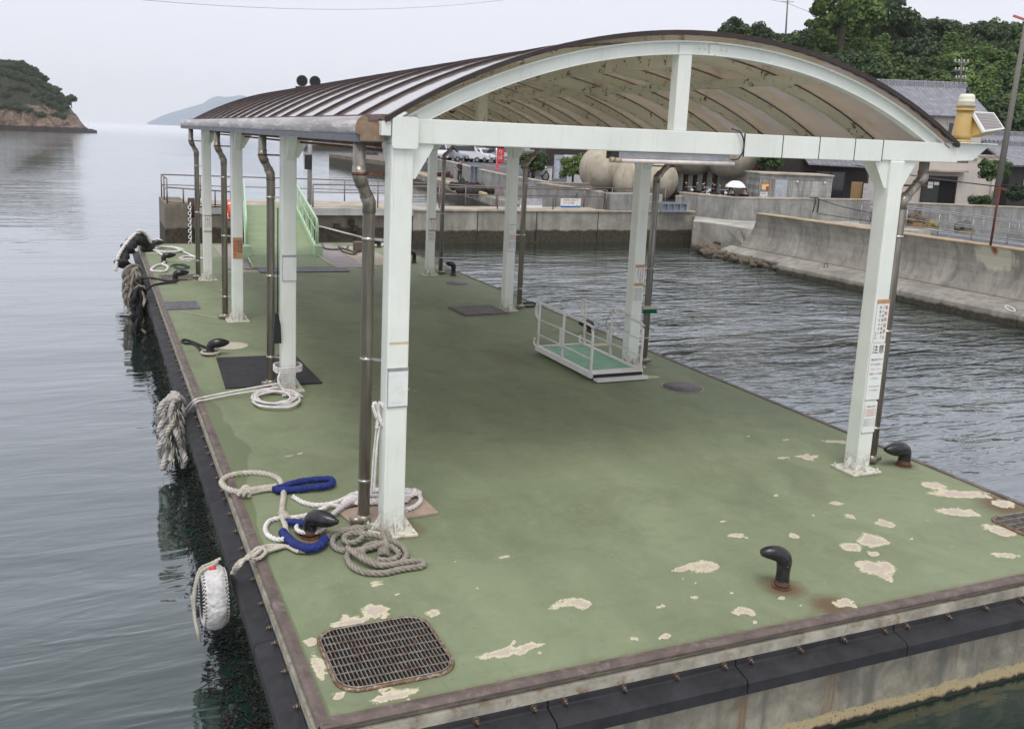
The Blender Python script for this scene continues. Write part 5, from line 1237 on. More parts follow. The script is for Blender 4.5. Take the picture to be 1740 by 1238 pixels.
mb = MB(); mb.prism(land, -3, GZL); o = mb.build('ground', M_ASPH, loc=(60, 60, 0)); tag(o, 'dark asphalt quayside ground and car park behind the flood walls', 'ground', kind='structure')
q = [(19.55, 37.4), (19.9, 44), (21.9, 55), (23.9, 65.5), (26.7, 82), (28.0, 92), (31.5, 92), (29.5, 76)]+[(p.x+.5, p.y) for p in WT]+[(24.7, 36.4), (24.0, 34.4)]
mb = MB(); mb.prism(q, -3, 0.0); o = mb.build('quay', M_CONC); tag(o, 'low concrete fishing quay with yellow kerb blocks', 'quay')
for i in range(16):
    f = i/16; a = Vector((19.9, 44, 0)).lerp(Vector((26.7, 82, 0)), .06+f*.85); b = a+(Vector((26.7, 82, 0))-Vector((19.9, 44, 0))).normalized()*1.6
    t = None; mb = MB(); mb.bar(a+Vector((.12, 0, .09)), b+Vector((.12, 0, .09)), .22, .17); o = mb.build('kerb_block', simple('pale_yellow_kerb', (.62, .50, .26), .8, .3, 4, 0, .2, 60, .003, (.3, .25, .18), (.5, .7)), bevel=.02)
    tag(o, 'pale yellow kerb block on the edge of the fishing quay', 'kerb', 'yellow kerb blocks along the quay edge')
# quay flood walls
def wallrun(pts, z0, z1, thick, label, m=M_CONCG, cap=M_CONCT, name='flood_wall', group=None, batter=0.0):
    P = [Vector((p[0], p[1], 0)) for p in pts]; c = sum(P, Vector())/len(P)
    t = thing(name, (c.x, c.y, z0), label, 'wall', group)
    for k, (mm, za, zb, th, nm) in enumerate(((m, z0, z1-.06, thick, 'wall_body'), (cap, z1-.059, z1, thick+.05, 'wall_cap'))):
        vs = []; n = len(P)
        for i, p in enumerate(P):
            d = (P[min(i+1, n-1)]-P[max(i-1, 0)]).normalized(); nn = Vector((d.y, -d.x, 0))
            for s in (-.5, .5):
                for z in (za, zb):
                    off = batter*(1 if z == za and s > 0 and k == 0 else 0); vs.append(p+nn*(s*th+off)+Vector((0, 0, z)))
        fs = [(4*i+a, 4*i+b, 4*i+4+b, 4*i+4+a) for i in range(n-1) for a, b in ((0, 1), (1, 3), (3, 2), (2, 0))]+[(0, 2, 3, 1), (4*n-4, 4*n-3, 4*n-1, 4*n-2)]
        mb = MB(); mb.add(vs, fs); mb.build(nm, mm, t)
    return t
wallrun([(28.3, 78), WT[0], WT[1]], -.0, 1.38, .35, 'far concrete flood wall behind the standing angler')
wallrun([WT[2], WT[3], WT[4], (24.3, 37.6)], -.0, 1.36, .35, 'long streaked concrete flood wall in front of the road')
wallrun([at(916, 310, 1.34), at(1000, 321, 1.34), at(1022, 325, 1.34)], -.0, 1.34, .30, 'pale-topped concrete flood wall next to the big concrete spheres')
wallrun([(24.5, 31.2), (26.5, 32.0)], 0, 1.15, .3, 'short concrete wall stub left of the scooter gap')
p0, p1 = WT[1], WT[2]
gate((p0.x-.1, p0.y+.2, 0), (p1.x, p1.y-.2, 0), .1, 1.55, 'narrow grey flood gate between the two quay walls', 2, .2)
a = aty(978, 326, 33.2); b = aty(1000, 350, 33.2)
gate((a.x, 33.2, 0), (b.x+.2, 32.9, 0), b.z, a.z, 'grey ribbed flood gate at the landward end of the pier railing')
# lower landing between pier and flood wall
plat = [(22.9, 27.55), (24.65, 29.85), (24.72, 31.4), (26.9, 33.6), (27.6, 32.0), (25.7, 28.3), (33.9, 28.2), (33.9, 23.4), (23.5, 23.4), (23.3, 24.8), (23.45, 26.2)]
M_LAND = concrete('landing_concrete', (.46, .44, .38, 1), streak=.1)
mb = MB(); mb.prism(plat[::-1], -3, .22); a_, b_ = Vector((22.9, 27.55, 0)), Vector((24.65, 29.85, 0)); nn_ = Vector((-(b_-a_).y, (b_-a_).x, 0)).normalized()*.01
q0, q1 = a_.lerp(b_, .12)+nn_, a_.lerp(b_, .96)+nn_
mb.quad(q0+Vector((0, 0, -1.2)), q1+Vector((0, 0, -1.2)), q1+Vector((0, 0, -.12)), q0+Vector((0, 0, -.12)), 1)  # black quad on the landing face stands for the shade of a cavity
o = mb.build('landing', [M_LAND, M_GAPSHADE]); tag(o, 'pale concrete landing between the pier and the curved sea wall', 'landing')
C_, F_, D_, E_ = Vector((22.85, 27.5, .212)), Vector((23.47, 26.15, .212)), at(1233, 416, -.72), at(1262, 413, -.60)
G_, H_ = Vector((22.98, 23.85, -.5)), Vector((23.32, 24.75, .212))
mb = MB(); tp = [C_, D_, E_, F_, G_, H_]; lo_ = [Vector((v.x, v.y, -3)) for v in tp]
mb.add(tp+lo_, [(0, 1, 2), (0, 2, 3), (3, 2, 4, 5), (0, 6, 7, 1), (1, 7, 8, 2), (2, 8, 10, 4), (0, 3, 9, 6)])
o = mb.build('slipway', M_CONCS); tag(o, 'sloping concrete slipway beside the end of the curved sea wall', 'slipway')
wallrun([(24.9, 31.5), (25.6, 28.35), (25.9, 28.1), (33.7, 28.0)], .2, 1.32, .32, 'light-capped concrete flood wall with two black cables, in front of the block shed', batter=.08)
t = thing('mooring_cable', (30.2, 27.8, 1.3), 'two black cables hanging over the light-capped flood wall', 'cable')
c0 = aty(1383, 345, 27.78)
mb = MB(); mb.tube(spline([(c0.x, 28.1, 1.34), (c0.x, 27.72, 1.33), (c0.x-.03, 27.70, .9), (c0.x-.10, 27.7, .65)], .1), .03, 6); mb.build('cable', M_BLACK, t)
mb = MB(); mb.tube(spline([(c0.x+.2, 28.1, 1.34), (c0.x+.2, 27.72, 1.33), (c0.x+.22, 27.70, .9), (c0.x+.2, 27.7, .65)], .1), .03, 6); mb.build('cable', M_BLACK, t)
mb = MB(); mb.tube(spline([(c0.x+.2, 27.7, 1.3), (c0.x+1.0, 26.9, 1.0), (c0.x+2.1, 26.0, .75), (c0.x+2.9, 25.3, .5)], .2), .022, 6); mb.tube(spline([(c0.x+.2, 27.7, .6), (c0.x+1.4, 26.6, .45), (c0.x+2.9, 25.3, .3)], .2), .018, 6); mb.build('cable', M_BLACK, t)
# sea wall with apron
def seawall():
    t = thing('sea_wall', (22.9, 0, -.5), 'long curved grey concrete sea wall with a pale coping on the right', 'wall')
    prof = [(22.80, -.50), (22.93, -.25), (23.03, .05), (23.07, .35), (23.02, .65), (22.90, .90), (22.86, .94)]
    ys = [24.0]+list(np.arange(22.0, -32, -3.0)); n = len(prof)
    vs = []
    for j, y in enumerate(ys):
        for x, z in prof: vs.append((x, (y-.55*(z+.5)) if j == 0 else y, z))
    m = len(ys)
    back = []
    for j, y in enumerate(ys): back += [(23.30, (y-.55*1.44) if j == 0 else y, .94), (23.45, y if j else 23.9, -2.5), (22.80, y, -2.5)]
    b = len(vs); vs += back
    fs = [(j*n+i, j*n+i+1, (j+1)*n+i+1, (j+1)*n+i) for j in range(m-1) for i in range(n-1)]
    for j in range(m-1):
        fs += [(j*n+n-1, b+3*j, b+3*j+3, (j+1)*n+n-1), (b+3*j, b+3*j+1, b+3*j+4, b+3*j+3)]
    fs += [tuple(range(n))+(b, b+1, b+2)]
    mb = MB(); mb.add(vs, fs); mb.build('wall_face', M_CONCS, t)
    mb = MB(); mb.add([(22.84, 23.25, .942), (22.84, -32, .942), (23.32, -32, .942), (23.32, 23.25, .942), (22.84, 23.15, 1.0), (22.84, -32, 1.0), (23.32, -32, 1.0), (23.32, 23.15, 1.0)], [(0, 3, 2, 1), (4, 5, 6, 7), (0, 1, 5, 4), (1, 2, 6, 5), (2, 3, 7, 6), (3, 0, 4, 7)])
    mb.build('coping', concrete('orange_coping', (.50, .38, .24, 1), streak=.1), t, bevel=.02)
seawall()
def apron(x0, y0, y1, z, label):
    mb = MB(); n = 8
    mb.add([(x0, y0, -3), (x0, y0, z-.06), (x0+.10, y0, z), (22.795, y0, -.505), (22.795, y0, -3), (x0, y1, -3), (x0, y1, z-.06), (x0+.10, y1, z), (22.795, y1, -.505), (22.795, y1, -3)], [(0, 1, 6, 5), (1, 2, 7, 6), (2, 3, 8, 7), (0, 4, 3, 2, 1), (5, 6, 7, 8, 9), (3, 4, 9, 8)])
    o = mb.build('apron', M_CONCS, bevel=.03); tag(o, label, 'ledge', 'concrete ledges at the foot of the sea wall'); return o
apron(21.38, -30, 9.9, -.63, 'sea wall ledge section with a pale iron ring, nearest the right edge')
apron(21.40, 9.92, 14.5, -.63, 'middle concrete ledge section at the foot of the sea wall')
apron(21.50, 14.52, 20.1, -.64, 'far concrete ledge section beside the heap of stones')
apron(22.25, 20.12, 24.6, -.66, 'narrow dark ledge between the stones and the sea wall')
t = thing('mooring_ring', tuple(at(1716, 527, -.6)), 'pale iron mooring ring lying on the ledge at the right edge', 'ring')
c = at(1716, 527, -.58); mb = MB(); mb.tube([c+Vector((.13*cos(a), .13*sin(a), .06*sin(a)+.05)) for a in np.linspace(0, 2*pi, 17)[:-1]], .015, 6, closed=True); mb.build('ring', M_WHITE, t)
t = thing('mooring_ring', tuple(at(1402, 455, -.55)), 'small dark iron ring on the ledge left of the near right post', 'ring')
c = at(1403, 456, -.6); mb = MB(); mb.tube([c+Vector((.09*cos(a), 0, .09*sin(a)+.09)) for a in np.linspace(0, 2*pi, 15)[:-1]], .014, 6, closed=True); mb.build('ring', M_RUSTY, t)
# stones
M_ROCK = simple('tan_stone', (.21, .165, .115), .9, .6, 3, 0, .9, 14, .03, (.045, .04, .03), (.42, .62))
rnd = random.Random(12)
def stone_mesh(seed):
    mb = MB(); mb.sphere((0, 0, 0), 1, 12, 8, sc=(1, .75, .6))
    mb.v = [tuple(Vector(v)*(1+.32*mnoise.noise(Vector(v)*1.4+Vector((seed*7.1, 0, 0))))) for v in mb.v]; mb.sm = [False]*len(mb.sm)
    return mb.mesh('stone', M_ROCK)
SM = [stone_mesh(k) for k in range(5)]
for k in range(54):
    f = k/53; a = Vector((22.1, 26.6)).lerp(Vector((22.15, 20.3)), f); s = rnd.uniform(.13, .36)*(1.25 if f < .2 else 1)
    hz = max(0, .55*(1-f*7)) if f < .15 else 0
    o = bpy.data.objects.new('stone', SM[k % 5]); COL.objects.link(o); o.location = (a.x+rnd.uniform(-.5, .9 if f > .15 else 1.4), a.y+rnd.uniform(-.4, .4), -.98+rnd.uniform(0, .14)+hz*rnd.random())
    o.rotation_euler = (rnd.uniform(-.4, .4), rnd.uniform(-.4, .4), rnd.uniform(0, 6.3)); o.scale = (s, s, s*.9); tag(o, 'tan stone in the heap along the waterline below the slipway', 'stone', 'stones heaped along the waterline')
# rusty pole on the sea wall and wires
t = thing('iron_pole', tuple(at(1683, 417, 1.0)), 'thin rusty iron pole standing on the sea wall coping', 'pole')
a = at(1683, 417, 1.0); h = a+Vector((.06, 0, 1.83))
mb = MB(); mb.cyl(a, h, .035, 10); mb.build('shaft', simple('red_rust', (.13, .03, .02), .8, .4, 14), t); mb = MB(); mb.bar(h+Vector((-.14, .05, -.1)), h+Vector((.22, -.05, -.12)), .07, .07); mb.build('arm', M_RUSTY, t)
t = thing('wire', tuple(h), 'dark wire running from the rusty pole to the left behind the near right post', 'wire')
mb = MB(); mb.tube(spline([h+Vector((0, 0, -.05)), h+Vector((1.2, 4, .05)), h+Vector((2.6, 8.5, .3))], .5), .02, 5); mb.build('wire_run', M_BLACK, t)
t = thing('wire', tuple(h), 'dark wire running from the rusty pole out of the picture on the right', 'wire')
mb = MB(); mb.tube(spline([h, h+Vector((.2, -3, -.02)), h+Vector((.3, -8, .1))], .5), .02, 5); mb.build('wire_run', M_BLACK, t)
# second flood wall, railings and walkway in the inner basin
wallrun([(34.6, 28.3), (35.65, 27.55), (41.4, 25.2), (60, 17.6)], -1.5, 1.22, .35, 'dark-stained flood wall in front of the beige house', M_CONCG)
wlk = [(32.5, 26.8, .20), (33.05, 25.16, .16), (34.78, 20.0, -.07), (37.2, 12.8, -.35)]
t = thing('walkway', wlk[1], 'grey metal gangway with railings sloping down behind the sea wall', 'gangway')
mb = MB()
for a, b in zip(wlk[:-1], wlk[1:]): mb.bar(a, b, 1.1, .12)
mb.build('deck_frame', M_GREY, t)
for off in (-.55, .55):
    for h_, r_ in ((.98, .03), (.5, .02), (.15, .03)):
        mb = MB(); mb.tube([Vector(p)+Vector((off*.95, off*.3, h_)) for p in wlk], r_, 6); mb.build('rail', M_GREY, t)
    for k in range(12):
        f = k/11*2.999; i = int(f); p = Vector(wlk[i]).lerp(Vector(wlk[i+1]), f-i)+Vector((off*.95, off*.3, 0)); mb = MB(); mb.cyl(p, p+Vector((0, 0, .98)), .022, 6); mb.build('rail_post', M_GREY, t)
t = thing('float', (37.5, 17.5, -1), 'low dark mooring float behind the sea wall', 'float')
mb = MB(); mb.bb(33.8, 41, 16.5, 18.2, -1.1, -.7); mb.build('float_body', simple('dark_float', (.05, .05, .045), .8), t, bevel=.05)
for k, (u, v, s) in enumerate(((1580, 385, .35), (1640, 388, .38), (1560, 375, .4))):
    p = atd(u, v, 44); t = thing('gear_bundle', tuple(p), ['yellow crate of fishing gear on the basin edge', 'grey heap of nets by the dark-stained flood wall', 'bundle of brown net beside the walkway'][k], 'gear')
    mb = MB(); rn = random.Random(k)
    for q in range(40): mb.sphere((p.x+rn.gauss(0, s*.5), p.y+rn.gauss(0, s*.35), p.z+abs(rn.gauss(0, s*.3))), s*.42, 7, 5)
    mb.build('nets', [simple('ochre_gear', (.30, .23, .06), .8, .5, 9), simple('grey_nets', (.13, .13, .12), .9, .5, 9), simple('brown_nets', (.15, .11, .08), .9, .5, 9)][k], t)
    mb = MB(); mb.box((p.x, p.y, p.z-.2), (s*2.4, s*1.6, .3), rz=.3); mb.build('pallet', M_WOOD, t)
# ------------------------------------------------------------------ concrete spheres
def m_sphere():
    N = NT('sphere_concrete'); w = N.world()
    col = N.mix(N.ramp(N.noise(w, .8, 8, .7, .4), .35, .68), (.36, .315, .24, 1), (.54, .48, .38, 1))
    col = N.mix(N.math('MULTIPLY', N.ramp(N.noise(w, 1.7, 9, .75, .6), .52, .68), .7), col, (.21, .195, .11, 1))
    col = N.mix(N.math('MULTIPLY', N.ramp(N.noise(N.mapping(w, (2, 2, .3)), 1.5, 6), .52, .7), .5), col, (.22, .18, .125, 1))
    return N.fin(col, .85, N.bump(N.noise(w, 12, 6), .3, .02))
M_SPH = m_sphere()
t = thing('sphere_pavilion', tuple(atd(1140, 345, 52)), 'cluster of huge concrete spheres over a red-brown glazed pavilion', 'pavilion')
for u, v, r, D in ((1026, 288, 42, 52), (1078, 308, 38, 51), (1116, 306, 36, 51.5), (1178, 247, 50, 53), (1243, 260, 44, 52), (1254, 306, 36, 54)):
    c = atd(u, v, D); mb = MB(); mb.sphere(c, r*D/1565, 40, 28); mb.build('sphere', M_SPH, t)
fp, fa = frame(1192, 342, 54)
def box_local(p, a, x, y, z, dx, dy, dz):
    M = Matrix.Rotation(a, 3, 'Z'); return (Vector(p)+M @ Vector((x, y, z)), (dx, dy, dz), a)
gz = GZR-fp.z
for i in range(12):
    x = -2.6+i*.55; c, d, a = box_local(fp, fa, x, .0, gz+1.0, .12 if i % 3 else .18, .1, 2.1); mb = MB(); mb.box(c, d, a); mb.build('frame_post', M_REDWOOD, t)
c, d, a = box_local(fp, fa, .4, 0, gz+2.15, 6.6, .22, .28); mb = MB(); mb.box(c, d, a); mb.build('lintel', M_REDWOOD, t)
for i in range(9):
    x = -1.75+i*.55; c, d, a = box_local(fp, fa, x-.13, .08, gz+1.2, .36, .02, 1.35); mb = MB(); mb.box(c, d, a); mb.build('window_pane', simple('pale_green_pane', (.50, .54, .46), .25, .15, 3), t)
c, d, a = box_local(fp, fa, -2.95, .1, gz+.9, .9, .2, 1.9); mb = MB(); mb.box(c, d, a); mb.build('brick_pier', simple('brick_red', (.16, .06, .04), .85, .4, 8), t)
c, d, a = box_local(fp, fa, .4, 1.6, gz+1.1, 7, .1, 2.3); mb = MB(); mb.box(c, d, a); mb.build('back_wall', simple('dark_back_wall', (.06, .03, .022), .8), t)
# ------------------------------------------------------------------ shed
def shed():
    a = atd(1287, 352, 47); b = atd(1410, 349, 47); a.z = b.z = GZR; d = (b-a).normalized(); ang = atan2(d.y, d.x); L = (b-a).length
    t = thing('block_shed', tuple(a), 'low streaky concrete block shed with a pale door and two posters', 'shed', rz=ang)
    H = 2.06
    m = NT('block_wall'); w = m.world(); col = m.mix(m.ramp(m.noise(m.mapping(w, (2.4, 2.4, .25)), 1.5, 6, .65), .42, .64), (.47, .47, .44, 1), (.22, .21, .175, 1))
    br = m.n('ShaderNodeTexBrick'); br.inputs['Scale'].default_value = 1; br.inputs['Brick Width'].default_value = .4; br.inputs['Row Height'].default_value = .2; br.inputs['Mortar Size'].default_value = .008
    br.inputs['Color1'].default_value = (1, 1, 1, 1); br.inputs['Color2'].default_value = (.88, .88, .88, 1); br.inputs['Mortar'].default_value = (.62, .62, .6, 1)
    mp = m.mapping(m.o, (1, 1, 1), rot=(radians(90), 0, 0)); m.l(mp, br.inputs['Vector'])
    m.fin(m.mix(1.0, col, br.outputs[0], 'MULTIPLY'), .9)
    mb = MB(); mb.bb(0, L, 0, 2.4, 0, H-.30); mb.build('wall', m.m, t, local=True)
    mb = MB(); mb.bb(-.02, L+.02, -.02, 2.42, H-.299, H-.05); mb.build('band', M_CONCG, t, local=True)
    mb = MB(); mb.bb(-.08, L+.05, -.1, 2.5, H-.049, H+.02); mb.build('roof_slab', M_CONCT, t, local=True)
    mb = MB(); mb.bb(.80, 1.42, -.02, -.002, 0, H-.31); mb.build('door', simple('pale_grey_door', (.44, .47, .50), .5), t, local=True)
    mb = MB(); mb.bb(.74, .795, -.03, -.002, 0, H-.301); mb.bb(1.425, 1.48, -.03, -.002, 0, H-.301); mb.build('door_frame', M_CONCG, t, local=True)
    for x in (1.9, 3.3):
        mb = MB(); mb.sphere((x, -.06, H-.38), .06, 10, 8); mb.bb(x-.015, x+.015, -.05, -.002, H-.5, H-.4); mb.build('outdoor_lamp', M_WHITE, t, local=True)
    for k, (z0, z1) in enumerate(((1.18, 1.58), (.70, 1.14))):
        mb = MB(); mb.bb(.10-.04*k, .50-.04*k, -.012, -.002, z0, z1, 0)
        if k == 0:
            mb.bb(.13, .47, -.016, -.0125, z0+.03, z1-.10, 1); mb.bb(.34, .47, -.019, -.0165, z0+.03, z1-.18, 4); put_text(mb, 'お知らせ', .07, (.30, -.02, z1-.05), (1, 0, 0), (0, 0, 1), 1)
        else:
            mb.bb(.07, .45, -.016, -.0125, z0+.06, z1-.05, 2); put_text(mb, '案内図', .08, (.24, -.02, z1-.12), (1, 0, 0), (0, 0, 1), 4)
            for q in range(3): mb.bb(.10+q*.1, .17+q*.1, -.02, -.0165, z0+.1, z0+.18, 1 if q % 2 else 4)
        mb.build('poster', [simple('orange_poster', (.55, .13, .03), .5) if k == 0 else simple('teal_poster', (.16, .42, .42), .5), simple('cream_poster', (.75, .68, .35), .5), M_WHITE, M_INK, M_RED], t, local=True)
shed()
# ------------------------------------------------------------------ houses
def roof_mb(L, Wd, z, rise, over=.5):
    """gable roof, ridge along local x; returns list of (mb, name)"""
    out = []
    for s in (-1, 1):
        out.append(s)
    return out
def house(name, u0, u1, vb, D, label, floors, depth, m_wall, roofrise, eave_z, yaw=0, wins=(), doors=(), ridge=True, gable=False, zb=None, extra=None):
    a = atd(u0, vb, D); b = atd(u1, vb, D); zb = GZR if zb is None else zb; a.z = b.z = zb
    d = (b-a).normalized(); L = (b-a).length; ang = atan2(d.y, d.x)+yaw
    t = thing(name, tuple(a), label, 'house', rz=ang)
    mb = MB(); mb.bb(0, L, 0, depth, 0, eave_z); mb.build('wall', m_wall, t, local=True)
    ov = .38; sl = sqrt((depth/2+ov)**2+roofrise**2)
    for s in (-1, 1):
        # each slope is its own mesh whose local y runs up the slope, so that the tile rows follow it
        y0 = -ov if s < 0 else depth+ov; ye = depth/2
        mb = MB(); n = 1
        mb.add([(-ov, 0, 0), (L+ov, 0, 0), (L+ov, sl, 0), (-ov, sl, 0), (-ov, 0, -.12), (L+ov, 0, -.12), (L+ov, sl, -.12), (-ov, sl, -.12)], [(0, 1, 2, 3), (7, 6, 5, 4), (0, 4, 5, 1), (1, 5, 6, 2), (2, 6, 7, 3), (3, 7, 4, 0)])
        r = mb.build('roof', M_TILE, t, local=True)
        th = atan2(roofrise, depth/2+ov)
        r.location = (0 if s < 0 else L, y0, eave_z-.05); r.rotation_euler = (th, 0, 0 if s < 0 else pi)
    mb = MB(); zr = eave_z-.05+roofrise
    mb.bb(-ov-.05, L+ov+.05, depth/2-.16, depth/2+.16, zr-.08, zr+.16); mb.cyl((-ov-.08, depth/2, zr+.19), (L+ov+.08, depth/2, zr+.19), .10, 10); mb.build('ridge', M_TILE, t, local=True)
    for s in (0, L):   # gable triangles
        mb = MB(); mb.add([(s, 0, eave_z), (s, depth, eave_z), (s, depth/2, zr-.12)], [(0, 1, 2)]); mb.add([(s-.03, 0, eave_z), (s-.03, depth, eave_z), (s-.03, depth/2, zr-.12)], [(0, 2, 1)]); mb.build('gable', m_wall, t, local=True)
    for (x0, x1, z0, z1, fm) in wins:
        mb = MB(); w_ = .05
        for q in ((x0-w_, x0, z0-w_, z1+w_), (x1, x1+w_, z0-w_, z1+w_)): mb.bb(q[0], q[1], -.06, -.001, q[2], q[3])
        mb.bb(x0, x1, -.055, -.001, z1, z1+w_); mb.bb(x0, x1, -.07, -.001, z0-w_, z0); mb.bb((x0+x1)/2-.02, (x0+x1)/2+.02, -.05, -.02, z0, z1)
        f = mb.build('window', fm, t, local=True); mb = MB(); mb.bb(x0, x1, -.018, -.001, z0, z1); mb.build('pane', M_GLASS, f, local=True)
    for (x0, x1, z1, fm, leaf) in doors:
        mb = MB(); mb.bb(x0-.08, x0, -.1, -.001, 0, z1+.3); mb.bb(x1, x1+.08, -.1, -.001, 0, z1+.3); mb.bb(x0, x1, -.09, -.001, z1, z1+.3); f = mb.build('door', fm, t, local=True)
        mb = MB(); mb.bb(x0, (x0+x1)/2, -.05, -.03, 0, z1); mb.build('door_leaf', leaf, f, local=True); mb = MB(); mb.bb((x0+x1)/2, x1, -.02, -.001, 0, z1); mb.build('doorway_shade', M_GAPSHADE, f, local=True)  # black panel stands for the unlit inside behind the open half
    return t, L, ang
M_WFR = simple('cream_window_frame', (.50, .48, .42), .6)
hb, L, ang = house('house', 1470, 1650, 358, 56, 'beige two-storey house with a grey tiled roof and a dark sliding entrance', 2, 6.5, M_BEIGE, 1.95, 5.65, wins=((4.4, 5.7, 4.1, 5.2, M_WFR), (2.2, 3.5, 4.1, 5.2, M_WFR), (.5, 1.6, 4.1, 5.2, M_WFR), (.4, 1.6, .9, 2.0, M_WFR)), doors=((3.3, 5.25, 1.75, simple('dark_brown_frame', (.05, .022, .018), .6), simple('dark_door_leaf', (.04, .045, .045), .4)),))
mb = MB(); mb.bb(3.2, 5.7, -.55, -.001, 2.32, 2.42); mb.build('canopy', M_CONCT, hb, local=True)
mb = MB(); mb.bb(5.0, L-.02, -.12, -.001, 3.15, 3.28); mb.build('string_course', M_BEIGE, hb, local=True)
mb = MB(); mb.bb(L+.002, L+1.35, .02, 4, 0, 3.3); mb.build('side_wing', M_BEIGE, hb, local=True)
mb = MB(); mb.bb(L+.002, L+1.45, -.06, 4.1, 3.301, 3.42); mb.build('wing_roof', M_CONCT, hb, local=True)
L += 1.3
mb = MB(); mb.cyl((L-.3, -.08, 0), (L-.3, -.08, 3.2), .04, 8); mb.build('drainpipe', M_BEIGE, hb, local=True)
mb = MB(); mb.bb(L-.15, L+.1, -.2, -.001, .9, 1.3); mb.build('meter_box', M_WHITE, hb, local=True)
for k in range(3):
    mb = MB(); mb.bb(3.6+(k % 2)*.36, 3.9+(k % 2)*.36, -.056, -.0505, 1.5-(k//2)*.2, 1.68-(k//2)*.2); mb.build('paper', M_WHITE, hb, local=True)
ha, L2, a2 = house('house', 1285, 1468, 352, 53, 'dark old timber house with a low tiled porch roof behind the shed', 1, 7, M_DARKWOOD, 1.9, 3.9, wins=((3.3, 4.9, .5, 2.1, simple('dark_frame', (.05, .04, .035), .6)), (.4, 2.4, .9, 2.0, simple('dark_frame', (.05, .04, .035), .6))))
mb = MB(); mb.add([(2.4, -1.0, 2.55), (6.2, -1.0, 2.5), (6.2, 0, 2.95), (2.4, 0, 2.95), (2.4, -1.0, 2.47), (6.2, -1.0, 2.42), (6.2, 0, 2.87), (2.4, 0, 2.87)], [(0, 1, 2, 3), (7, 6, 5, 4), (0, 4, 5, 1), (1, 5, 6, 2), (2, 6, 7, 3), (3, 7, 4, 0)]); mb.build('porch_roof', M_TILE, ha, local=True)
p = atd(1452, 352, 48.5); p.z = GZR; fr = frame(1452, 352, 48.5)[1]
t = thing('plywood_board', tuple(p), 'upright brown plywood board leaning in front of the dark timber house', 'board', rz=fr)
mb = MB(); mb.bb(-.27, .27, 0, .03, .1, 1.75); mb.bb(-.27, -.23, -.03, -.001, .1, 1.75); mb.bb(.23, .27, -.03, -.001, .1, 1.75); mb.build('board', M_WOOD, t, local=True)
p = atd(1474, 352, 48); p.z = GZR
t = thing('siding_panel', tuple(p), 'pale pinkish siding panel right of the plywood board', 'panel', rz=fr)
for k in range(4):
    mb = MB(); mb.bb(-.3, .7, 0, .05, .62+k*.27, .88+k*.27); mb.build('plank', simple('pale_pink_siding', (.46, .43, .43), .7, .2), t, local=True)
mb = MB(); mb.bb(-.28, -.2, .06, .12, 0, 1.7); mb.bb(.6, .68, .06, .12, 0, 1.7); mb.build('frame_post', M_GREY, t, local=True)
house('house', 1708, 1830, 352, 60, 'dark house with a pale sloping roof edge at the right of the picture', 1, 6, simple('black_boards', (.03, .028, .028), .7, .4, 4), 1.3, 2.9, wins=((1.0, 2.0, .9, 1.9, M_WFR),))
house('house', 1668, 1790, 330, 66, 'grey-tiled house behind the leaning utility pole', 2, 7, simple('grey_render', (.16, .15, .15), .8, .2), 1.6, 3.4, wins=((1.0, 2.2, 1.6, 2.6, M_WFR), (3.2, 4.4, 1.6, 2.6, M_WFR)))
house('house', 1660, 1800, 300, 82, 'small house with a dark tiled roof higher up behind the others', 2, 7, simple('pale_render', (.42, .40, .40), .8, .2), 1.6, 5.4, wins=((2.0, 3.2, 3.6, 4.7, M_WFR),))
house('house', 925, 1003, 305, 66, 'dark brown building with a pale door behind the concrete spheres', 1, 8, simple('dark_brown_boards', (.045, .03, .028), .7, .4, 4), 1.6, 3.6, wins=(), doors=((.7, 1.6, 1.95, simple('pale_door_frame', (.40, .42, .46), .5), simple('pale_blue_door', (.50, .54, .62), .5)),))
t = thing('low_wall', tuple(atd(985, 300, 60)), 'short white wall beside the dark brown building', 'wall')
p, a = frame(985, 300, 60); mb = MB(); mb.box((p.x, p.y, GZL+.9), (2.2, .2, 1.8), a); mb.build('wall_body', simple('white_render', (.62, .62, .64), .8, .15), t)
# ------------------------------------------------------------------ breakwater and dolphin far out
t = thing('breakwater', (60, 228, -1), 'distant grey concrete breakwater beyond the pier', 'breakwater')
mb = MB(); mb.add([(48.7, 221.4, -3), (82, 239, -3), (80, 245, -3), (46.5, 227, -3), (48.7, 221.4, 1.5), (82, 239, 1.5), (80, 245, 1.5), (46.5, 227, 1.5)], [(0, 1, 5, 4), (1, 2, 6, 5), (2, 3, 7, 6), (3, 0, 4, 7), (4, 5, 6, 7)])
mb.build('wall_body', concrete('breakwater_concrete', (.30, .29, .28, 1), wet_z=0.0, streak=.6), t)
p = at(632, 268, -1.0); t = thing('buoy', tuple(p), 'dark buoy floating off the pier', 'buoy')
mb = MB(); mb.lathe([(.7, -.3), (1.1, .2), (1.2, .8), (.9, 1.5), (.4, 2.0), (.1, 2.1)], p, 16); mb.build('float_body', simple('dark_buoy', (.03, .035, .05), .6), t)
t = thing('wharf', (35, 88, -1), 'far timber-edged wharf with a fence at the end of the quay', 'wharf')
mb = MB(); mb.bb(29, 60, 92.5, 125, -3, .4); mb.build('deck_slab', concrete('wharf_concrete', (.2, .16, .13, 1), wet_z=-.1), t)
mb = MB(); mb.bb(29, 60, 92.3, 92.49, .1, .38); mb.build('timber_edge', simple('brown_timber_edge', (.15, .06, .04), .8), t)
mb = MB(); mb.bb(30, 60, 94, 94.3, .4, 2.2); mb.build('fence_panel', M_CONCG, t)
t = thing('harbour_hall', (45, 135, 1), 'long pale harbour building behind the parked cars', 'building')
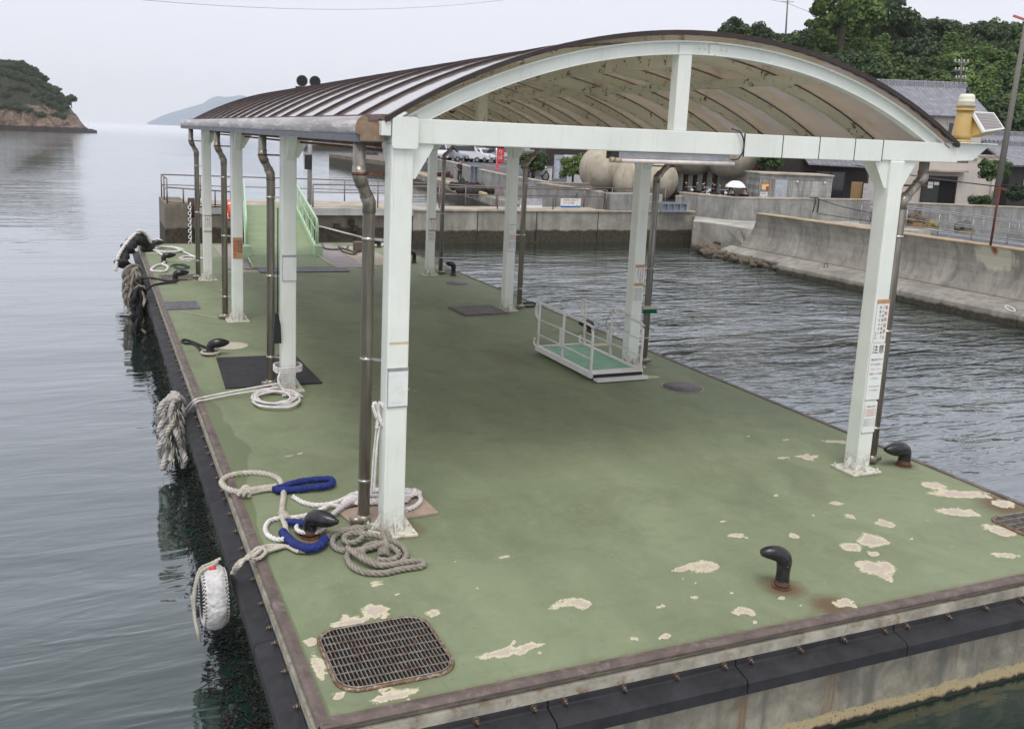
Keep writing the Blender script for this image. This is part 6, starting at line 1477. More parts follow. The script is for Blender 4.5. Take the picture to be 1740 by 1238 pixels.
mb = MB(); mb.bb(48, 90, 128, 140, .9, 5.5); mb.build('wall', simple('pale_hall', (.55, .50, .48), .8), t); mb = MB(); mb.bb(47, 91, 127, 141, 5.51, 6.2); mb.build('roof', M_TILE, t)
for k in range(6):
    mb = MB(); mb.bb(49.5+k*6.5, 53+k*6.5, 127.93, 127.99, 2, 4); mb.build('window', M_GLASS, t)
# ------------------------------------------------------------------ vehicles
M_TYRE = simple('tyre_black', (.02, .02, .02), .8); M_LAMP = simple('lamp_glass', (.6, .6, .62), .15)
def car(kind, paint, label, group):
    t = thing('parked_car', (0, 0, 0), label, 'car', group)
    L, Wd, H = (3.5, 1.6, 1.85) if kind == 'van' else (3.6, 1.62, 1.5)
    if kind == 'van': side = [(0, .35), (0, .8), (.12, 1.0), (.55, 1.15), (.95, 1.78), (1.1, 1.85), (3.4, 1.85), (3.5, 1.6), (3.5, .35)]
    else: side = [(0, .35), (.02, .7), (.2, .85), (.95, .98), (1.5, 1.45), (1.7, 1.5), (3.1, 1.48), (3.5, 1.0), (3.6, .8), (3.6, .35)]
    mb = MB(); mb.ext([(p-L/2, q) for p, q in side], (-Wd/2, 0, 0), (0, 1, 0), (0, 0, 1), (Wd, 0, 0)); mb.build('body', paint, t, bevel=.07, local=True)
    g = (.55, 1.15, .95, 1.78) if kind == 'van' else (.95, .98, 1.5, 1.45)
    y0, z0, y1, z1 = g; mb = MB(); e = .02; w = Wd/2-.12
    dy, dz = y1-y0, z1-z0; nl = sqrt(dy*dy+dz*dz); ny, nz = -dz/nl*e, dy/nl*e
    a = (y0+dy*.08-L/2+ny, z0+dz*.08+nz); b = (y0+dy*.88-L/2+ny, z0+dz*.88+nz)
    mb.add([(-w, a[0], a[1]), (w, a[0], a[1]), (w*.92, b[0], b[1]), (-w*.92, b[0], b[1])], [(0, 1, 2, 3)]); mb.build('windscreen', M_GLASS, t, local=True)
    for s in (-1, 1):
        mb = MB(); zt = z1-.1; x = s*(Wd/2+.012)
        pts = [(y0+.35-L/2, z0+.02), (L/2-.25, z0+.02), (L/2-.35, zt), (y1+.05-L/2, zt)]
        mb.add([(x, p, q) for p, q in pts], [(0, 1, 2, 3) if s > 0 else (3, 2, 1, 0)]); mb.build('side_window', M_GLASS, t, local=True)
        mb = MB(); mb.bb(s*.62-.14, s*.62+.14, -L/2-.02, -L/2+.05, .68, .84); mb.build('headlight', M_LAMP, t, local=True)
        for y in (-L/2+.62, L/2-.62):
            mb = MB(); mb.cyl((s*(Wd/2-.16), y, .29), (s*(Wd/2+.01), y, .29), .29, 20); wv = mb.build('wheel', M_TYRE, t, local=True)
            mb = MB(); mb.cyl((s*(Wd/2+.011), y, .29), (s*(Wd/2+.02), y, .29), .17, 14); mb.build('rim', M_GREY, wv, local=True)
        mb = MB(); mb.box((s*(Wd/2+.10), y0+.25-L/2, z0+.1), (.16, .08, .12)); mb.build('mirror', paint, t, local=True)
    mb = MB(); mb.bb(-.5, .5, -L/2-.015, -L/2+.03, .42, .56); mb.build('grille', M_BLACK, t, local=True)
    mb = MB(); mb.bb(-.17, .17, -L/2-.03, -L/2-.016, .40, .50); mb.build('number_plate', M_WHITE, t, local=True)
    return t
M_CARW = simple('white_car_paint', (.70, .71, .73), .25, .03, 2); M_CARS = simple('silver_car_paint', (.40, .42, .45), .28, .05, 2, .4)
cs = [('van', M_CARW, 742, 'white van at the left end of the car row, cut by the shelter post', .3), ('hatch', M_CARS, 771, 'silver hatchback between two white cars in the far row', .9),
      ('van', M_CARW, 796, 'white van parked side-on in the middle of the far row', 1.35), ('hatch', M_CARW, 821, 'small white hatchback facing the water in the far row', .7), ('van', M_CARS, 846, 'silver van at the right end of the far car row', .5)]
for kind, m, u, lab, yw in cs:
    c = car(kind, m, lab, 'cars parked in a row beyond the quay'); p, a = frame(u, 272, 100); c.location = (p.x, p.y, GZL); c.rotation_euler = (0, 0, a+yw)
def motorbike(label, paint, u, D, yw, v=350, scooter=False, z=None):
    p, a = frame(u, v, D); t = thing('scooter' if scooter else 'motorbike', (p.x, p.y, GZR if z is None else z), label, 'motorbike', 'motorbikes parked under the spheres', rz=a+yw)
    for y in (-.62, .62):
        mb = MB(); mb.tube([(0, y+.27*cos(w), .30+.27*sin(w)) for w in np.linspace(0, 2*pi, 21)[:-1]], .05, 8, closed=True); w_ = mb.build('wheel', M_TYRE, t, local=True)
        mb = MB(); mb.cyl((-.03, y, .3), (.03, y, .3), .17, 12); mb.build('hub', M_GREY, w_, local=True)
    mb = MB(); mb.ext([(-.45, .35), (.35, .30), (.5, .55), (.35, .82), (0, .80), (-.30, .62), (-.6, .78), (-.75, .72), (-.6, .5)], (-.13, 0, 0), (0, 1, 0), (0, 0, 1), (.26, 0, 0)); mb.build('body', paint, t, bevel=.05, local=True)
    mb = MB(); mb.ext([(-.05, .80), (.62, .84), (.66, .76), (0, .70)], (-.15, 0, 0), (0, 1, 0), (0, 0, 1), (.30, 0, 0)); mb.build('seat', M_BLACK, t, bevel=.03, local=True)
    mb = MB(); mb.tube([(-.34, -.38, 1.02), (-.14, -.47, 1.06), (.14, -.47, 1.06), (.34, -.38, 1.02)], .018, 8); mb.tube([(0, -.47, 1.06), (0, -.62, .30)], .03, 8); mb.build('handlebar', M_GREY, t, local=True)
    for s in (-1, 1):
        mb = MB(); mb.tube([(s*.22, -.45, 1.06), (s*.30, -.48, 1.22)], .008, 5); mb.sphere((s*.31, -.48, 1.26), .06, 8, 6, sc=(1, .4, .8)); mb.build('mirror', M_GREY, t, local=True)
    mb = MB(); mb.sphere((0, -.60, .88), .09, 12, 8); mb.build('headlight', M_LAMP, t, local=True)
motorbike('white and teal scooter in the gap of the flood wall', simple('teal_white_paint', (.30, .62, .62), .3, .6, 1.2), 1183, 46.5, 1.2, scooter=True)
for k, (u, D, yw, m) in enumerate(((1168, 51, .3, 'black'), (1190, 51.5, .8, 'dark red'), (1206, 50, -.3, 'black'), (1222, 49, .5, 'silver'), (1238, 50, .2, 'blue'))):
    motorbike('%s motorbike, %s in the row under the spheres' % (m, ['leftmost', 'second from the left', 'third from the left', 'fourth from the left', 'rightmost'][k]), simple(m.replace(' ', '_')+'_bike_paint', {'black': (.02, .02, .02), 'dark red': (.15, .02, .02), 'silver': (.35, .36, .38), 'blue': (.04, .09, .2)}[m], .3), u, D, yw)
motorbike('small scooter with boxes near the leafy bush', simple('grey_bike_paint', (.3, .3, .3), .4), 915, 62, .9, 290, scooter=True, z=GZL)
# red flags and cone
p, a = frame(851, 283, 80)
t = thing('banner_flag', (p.x, p.y, GZL), 'tall red banner flag by the road', 'flag', rz=a)
mb = MB(); mb.cyl((-.4, 0, 0), (-.4, 0, 2.3), .03, 8); mb.build('pole', M_WHITE, t, local=True); mb = MB()
mb.bb(-.38, .25, -.01, .01, .6, 2.25, 0); put_text(mb, 'のりば', .42, (-.06, -.02, 1.95), (1, 0, 0), (0, 0, 1), 1, True, 1.1); mb.build('cloth', [M_REDP, M_WHITE], t, local=True)
p, a = frame(845, 283, 79); t = thing('traffic_cone', (p.x, p.y, GZL), 'red traffic cone beside the red banner flag', 'cone')
mb = MB(); mb.lathe([(.25, 0), (.25, .03), (.15, .04), (.10, .35), (.04, .7)], (p.x, p.y, GZL), 14); mb.build('cone_body', M_REDP, t)
t = thing('road_marking', tuple(at(835, 281, GZL)), 'curved pale line painted on the car park asphalt', 'marking')
mb = MB(); mb.tube(spline([at(820, 278, GZL+.004), at(830, 281, GZL+.004), at(850, 283, GZL+.004), at(880, 284, GZL+.004)], .5), .03, 4); mb.build('line', M_CONCT, t)
WM[t.name] = WM[t.name]
# roadside cabinets
for k, (u, v, D, w_, h_, lab) in enumerate(((898, 292, 64, .9, 1.2, 'grey utility cabinet left of the leafy bush'), (957, 300, 60, .5, 1.4, 'tall grey post box by the pale door'), (932, 295, 62, .5, .9, 'small white cabinet near the parked scooter'))):
    p, a = frame(u, v, D); t = thing('cabinet', (p.x, p.y, GZL), lab, 'cabinet', rz=a)
    mb = MB(); mb.bb(-w_/2, w_/2, 0, .5, 0, h_); mb.build('case', M_GREY if k < 2 else M_WHITE, t, bevel=.03, local=True); mb = MB(); mb.bb(-w_/2-.04, w_/2+.04, -.05, .55, h_+.001, h_+.06); mb.build('lid', M_GREY, t, local=True)
# dark nets on quay
for k, (u, v) in enumerate(((765, 300), (795, 319), (805, 326))):
    p = at(u, v, 0.05); t = thing('net_heap', tuple(p), ['red-brown net heap at the foot of the angler', 'black net heap on the yellow kerb', 'small black bundle on the quay edge'][k], 'net'); rn = random.Random(k+5)
    mb = MB()
    for q in range(50): mb.sphere((p.x+rn.gauss(0, .5), p.y+rn.gauss(0, .7), .05+abs(rn.gauss(0, .12))), .24, 7, 5)
    mb.build('nets', simple('red_brown_net', (.10, .04, .03), .9, .5, 9) if k == 0 else simple('black_net', (.02, .02, .02), .9), t)
# ------------------------------------------------------------------ people
def skin(name, J, E, parent, m, sub=2, root=0):
    """continuous skinned body: J = [(x,y,z,r)], E = edges"""
    me = bpy.data.meshes.new(name); me.from_pydata([j[:3] for j in J], E, []); me.materials.append(m)
    o = bpy.data.objects.new(name, me); COL.objects.link(o); o.parent = parent; WM[o.name] = WM[parent.name]; KIDS.setdefault(parent.name, []).append(o)
    s = o.modifiers.new('skin', 'SKIN'); s.use_smooth_shade = True
    lay = me.skin_vertices[0] if me.skin_vertices else None
    if lay is None:
        me.attributes  # ensure layer
    for i, j in enumerate(J):
        me.skin_vertices[0].data[i].radius = (j[3], j[3]*(j[4] if len(j) > 4 else 1)); me.skin_vertices[0].data[i].use_root = (i == root)
    sb = o.modifiers.new('sub', 'SUBSURF'); sb.levels = sub; sb.render_levels = sub
    return o
M_SKIN = simple('skin', (.46, .28, .20), .6, .1)
def person(label, p, rz, top, legs, hair, pose='stand', scale=1.0, z=None):
    t = thing('person', tuple(p), label, 'person', rz=rz)
    if pose == 'sit': hip = .48; k = [(-.11, -.42, .50), (.11, -.42, .50)]; f = [(-.12, -.45, .08), (.12, -.45, .08)]
    else: hip = .90; k = [(-.11, -.04, .48), (.12, .02, .48)]; f = [(-.13, .02, .08), (.14, .04, .08)]
    sh = hip+.52
    if pose == 'fish': hands = [(-.50, -.30, hip+.22), (-.42, -.38, hip+.28)]; elb = [(-.32, -.05, hip+.25), (.12, -.25, hip+.20)]
    elif pose == 'hold': hands = [(-.12, -.28, sh-.02), (.10, -.30, sh-.20)]; elb = [(-.26, -.12, sh-.28), (.26, -.12, sh-.26)]
    else: hands = [(-.26, -.08, hip-.08), (.26, -.06, hip-.08)]; elb = [(-.26, .0, hip+.20), (.26, .02, hip+.20)]
    J = [(0, 0, hip, .125), (0, 0, hip+.25, .115), (0, 0, sh-.06, .125), (0, -.01, sh+.06, .055), (0, -.02, sh+.16, .085), (0, -.03, sh+.26, .088)]
    E = [(0, 1), (1, 2), (2, 3), (3, 4), (4, 5)]
    for i, s in enumerate((-1, 1)):
        b = len(J); J += [(s*.17, 0, sh-.04, .058), (*elb[i], .042), (*hands[i], .030), (hands[i][0]-.02*s, hands[i][1]-.05, hands[i][2]-.02, .028)]; E += [(2, b), (b, b+1), (b+1, b+2), (b+2, b+3)]
        b = len(J); J += [(s*.09, 0, hip-.06, .085), (*k[i], .060), (*f[i], .042), (f[i][0], f[i][1]-.14, .04, .035)]; E += [(0, b), (b, b+1), (b+1, b+2), (b+2, b+3)]
    body = skin('body', J, E, t, M_SKIN)
    jt = [j for j in J]
    # clothes: slightly larger continuous skins over torso and arms, hips and legs
    g = .022
    T = [(J[0][0], J[0][1], J[0][2]-.04, .15), (*J[1][:3], .14), (*J[2][:3], .145), (J[2][0], J[2][1], J[2][2]+.06, .075)]; TE = [(0, 1), (1, 2), (2, 3)]
    for i, b in enumerate((6, 14)):
        n = len(T); T += [(*J[b][:3], J[b][3]+g), (*J[b+1][:3], J[b+1][3]+g), (*Vector(J[b+1][:3]).lerp(Vector(J[b+2][:3]), .85), J[b+2][3]+g)]; TE += [(2, n), (n, n+1), (n+1, n+2)]
    skin('jacket', T, TE, t, top)
    P_ = [(*J[0][:3], .14)]; PE = []
    for b in (10, 18):
        n = len(P_); P_ += [(*J[b][:3], J[b][3]+g), (*J[b+1][:3], J[b+1][3]+g), (*Vector(J[b+1][:3]).lerp(Vector(J[b+2][:3]), .92), J[b+2][3]+g)]; PE += [(0, n), (n, n+1), (n+1, n+2)]
    skin('trousers', P_, PE, t, legs)
    mb = MB(); mb.sphere((0, .012, sh+.235), .118, 16, 12, sc=(.92, 1.0, 1.02)); hd = mb
    # hair keeps clear of the face (front is -y)
    vs = []; 
    mb.v = [(x, max(y, -.035) if z < sh+.27 else y, z) for x, y, z in mb.v]; mb.build('hair', hair, t, local=True)
    for s in (-1, 1):
        mb = MB(); mb.sphere((s*.035, -.112, sh+.225), .010, 6, 5); mb.build('eye', M_INK, t, local=True)
    mb = MB(); mb.sphere((0, -.122, sh+.195), .018, 8, 6, sc=(.7, 1, 1.2)); mb.build('nose', M_SKIN, t, local=True)
    for i in range(2):
        hx, hy, hz = J[8+8*i][:3] if False else hands[i]
        mb = MB()
        for q in range(5):
            o = Vector((hx+(-.02+.01*q), hy-.05, hz-.02-.004*abs(2-q))); mb.tube([o, o+Vector((0, -.035, -.02)), o+Vector((0, -.04, -.05))], [.009, .008, .006], 6)
        mb.build('fingers', M_SKIN, t, local=True)
    for i in range(2):
        mb = MB(); mb.sphere((f[i][0], f[i][1]-.07, .045), .06, 10, 6, sc=(.8, 2.1, .75)); mb.build('shoe', M_BLACK, t, local=True)
    t.scale = (scale,)*3
    return t
M_HAIR = simple('black_hair', (.012, .01, .009), .6); M_NAVY = simple('navy_cloth', (.012, .014, .035), .85, .3); M_DKGREY = simple('charcoal_cloth', (.03, .03, .035), .85, .3)
p = at(781, 308.5, 0.0); person('standing angler in dark clothes holding a fishing rod on the quay', p, atan2(ray(781, 308).y, ray(781, 308).x)-pi/2+.2, M_DKGREY, M_DKGREY, M_HAIR, 'fish')
t = thing('fishing_rod', tuple(p), 'thin fishing rod held out by the standing angler in dark clothes', 'rod')
h = p+Vector((-.5, -.25, 1.12)); mb = MB(); mb.tube([h+Vector((.15, .1, -.06)), h, h+Vector((-1.6, -.3, -.15)), h+Vector((-2.6, -.5, -.4))], [.014, .012, .007, .004], 6); mb.build('shaft', M_BLACK, t)
p = at(718, 288, 0.0); person('distant angler in a maroon top and blue trousers at the far end of the quay', p, -.2, simple('maroon_cloth', (.16, .02, .04), .8), simple('blue_denim', (.04, .07, .16), .8), simple('white_cap', (.6, .6, .6), .8), 'stand')
p = atd(1240, 349, 45.5); p.z = .36; person('left person in dark clothes sitting under the white umbrella', p, frame(1239, 349, 34)[1]+.5, M_NAVY, M_NAVY, M_HAIR, 'sit')
p2 = atd(1263, 349, 45.8); p2.z = .36; person('right person in dark clothes holding the white umbrella', p2, frame(1263, 349, 34)[1]-.4, M_NAVY, M_NAVY, M_HAIR, 'hold' if False else 'sit')
b_, ba = frame(1252, 349, 45.9); t = thing('bench', (b_.x, b_.y, .355), 'low bench under the two seated people', 'bench', rz=ba)
mb = MB(); mb.bb(-.9, .9, -.2, .25, .48, .54); mb.build('seat', M_WOOD, t, local=True)
for x in (-.8, .8): mb = MB(); mb.bb(x-.04, x+.04, -.15, .2, 0, .479); mb.build('leg', M_WOOD, t, local=True)
c = atd(1250, 316, 45.4); t = thing('umbrella', tuple(c), 'open white umbrella over the two seated people by the wall', 'umbrella')
mb = MB(); n = 8; prof = [(.0, .26), (.16, .25), (.31, .19), (.44, .08), (.53, -.06)]
vs = [Vector((c.x, c.y, c.z+.16))]; 
for r_, z_ in prof[1:]:
    for k in range(n): a = 2*pi*k/n; vs.append(Vector((c.x+r_*.95*cos(a), c.y+r_*.95*sin(a), c.z+z_)))
fs = [(0, 1+k, 1+(k+1) % n) for k in range(n)]+[(1+j*n+k, 1+(j+1)*n+k, 1+(j+1)*n+(k+1) % n, 1+j*n+(k+1) % n) for j in range(3) for k in range(n)]
mb.add(vs, fs); o = mb.build('canopy', simple('white_umbrella_cloth', (.82, .82, .82), .7), t); o.modifiers.new('s', 'SOLIDIFY').thickness = .004
mb = MB(); mb.cyl((c.x, c.y, c.z+.2), (c.x+.15, c.y, c.z-.75), .010, 6); mb.build('shaft', M_GREY, t)
t.scale = (1.0,)*3
# ------------------------------------------------------------------ trees
def leafmat(name, dark, light, var=.35):
    N = NT(name); w = N.world(); oi = N.n('ShaderNodeObjectInfo')
    col = N.mix(N.ramp(N.noise(w, .55, 4, .6), .35, .68), tuple(dark)+(1,), tuple(light)+(1,))
    col = N.mix(N.math('MULTIPLY', oi.outputs['Random'], .55), col, tuple(c*.45 for c in dark)+(1,))
    col = N.mix(N.math('MULTIPLY', N.ramp(N.noise(w, 6, 3), .5, .7), .4), col, mul(light, 1.4))
    N.fin(col, .6)
    tr = N.n('ShaderNodeBsdfTranslucent'); N.l(col, tr.inputs['Color']); ms = N.n('ShaderNodeMixShader'); ms.inputs[0].default_value = .25
    N.l(N.b.outputs[0], ms.inputs[1]); N.l(tr.outputs[0], ms.inputs[2]); N.l(ms.outputs[0], N.t.nodes['Material Output'].inputs['Surface'])
    return N.m
M_LEAF = leafmat('dark_leaves', (.030, .058, .020), (.078, .130, .040))
M_LEAFL = leafmat('light_leaves', (.065, .125, .022), (.165, .255, .048))
M_LEAFM = leafmat('mid_leaves', (.038, .078, .020), (.105, .165, .040))
M_BARK = simple('bark', (.09, .07, .055), .9, .3, 6)
def crown_mesh(seed, n_clump=26, per=120, R=(1, 1, .8), leaf=.085, low=-.75):
    rnd = random.Random(seed); vs = []; fs = []
    for c in range(n_clump):
        while True:
            d = Vector((rnd.gauss(0, 1), rnd.gauss(0, 1), rnd.gauss(0, 1))).normalized()
            if d.z > low: break
        k = rnd.uniform(.45, .86)*(1+.18*mnoise.noise(d*1.7+Vector((seed, 0, 0))))
        cc = Vector((d.x*R[0]*k, d.y*R[1]*k, d.z*R[2]*k)); cr = rnd.uniform(.18, .36)
        for q in range(per):
            e = Vector((rnd.gauss(0, 1), rnd.gauss(0, 1), rnd.gauss(0, .8))).normalized(); rr = cr*(rnd.random()**.35)
            if e.z < -.3 and rnd.random() < .6: continue
            p = cc+e*rr; nrm = (e+Vector((rnd.gauss(0, .5), rnd.gauss(0, .5), rnd.gauss(.25, .5)))).normalized()
            a = nrm.cross(Vector((rnd.random(), rnd.random(), rnd.random()))).normalized(); b = nrm.cross(a); s = leaf*rnd.uniform(.5, 1.25)
            i = len(vs); vs += [tuple(p+a*s), tuple(p+b*s*.7), tuple(p-a*s), tuple(p-b*s*.7)]; fs.append((i, i+1, i+2, i+3))
    me = bpy.data.meshes.new('crown'); me.from_pydata(vs, [], fs); return me
def trunk_mesh(seed, h=1.6):
    rnd = random.Random(seed); mb = MB(); mb.tube(spline([(0, 0, -h), (.03, .02, -h*.5), (rnd.uniform(-.08, .08), rnd.uniform(-.08, .08), 0)], .2), [.09, .085, .08, .075, .07, .065, .06, .055, .05, .05][:8] if False else .07, 8)
    for k in range(6):
        a = rnd.uniform(0, 2*pi); mb.tube([(0, 0, -.5+.1*k), (.25*cos(a), .25*sin(a), -.15+.08*k), (.55*cos(a), .55*sin(a), .1+.1*k)], [.045, .03, .012], 6)
    return mb.mesh('trunk', M_BARK)
CR = {}
for nm, m in (('d', M_LEAF), ('l', M_LEAFL), ('m', M_LEAFM)):
    for k in range(4):
        me = crown_mesh(k*13+ord(nm[0]), 34, 150); me.materials.append(m); CR[nm, k] = me
TR = [trunk_mesh(k) for k in range(3)]
def tree(p, r, kind, k, label, group, hz=1.0, name='tree', cat='tree', trunk=True):
    t = bpy.data.objects.new(name, None); COL.objects.link(t); t.location = p; tag(t, label, cat, group)
    WM[t.name] = Matrix.Translation(Vector(p))
    rnd = random.Random(int(p[0]*97+p[1]*31)); rz = rnd.uniform(0, 6.28)
    for nm, me in (('crown', CR[kind, k % 4]), ('trunk', TR[k % 3])):
        if nm == 'trunk' and not trunk: continue
        o = bpy.data.objects.new(nm, me); COL.objects.link(o); o.parent = t; o.scale = (r, r, r*hz); o.location = (0, 0, r*1.0); o.rotation_euler = (0, 0, rz)
    return t
# hill
sky_u = [1180, 1225, 1245, 1290, 1330, 1375, 1390, 1410, 1440, 1475, 1500, 1535, 1580, 1620, 1680, 1740, 1830]
sky_v = [75, 48, 42, 46, 60, 52, 22, 4, -4, 10, 4, 6, 26, 36, 40, 36, 36]
def skyv(u): return float(np.interp(u, sky_u, sky_v))
hillpts = {}
def build_hill():
    us = np.arange(1080, 2020, 20); Ds = [68, 76, 84, 92, 100, 108, 118, 128, 138, 160]; vs = []
    vtop = {68: 285, 76: 236, 84: 205, 92: 178, 100: 150, 108: 125, 118: 96, 128: 72, 138: 62, 160: 90}
    for D in Ds:
        for u in us:
            v = max(vtop[D], skyv(u)+38+(138-min(D, 138))*.4) if D < 150 else 130
            if u < 1225: v = v+(1225-u)*.6
            p = atd(u, v, D); vs.append((p.x, p.y, max(p.z, -2)+mnoise.noise(p*.08)*.8))
    n = len(us); fs = [(j*n+i, j*n+i+1, (j+1)*n+i+1, (j+1)*n+i) for j in range(len(Ds)-1) for i in range(n-1)]
    mb = MB(); mb.add(vs, fs, 0, True); o = mb.build('hill', simple('hill_undergrowth', (.022, .034, .014), .9, .5, .3, 0, .5, 3, .2)); tag(o, 'wooded hillside behind the houses', 'hill', kind='structure')
build_hill()
rnd = random.Random(21); cnt = 0
kinds = ['dark rounded evergreen tree', 'mid green leafy tree', 'bright green spreading tree']
for D, v0, st in ((74, 212, 34), (82, 192, 32), (90, 170, 31), (98, 146, 30), (107, 120, 29), (117, 94, 29), (127, 68, 28), (136, 52, 28)):
    u = 1200+rnd.uniform(0, 15)
    while u < 1800:
        sv = skyv(u); r = rnd.uniform(2.0, 3.2)*(D/115)**.3
        v = max(v0+rnd.uniform(-7, 7), sv+r*1565/D*.72+rnd.uniform(0, 3) if D > 120 else sv+30)
        if u < 1235 and D < 120: u += st; continue
        big = (1385 < u < 1490 and D >= 117)
        light = big or (1600 < u and rnd.random() < .4) or rnd.random() < .12
        kd = 'l' if light else ('m' if rnd.random() < .42 else 'd')
        p = atd(u, v, D); p.z -= r*1.0
        g = 'trees covering the hillside'
        tree(tuple(p), r, kd, cnt, {'d': 'dark rounded evergreen tree in the hillside wood', 'm': 'mid green leafy tree in the hillside wood', 'l': 'bright green tree in the hillside wood'}[kd], g+' ('+{'d': 'dark', 'm': 'mid green', 'l': 'bright'}[kd]+')', rnd.uniform(.85, 1.15)); cnt += 1
        u += st*rnd.uniform(.8, 1.2)
for u, v, D, r in ((1436, 24, 112, 4.4),):
    p = atd(u, v, D); p.z -= r; tree(tuple(p), r, 'l', 2, 'tallest bright green tree crowning the hill', None, .9)
for u, v, D, r in ((1512, 30, 125, 3.6), (1247, 52, 118, 2.1)):
    p = atd(u, v, D); p.z -= r; tree(tuple(p), r, 'd', 1, 'dark broad tree just right of the tallest bright green one' if u > 1400 else 'small dark tree at the left tip of the hill skyline', None, 1)
# bushes by the houses
for u, v, D, r, k, lab in ((906, 276, 62, 1.05, 'm', 'leafy green bush left of the dark brown building'), (975, 284, 58, 1.0, 'l', 'large-leaved bright green shrub beside the white wall'), (1310, 275, 50.5, .8, 'm', 'shrub with reddish leaves above the block shed'),
                           (1665, 345, 49, .6, 'm', 'low bush at the foot of the leaning utility pole'), (1690, 290, 52, .9, 'm', 'green bush behind the utility pole'), (1730, 330, 51, .7, 'd', 'dark bush at the right edge by the black house')):
    p = atd(u, v, D); p.z -= r; tree(tuple(p), r, k, 1, lab, None, 1, 'bush', 'bush', trunk=(u in (906, 975)))
# ------------------------------------------------------------------ island on the left
def m_cliff():
    N = NT('island_cliff'); w = N.world(); z = N.sep(w)[2]
    rock = N.mix(N.ramp(N.noise(N.mapping(w, (.3, .3, .12)), 1, 8, .7, .8), .35, .65), (.075, .048, .032, 1), (.43, .31, .21, 1))
    rock = N.mix(N.ramp(N.noise(N.mapping(w, (.5, .5, .9), (3, 2, 1)), 1.1, 8, .75), .5, .62), rock, (.10, .06, .04, 1))
    zz = N.math('ADD', z, N.math('MULTIPLY', N.math('SUBTRACT', N.noise(w, .16, 6, .65), .5), 26))
    veg = N.mix(N.ramp(N.noise(w, .6, 6), .4, .6), (.022, .032, .013, 1), (.055, .050, .027, 1))
    col = N.mix(N.ramp(N.math('DIVIDE', zz, 20), .27, .40), rock, veg)
    f = N.math('SUBTRACT', 1, N.math('DIVIDE', N.math('SUBTRACT', N.math('ADD', z, N.noise(w, .4, 3)), 1.3), .4, True), True)
    col = N.mix(f, col, (.03, .022, .018, 1))
    return N.fin(col, .9, N.bump(N.noise(N.mapping(w, (1, 1, .45)), .55, 10, .75), 1, 3.0))
def island():
    us = np.concatenate([np.arange(-420, 0, 12), np.arange(0, 166, 3.5)])
    pu = [-420, -200, -60, 0, 20, 40, 58, 72, 84, 96, 108, 118, 126, 133, 139, 143, 150, 160, 166]; pv = [120, 92, 92, 106, 108, 112, 122, 138, 150, 158, 172, 180, 190, 199, 208, 214, 218, 221.3, 223]
    Ds = [356, 360, 364, 368, 372, 378, 386, 396, 410, 430, 455]
    fr = [0, .14, .30, .46, .62, .78, .9, 1.0, 1.0, .8, .0]
    vs = []
    for D, f in zip(Ds, fr):
        for u in us:
            vt = float(np.interp(u, pu, pv)); top = atd(u, vt, 396).z
            sh = max(0, (u-100)/66.0); g = min(1, f*(1+.15*mnoise.noise(Vector((u*.05, D*.07, 0)))))
            z = -1.6+(top+1.6)*g
            p = atd(u, 215, D); vs.append((p.x, p.y+2.5*mnoise.noise(Vector((u*.08, D*.05, z*.1))), z+(.9*mnoise.noise(Vector((u*.13, D*.1, 4))) if f else 0)))
    n = len(us); fs = [(j*n+i, j*n+i+1, (j+1)*n+i+1, (j+1)*n+i) for j in range(len(Ds)-1) for i in range(n-1)]
    mb = MB(); mb.add(vs, fs, 0, False); o = mb.build('island_terrain', m_cliff()); tag(o, 'rocky wooded island with a tan cliff on the left', 'island', kind='structure')
    rnd = random.Random(5); c = 0
    for k in range(290):
        j = rnd.choices(range(1, 9), [.5, 1.2, 2, 2.5, 3, 3, 3, 3])[0]; i = rnd.randrange(34, n-10 if j > 3 else n-14); v = vs[j*n+i]
        u = us[i]
        if u > 112 or v[2] < 4.5: continue
        if j < 5 and mnoise.noise(Vector((u*.035, j*.9, 1))) < -.18: continue
        r = rnd.uniform(1.5, 2.7)*(1 if j > 4 else .8); kd = 'd' if rnd.random() < .75 else 'm'
        tree((v[0]+rnd.uniform(-1, 1), v[1], v[2]-r*.75), r, kd, c, 'dark windswept pine on the island slope' if kd == 'd' else 'lighter green pine on the island slope', 'pines on the island slope'+('' if kd == 'd' else ' (lighter)'), .8, 'pine_tree', trunk=False); c += 1
    p = atd(121, 168, 372); tree((p.x, p.y, p.z-2.6), 2.5, 'd', 2, 'lone pine leaning out over the right end of the island cliff', None, .9, 'pine_tree')
island()
def far_hill():
    pts = [(250, 208.5), (262, 203), (275, 197), (292, 191), (310, 186), (330, 180), (345, 176), (352, 171), (360, 166), (370, 163.5), (382, 165), (395, 164), (406, 162), (416, 163), (426, 168), (450, 176), (500, 190), (560, 208)]
    vs = []; D = 5600
    for u, v in pts:
        b = atd(u, 208, D-250); t = atd(u, v, D); bb = atd(u, 208, D+700)
        for f in (0, .35, .7, 1): q = Vector((b.x, b.y, WZ)).lerp(t, f); q.z = WZ+(t.z-WZ)*(f**.8); vs.append(q)
        vs.append(Vector((bb.x, bb.y, WZ)))
    n = 5; fs = [(i*n+k, (i+1)*n+k, (i+1)*n+k+1, i*n+k+1) for i in range(len(pts)-1) for k in range(n-1)]
    mb = MB(); mb.add(vs, fs, 0, True); o = mb.build('far_island_hills', simple('far_woods_haze', (.06, .13, .22), .9, .2, .01)); tag(o, 'pale blue distant island on the horizon', 'island', kind='structure')  # haze blue is mixed into the colour of the distant woods
far_hill()
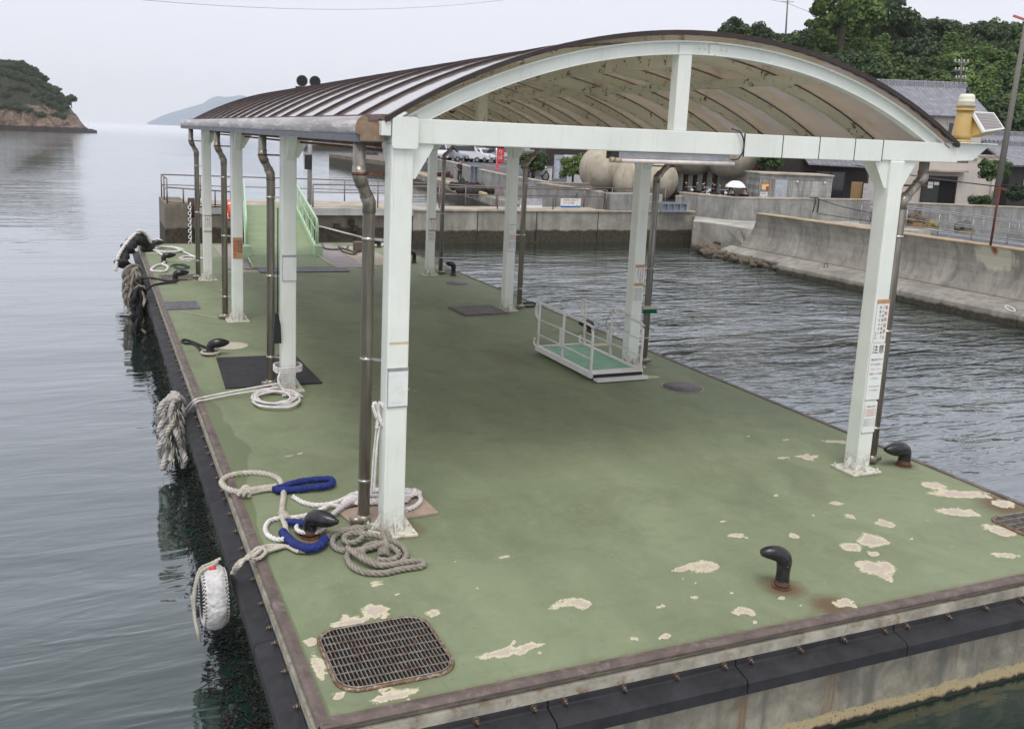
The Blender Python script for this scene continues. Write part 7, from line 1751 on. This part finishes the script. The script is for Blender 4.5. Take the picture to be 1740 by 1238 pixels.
# ------------------------------------------------------------------ utility poles and wires
def upole(name, base, top, r, label, arms=True, cat='utility pole', extra=0):
    t = thing(name, tuple(base), label, cat); mb = MB(); mb.tube([base, top], [r, r*.62], 12); mb.build('pole', simple('concrete_pole', (.15, .14, .12), .8, .2), t)
    if arms:
        d = (top-base).normalized()
        for k in range(2+extra):
            c = top-d*(.4+.7*k); g_ = .55 if extra else 1; mb = MB(); mb.bar(c+Vector(((-1.1+.2*k)*g_, .5*g_, 0)), c+Vector(((1.1-.2*k)*g_, -.5*g_, 0)), .07, .07); a = mb.build('crossarm', M_GREY, t)
            for s in (-.9, -.35, .35, .9):
                mb = MB(); mb.cyl(c+Vector((s*(1-.2*k)*g_, -.45*s*g_, .05)), c+Vector((s*(1-.2*k)*g_, -.45*s*g_, .22)), .05, 8); mb.build('insulator', M_WHITE, a)
    return t
upole('utility_pole', atd(1690, 350, 47), atd(1748, 15, 47), .165, 'leaning grey utility pole at the right edge in front of the houses', False)
for u, v in ((1704, 262), (1712, 255)):
    pass
upole('utility_pole', atd(1334, 75, 150), atd(1339, -8, 150), .16, 'wooden utility pole with crossarms on the skyline left of the trees', True)
upole('utility_pole', atd(1631, 170, 80), atd(1634, 98, 80), .10, 'pole with many white insulators above the beige house roof', True, extra=2)
def wire(pts, r, label):
    t = thing('wire', tuple(pts[0]), label, 'wire'); a, b = Vector(pts[0]), Vector(pts[-1]); P = []
    for k in range(15): f = k/14; P.append(a.lerp(b, f)-Vector((0, 0, 4*f*(1-f)*(b-a).length*.02)))
    mb = MB(); mb.tube(P, r, 5); mb.build('wire_run', M_BLACK, t)
wire([atd(1338, 5, 150), atd(1200, -30, 150)], .03, 'thin wire from the skyline pole to the left')
wire([atd(1338, 5, 150), atd(1460, 40, 130)], .03, 'thin wire from the skyline pole into the trees')
wire([atd(1634, 120, 80), atd(1745, 50, 60)], .02, 'thin wire rising right from the insulator pole')
wire([atd(1634, 125, 80), atd(1480, 160, 70)], .02, 'thin wire falling left from the insulator pole')
wire([atd(1634, 150, 80), atd(1745, 95, 47.2)], .02, 'lower wire from the insulator pole to the leaning pole')
wire([atd(240, 0, 60), atd(880, -3, 90)], .012, 'faint overhead wire across the sky at the top left')
t = thing('crane', tuple(atd(1738, 40, 160)), 'tip of a red and white crane jib at the top right corner', 'crane')
a, b = atd(1722, 27, 160), atd(1765, 42, 160); mb = MB(); mb.bar(a, b, .35, .35); mb.build('jib', simple('crane_red', (.60, .12, .10), .6), t); mb = MB(); mb.bar(atd(1760, 40, 160.5), atd(1760, 180, 160.5), .5, .5); mb.build('mast', simple('crane_red', (.60, .12, .10), .6), t)
mb = MB(); mb.bar(b+Vector((.2, -.1, -.1)), atd(1790, 50, 160), .35, .35); mb.build('jib_section', M_WHITE, t)
# ------------------------------------------------------------------ air
mb = MB(); mb.bb(-8800, 8800, -300, 11000, -8, 420); hz = mb.build('haze', bpy.data.materials.new('air_haze')); tag(hz, 'thin pale sea haze filling the air', 'haze', kind='stuff')
hm = hz.data.materials[0]; hm.use_nodes = True; ht = hm.node_tree; ht.nodes.clear()
pv = ht.nodes.new('ShaderNodeVolumePrincipled'); pv.inputs['Color'].default_value = (.965, .98, 1, 1); pv.inputs['Density'].default_value = .00014; pv.inputs['Anisotropy'].default_value = .0
ho = ht.nodes.new('ShaderNodeOutputMaterial'); ht.links.new(pv.outputs[0], ho.inputs['Volume'])
SC.cycles.volume_bounces = 1
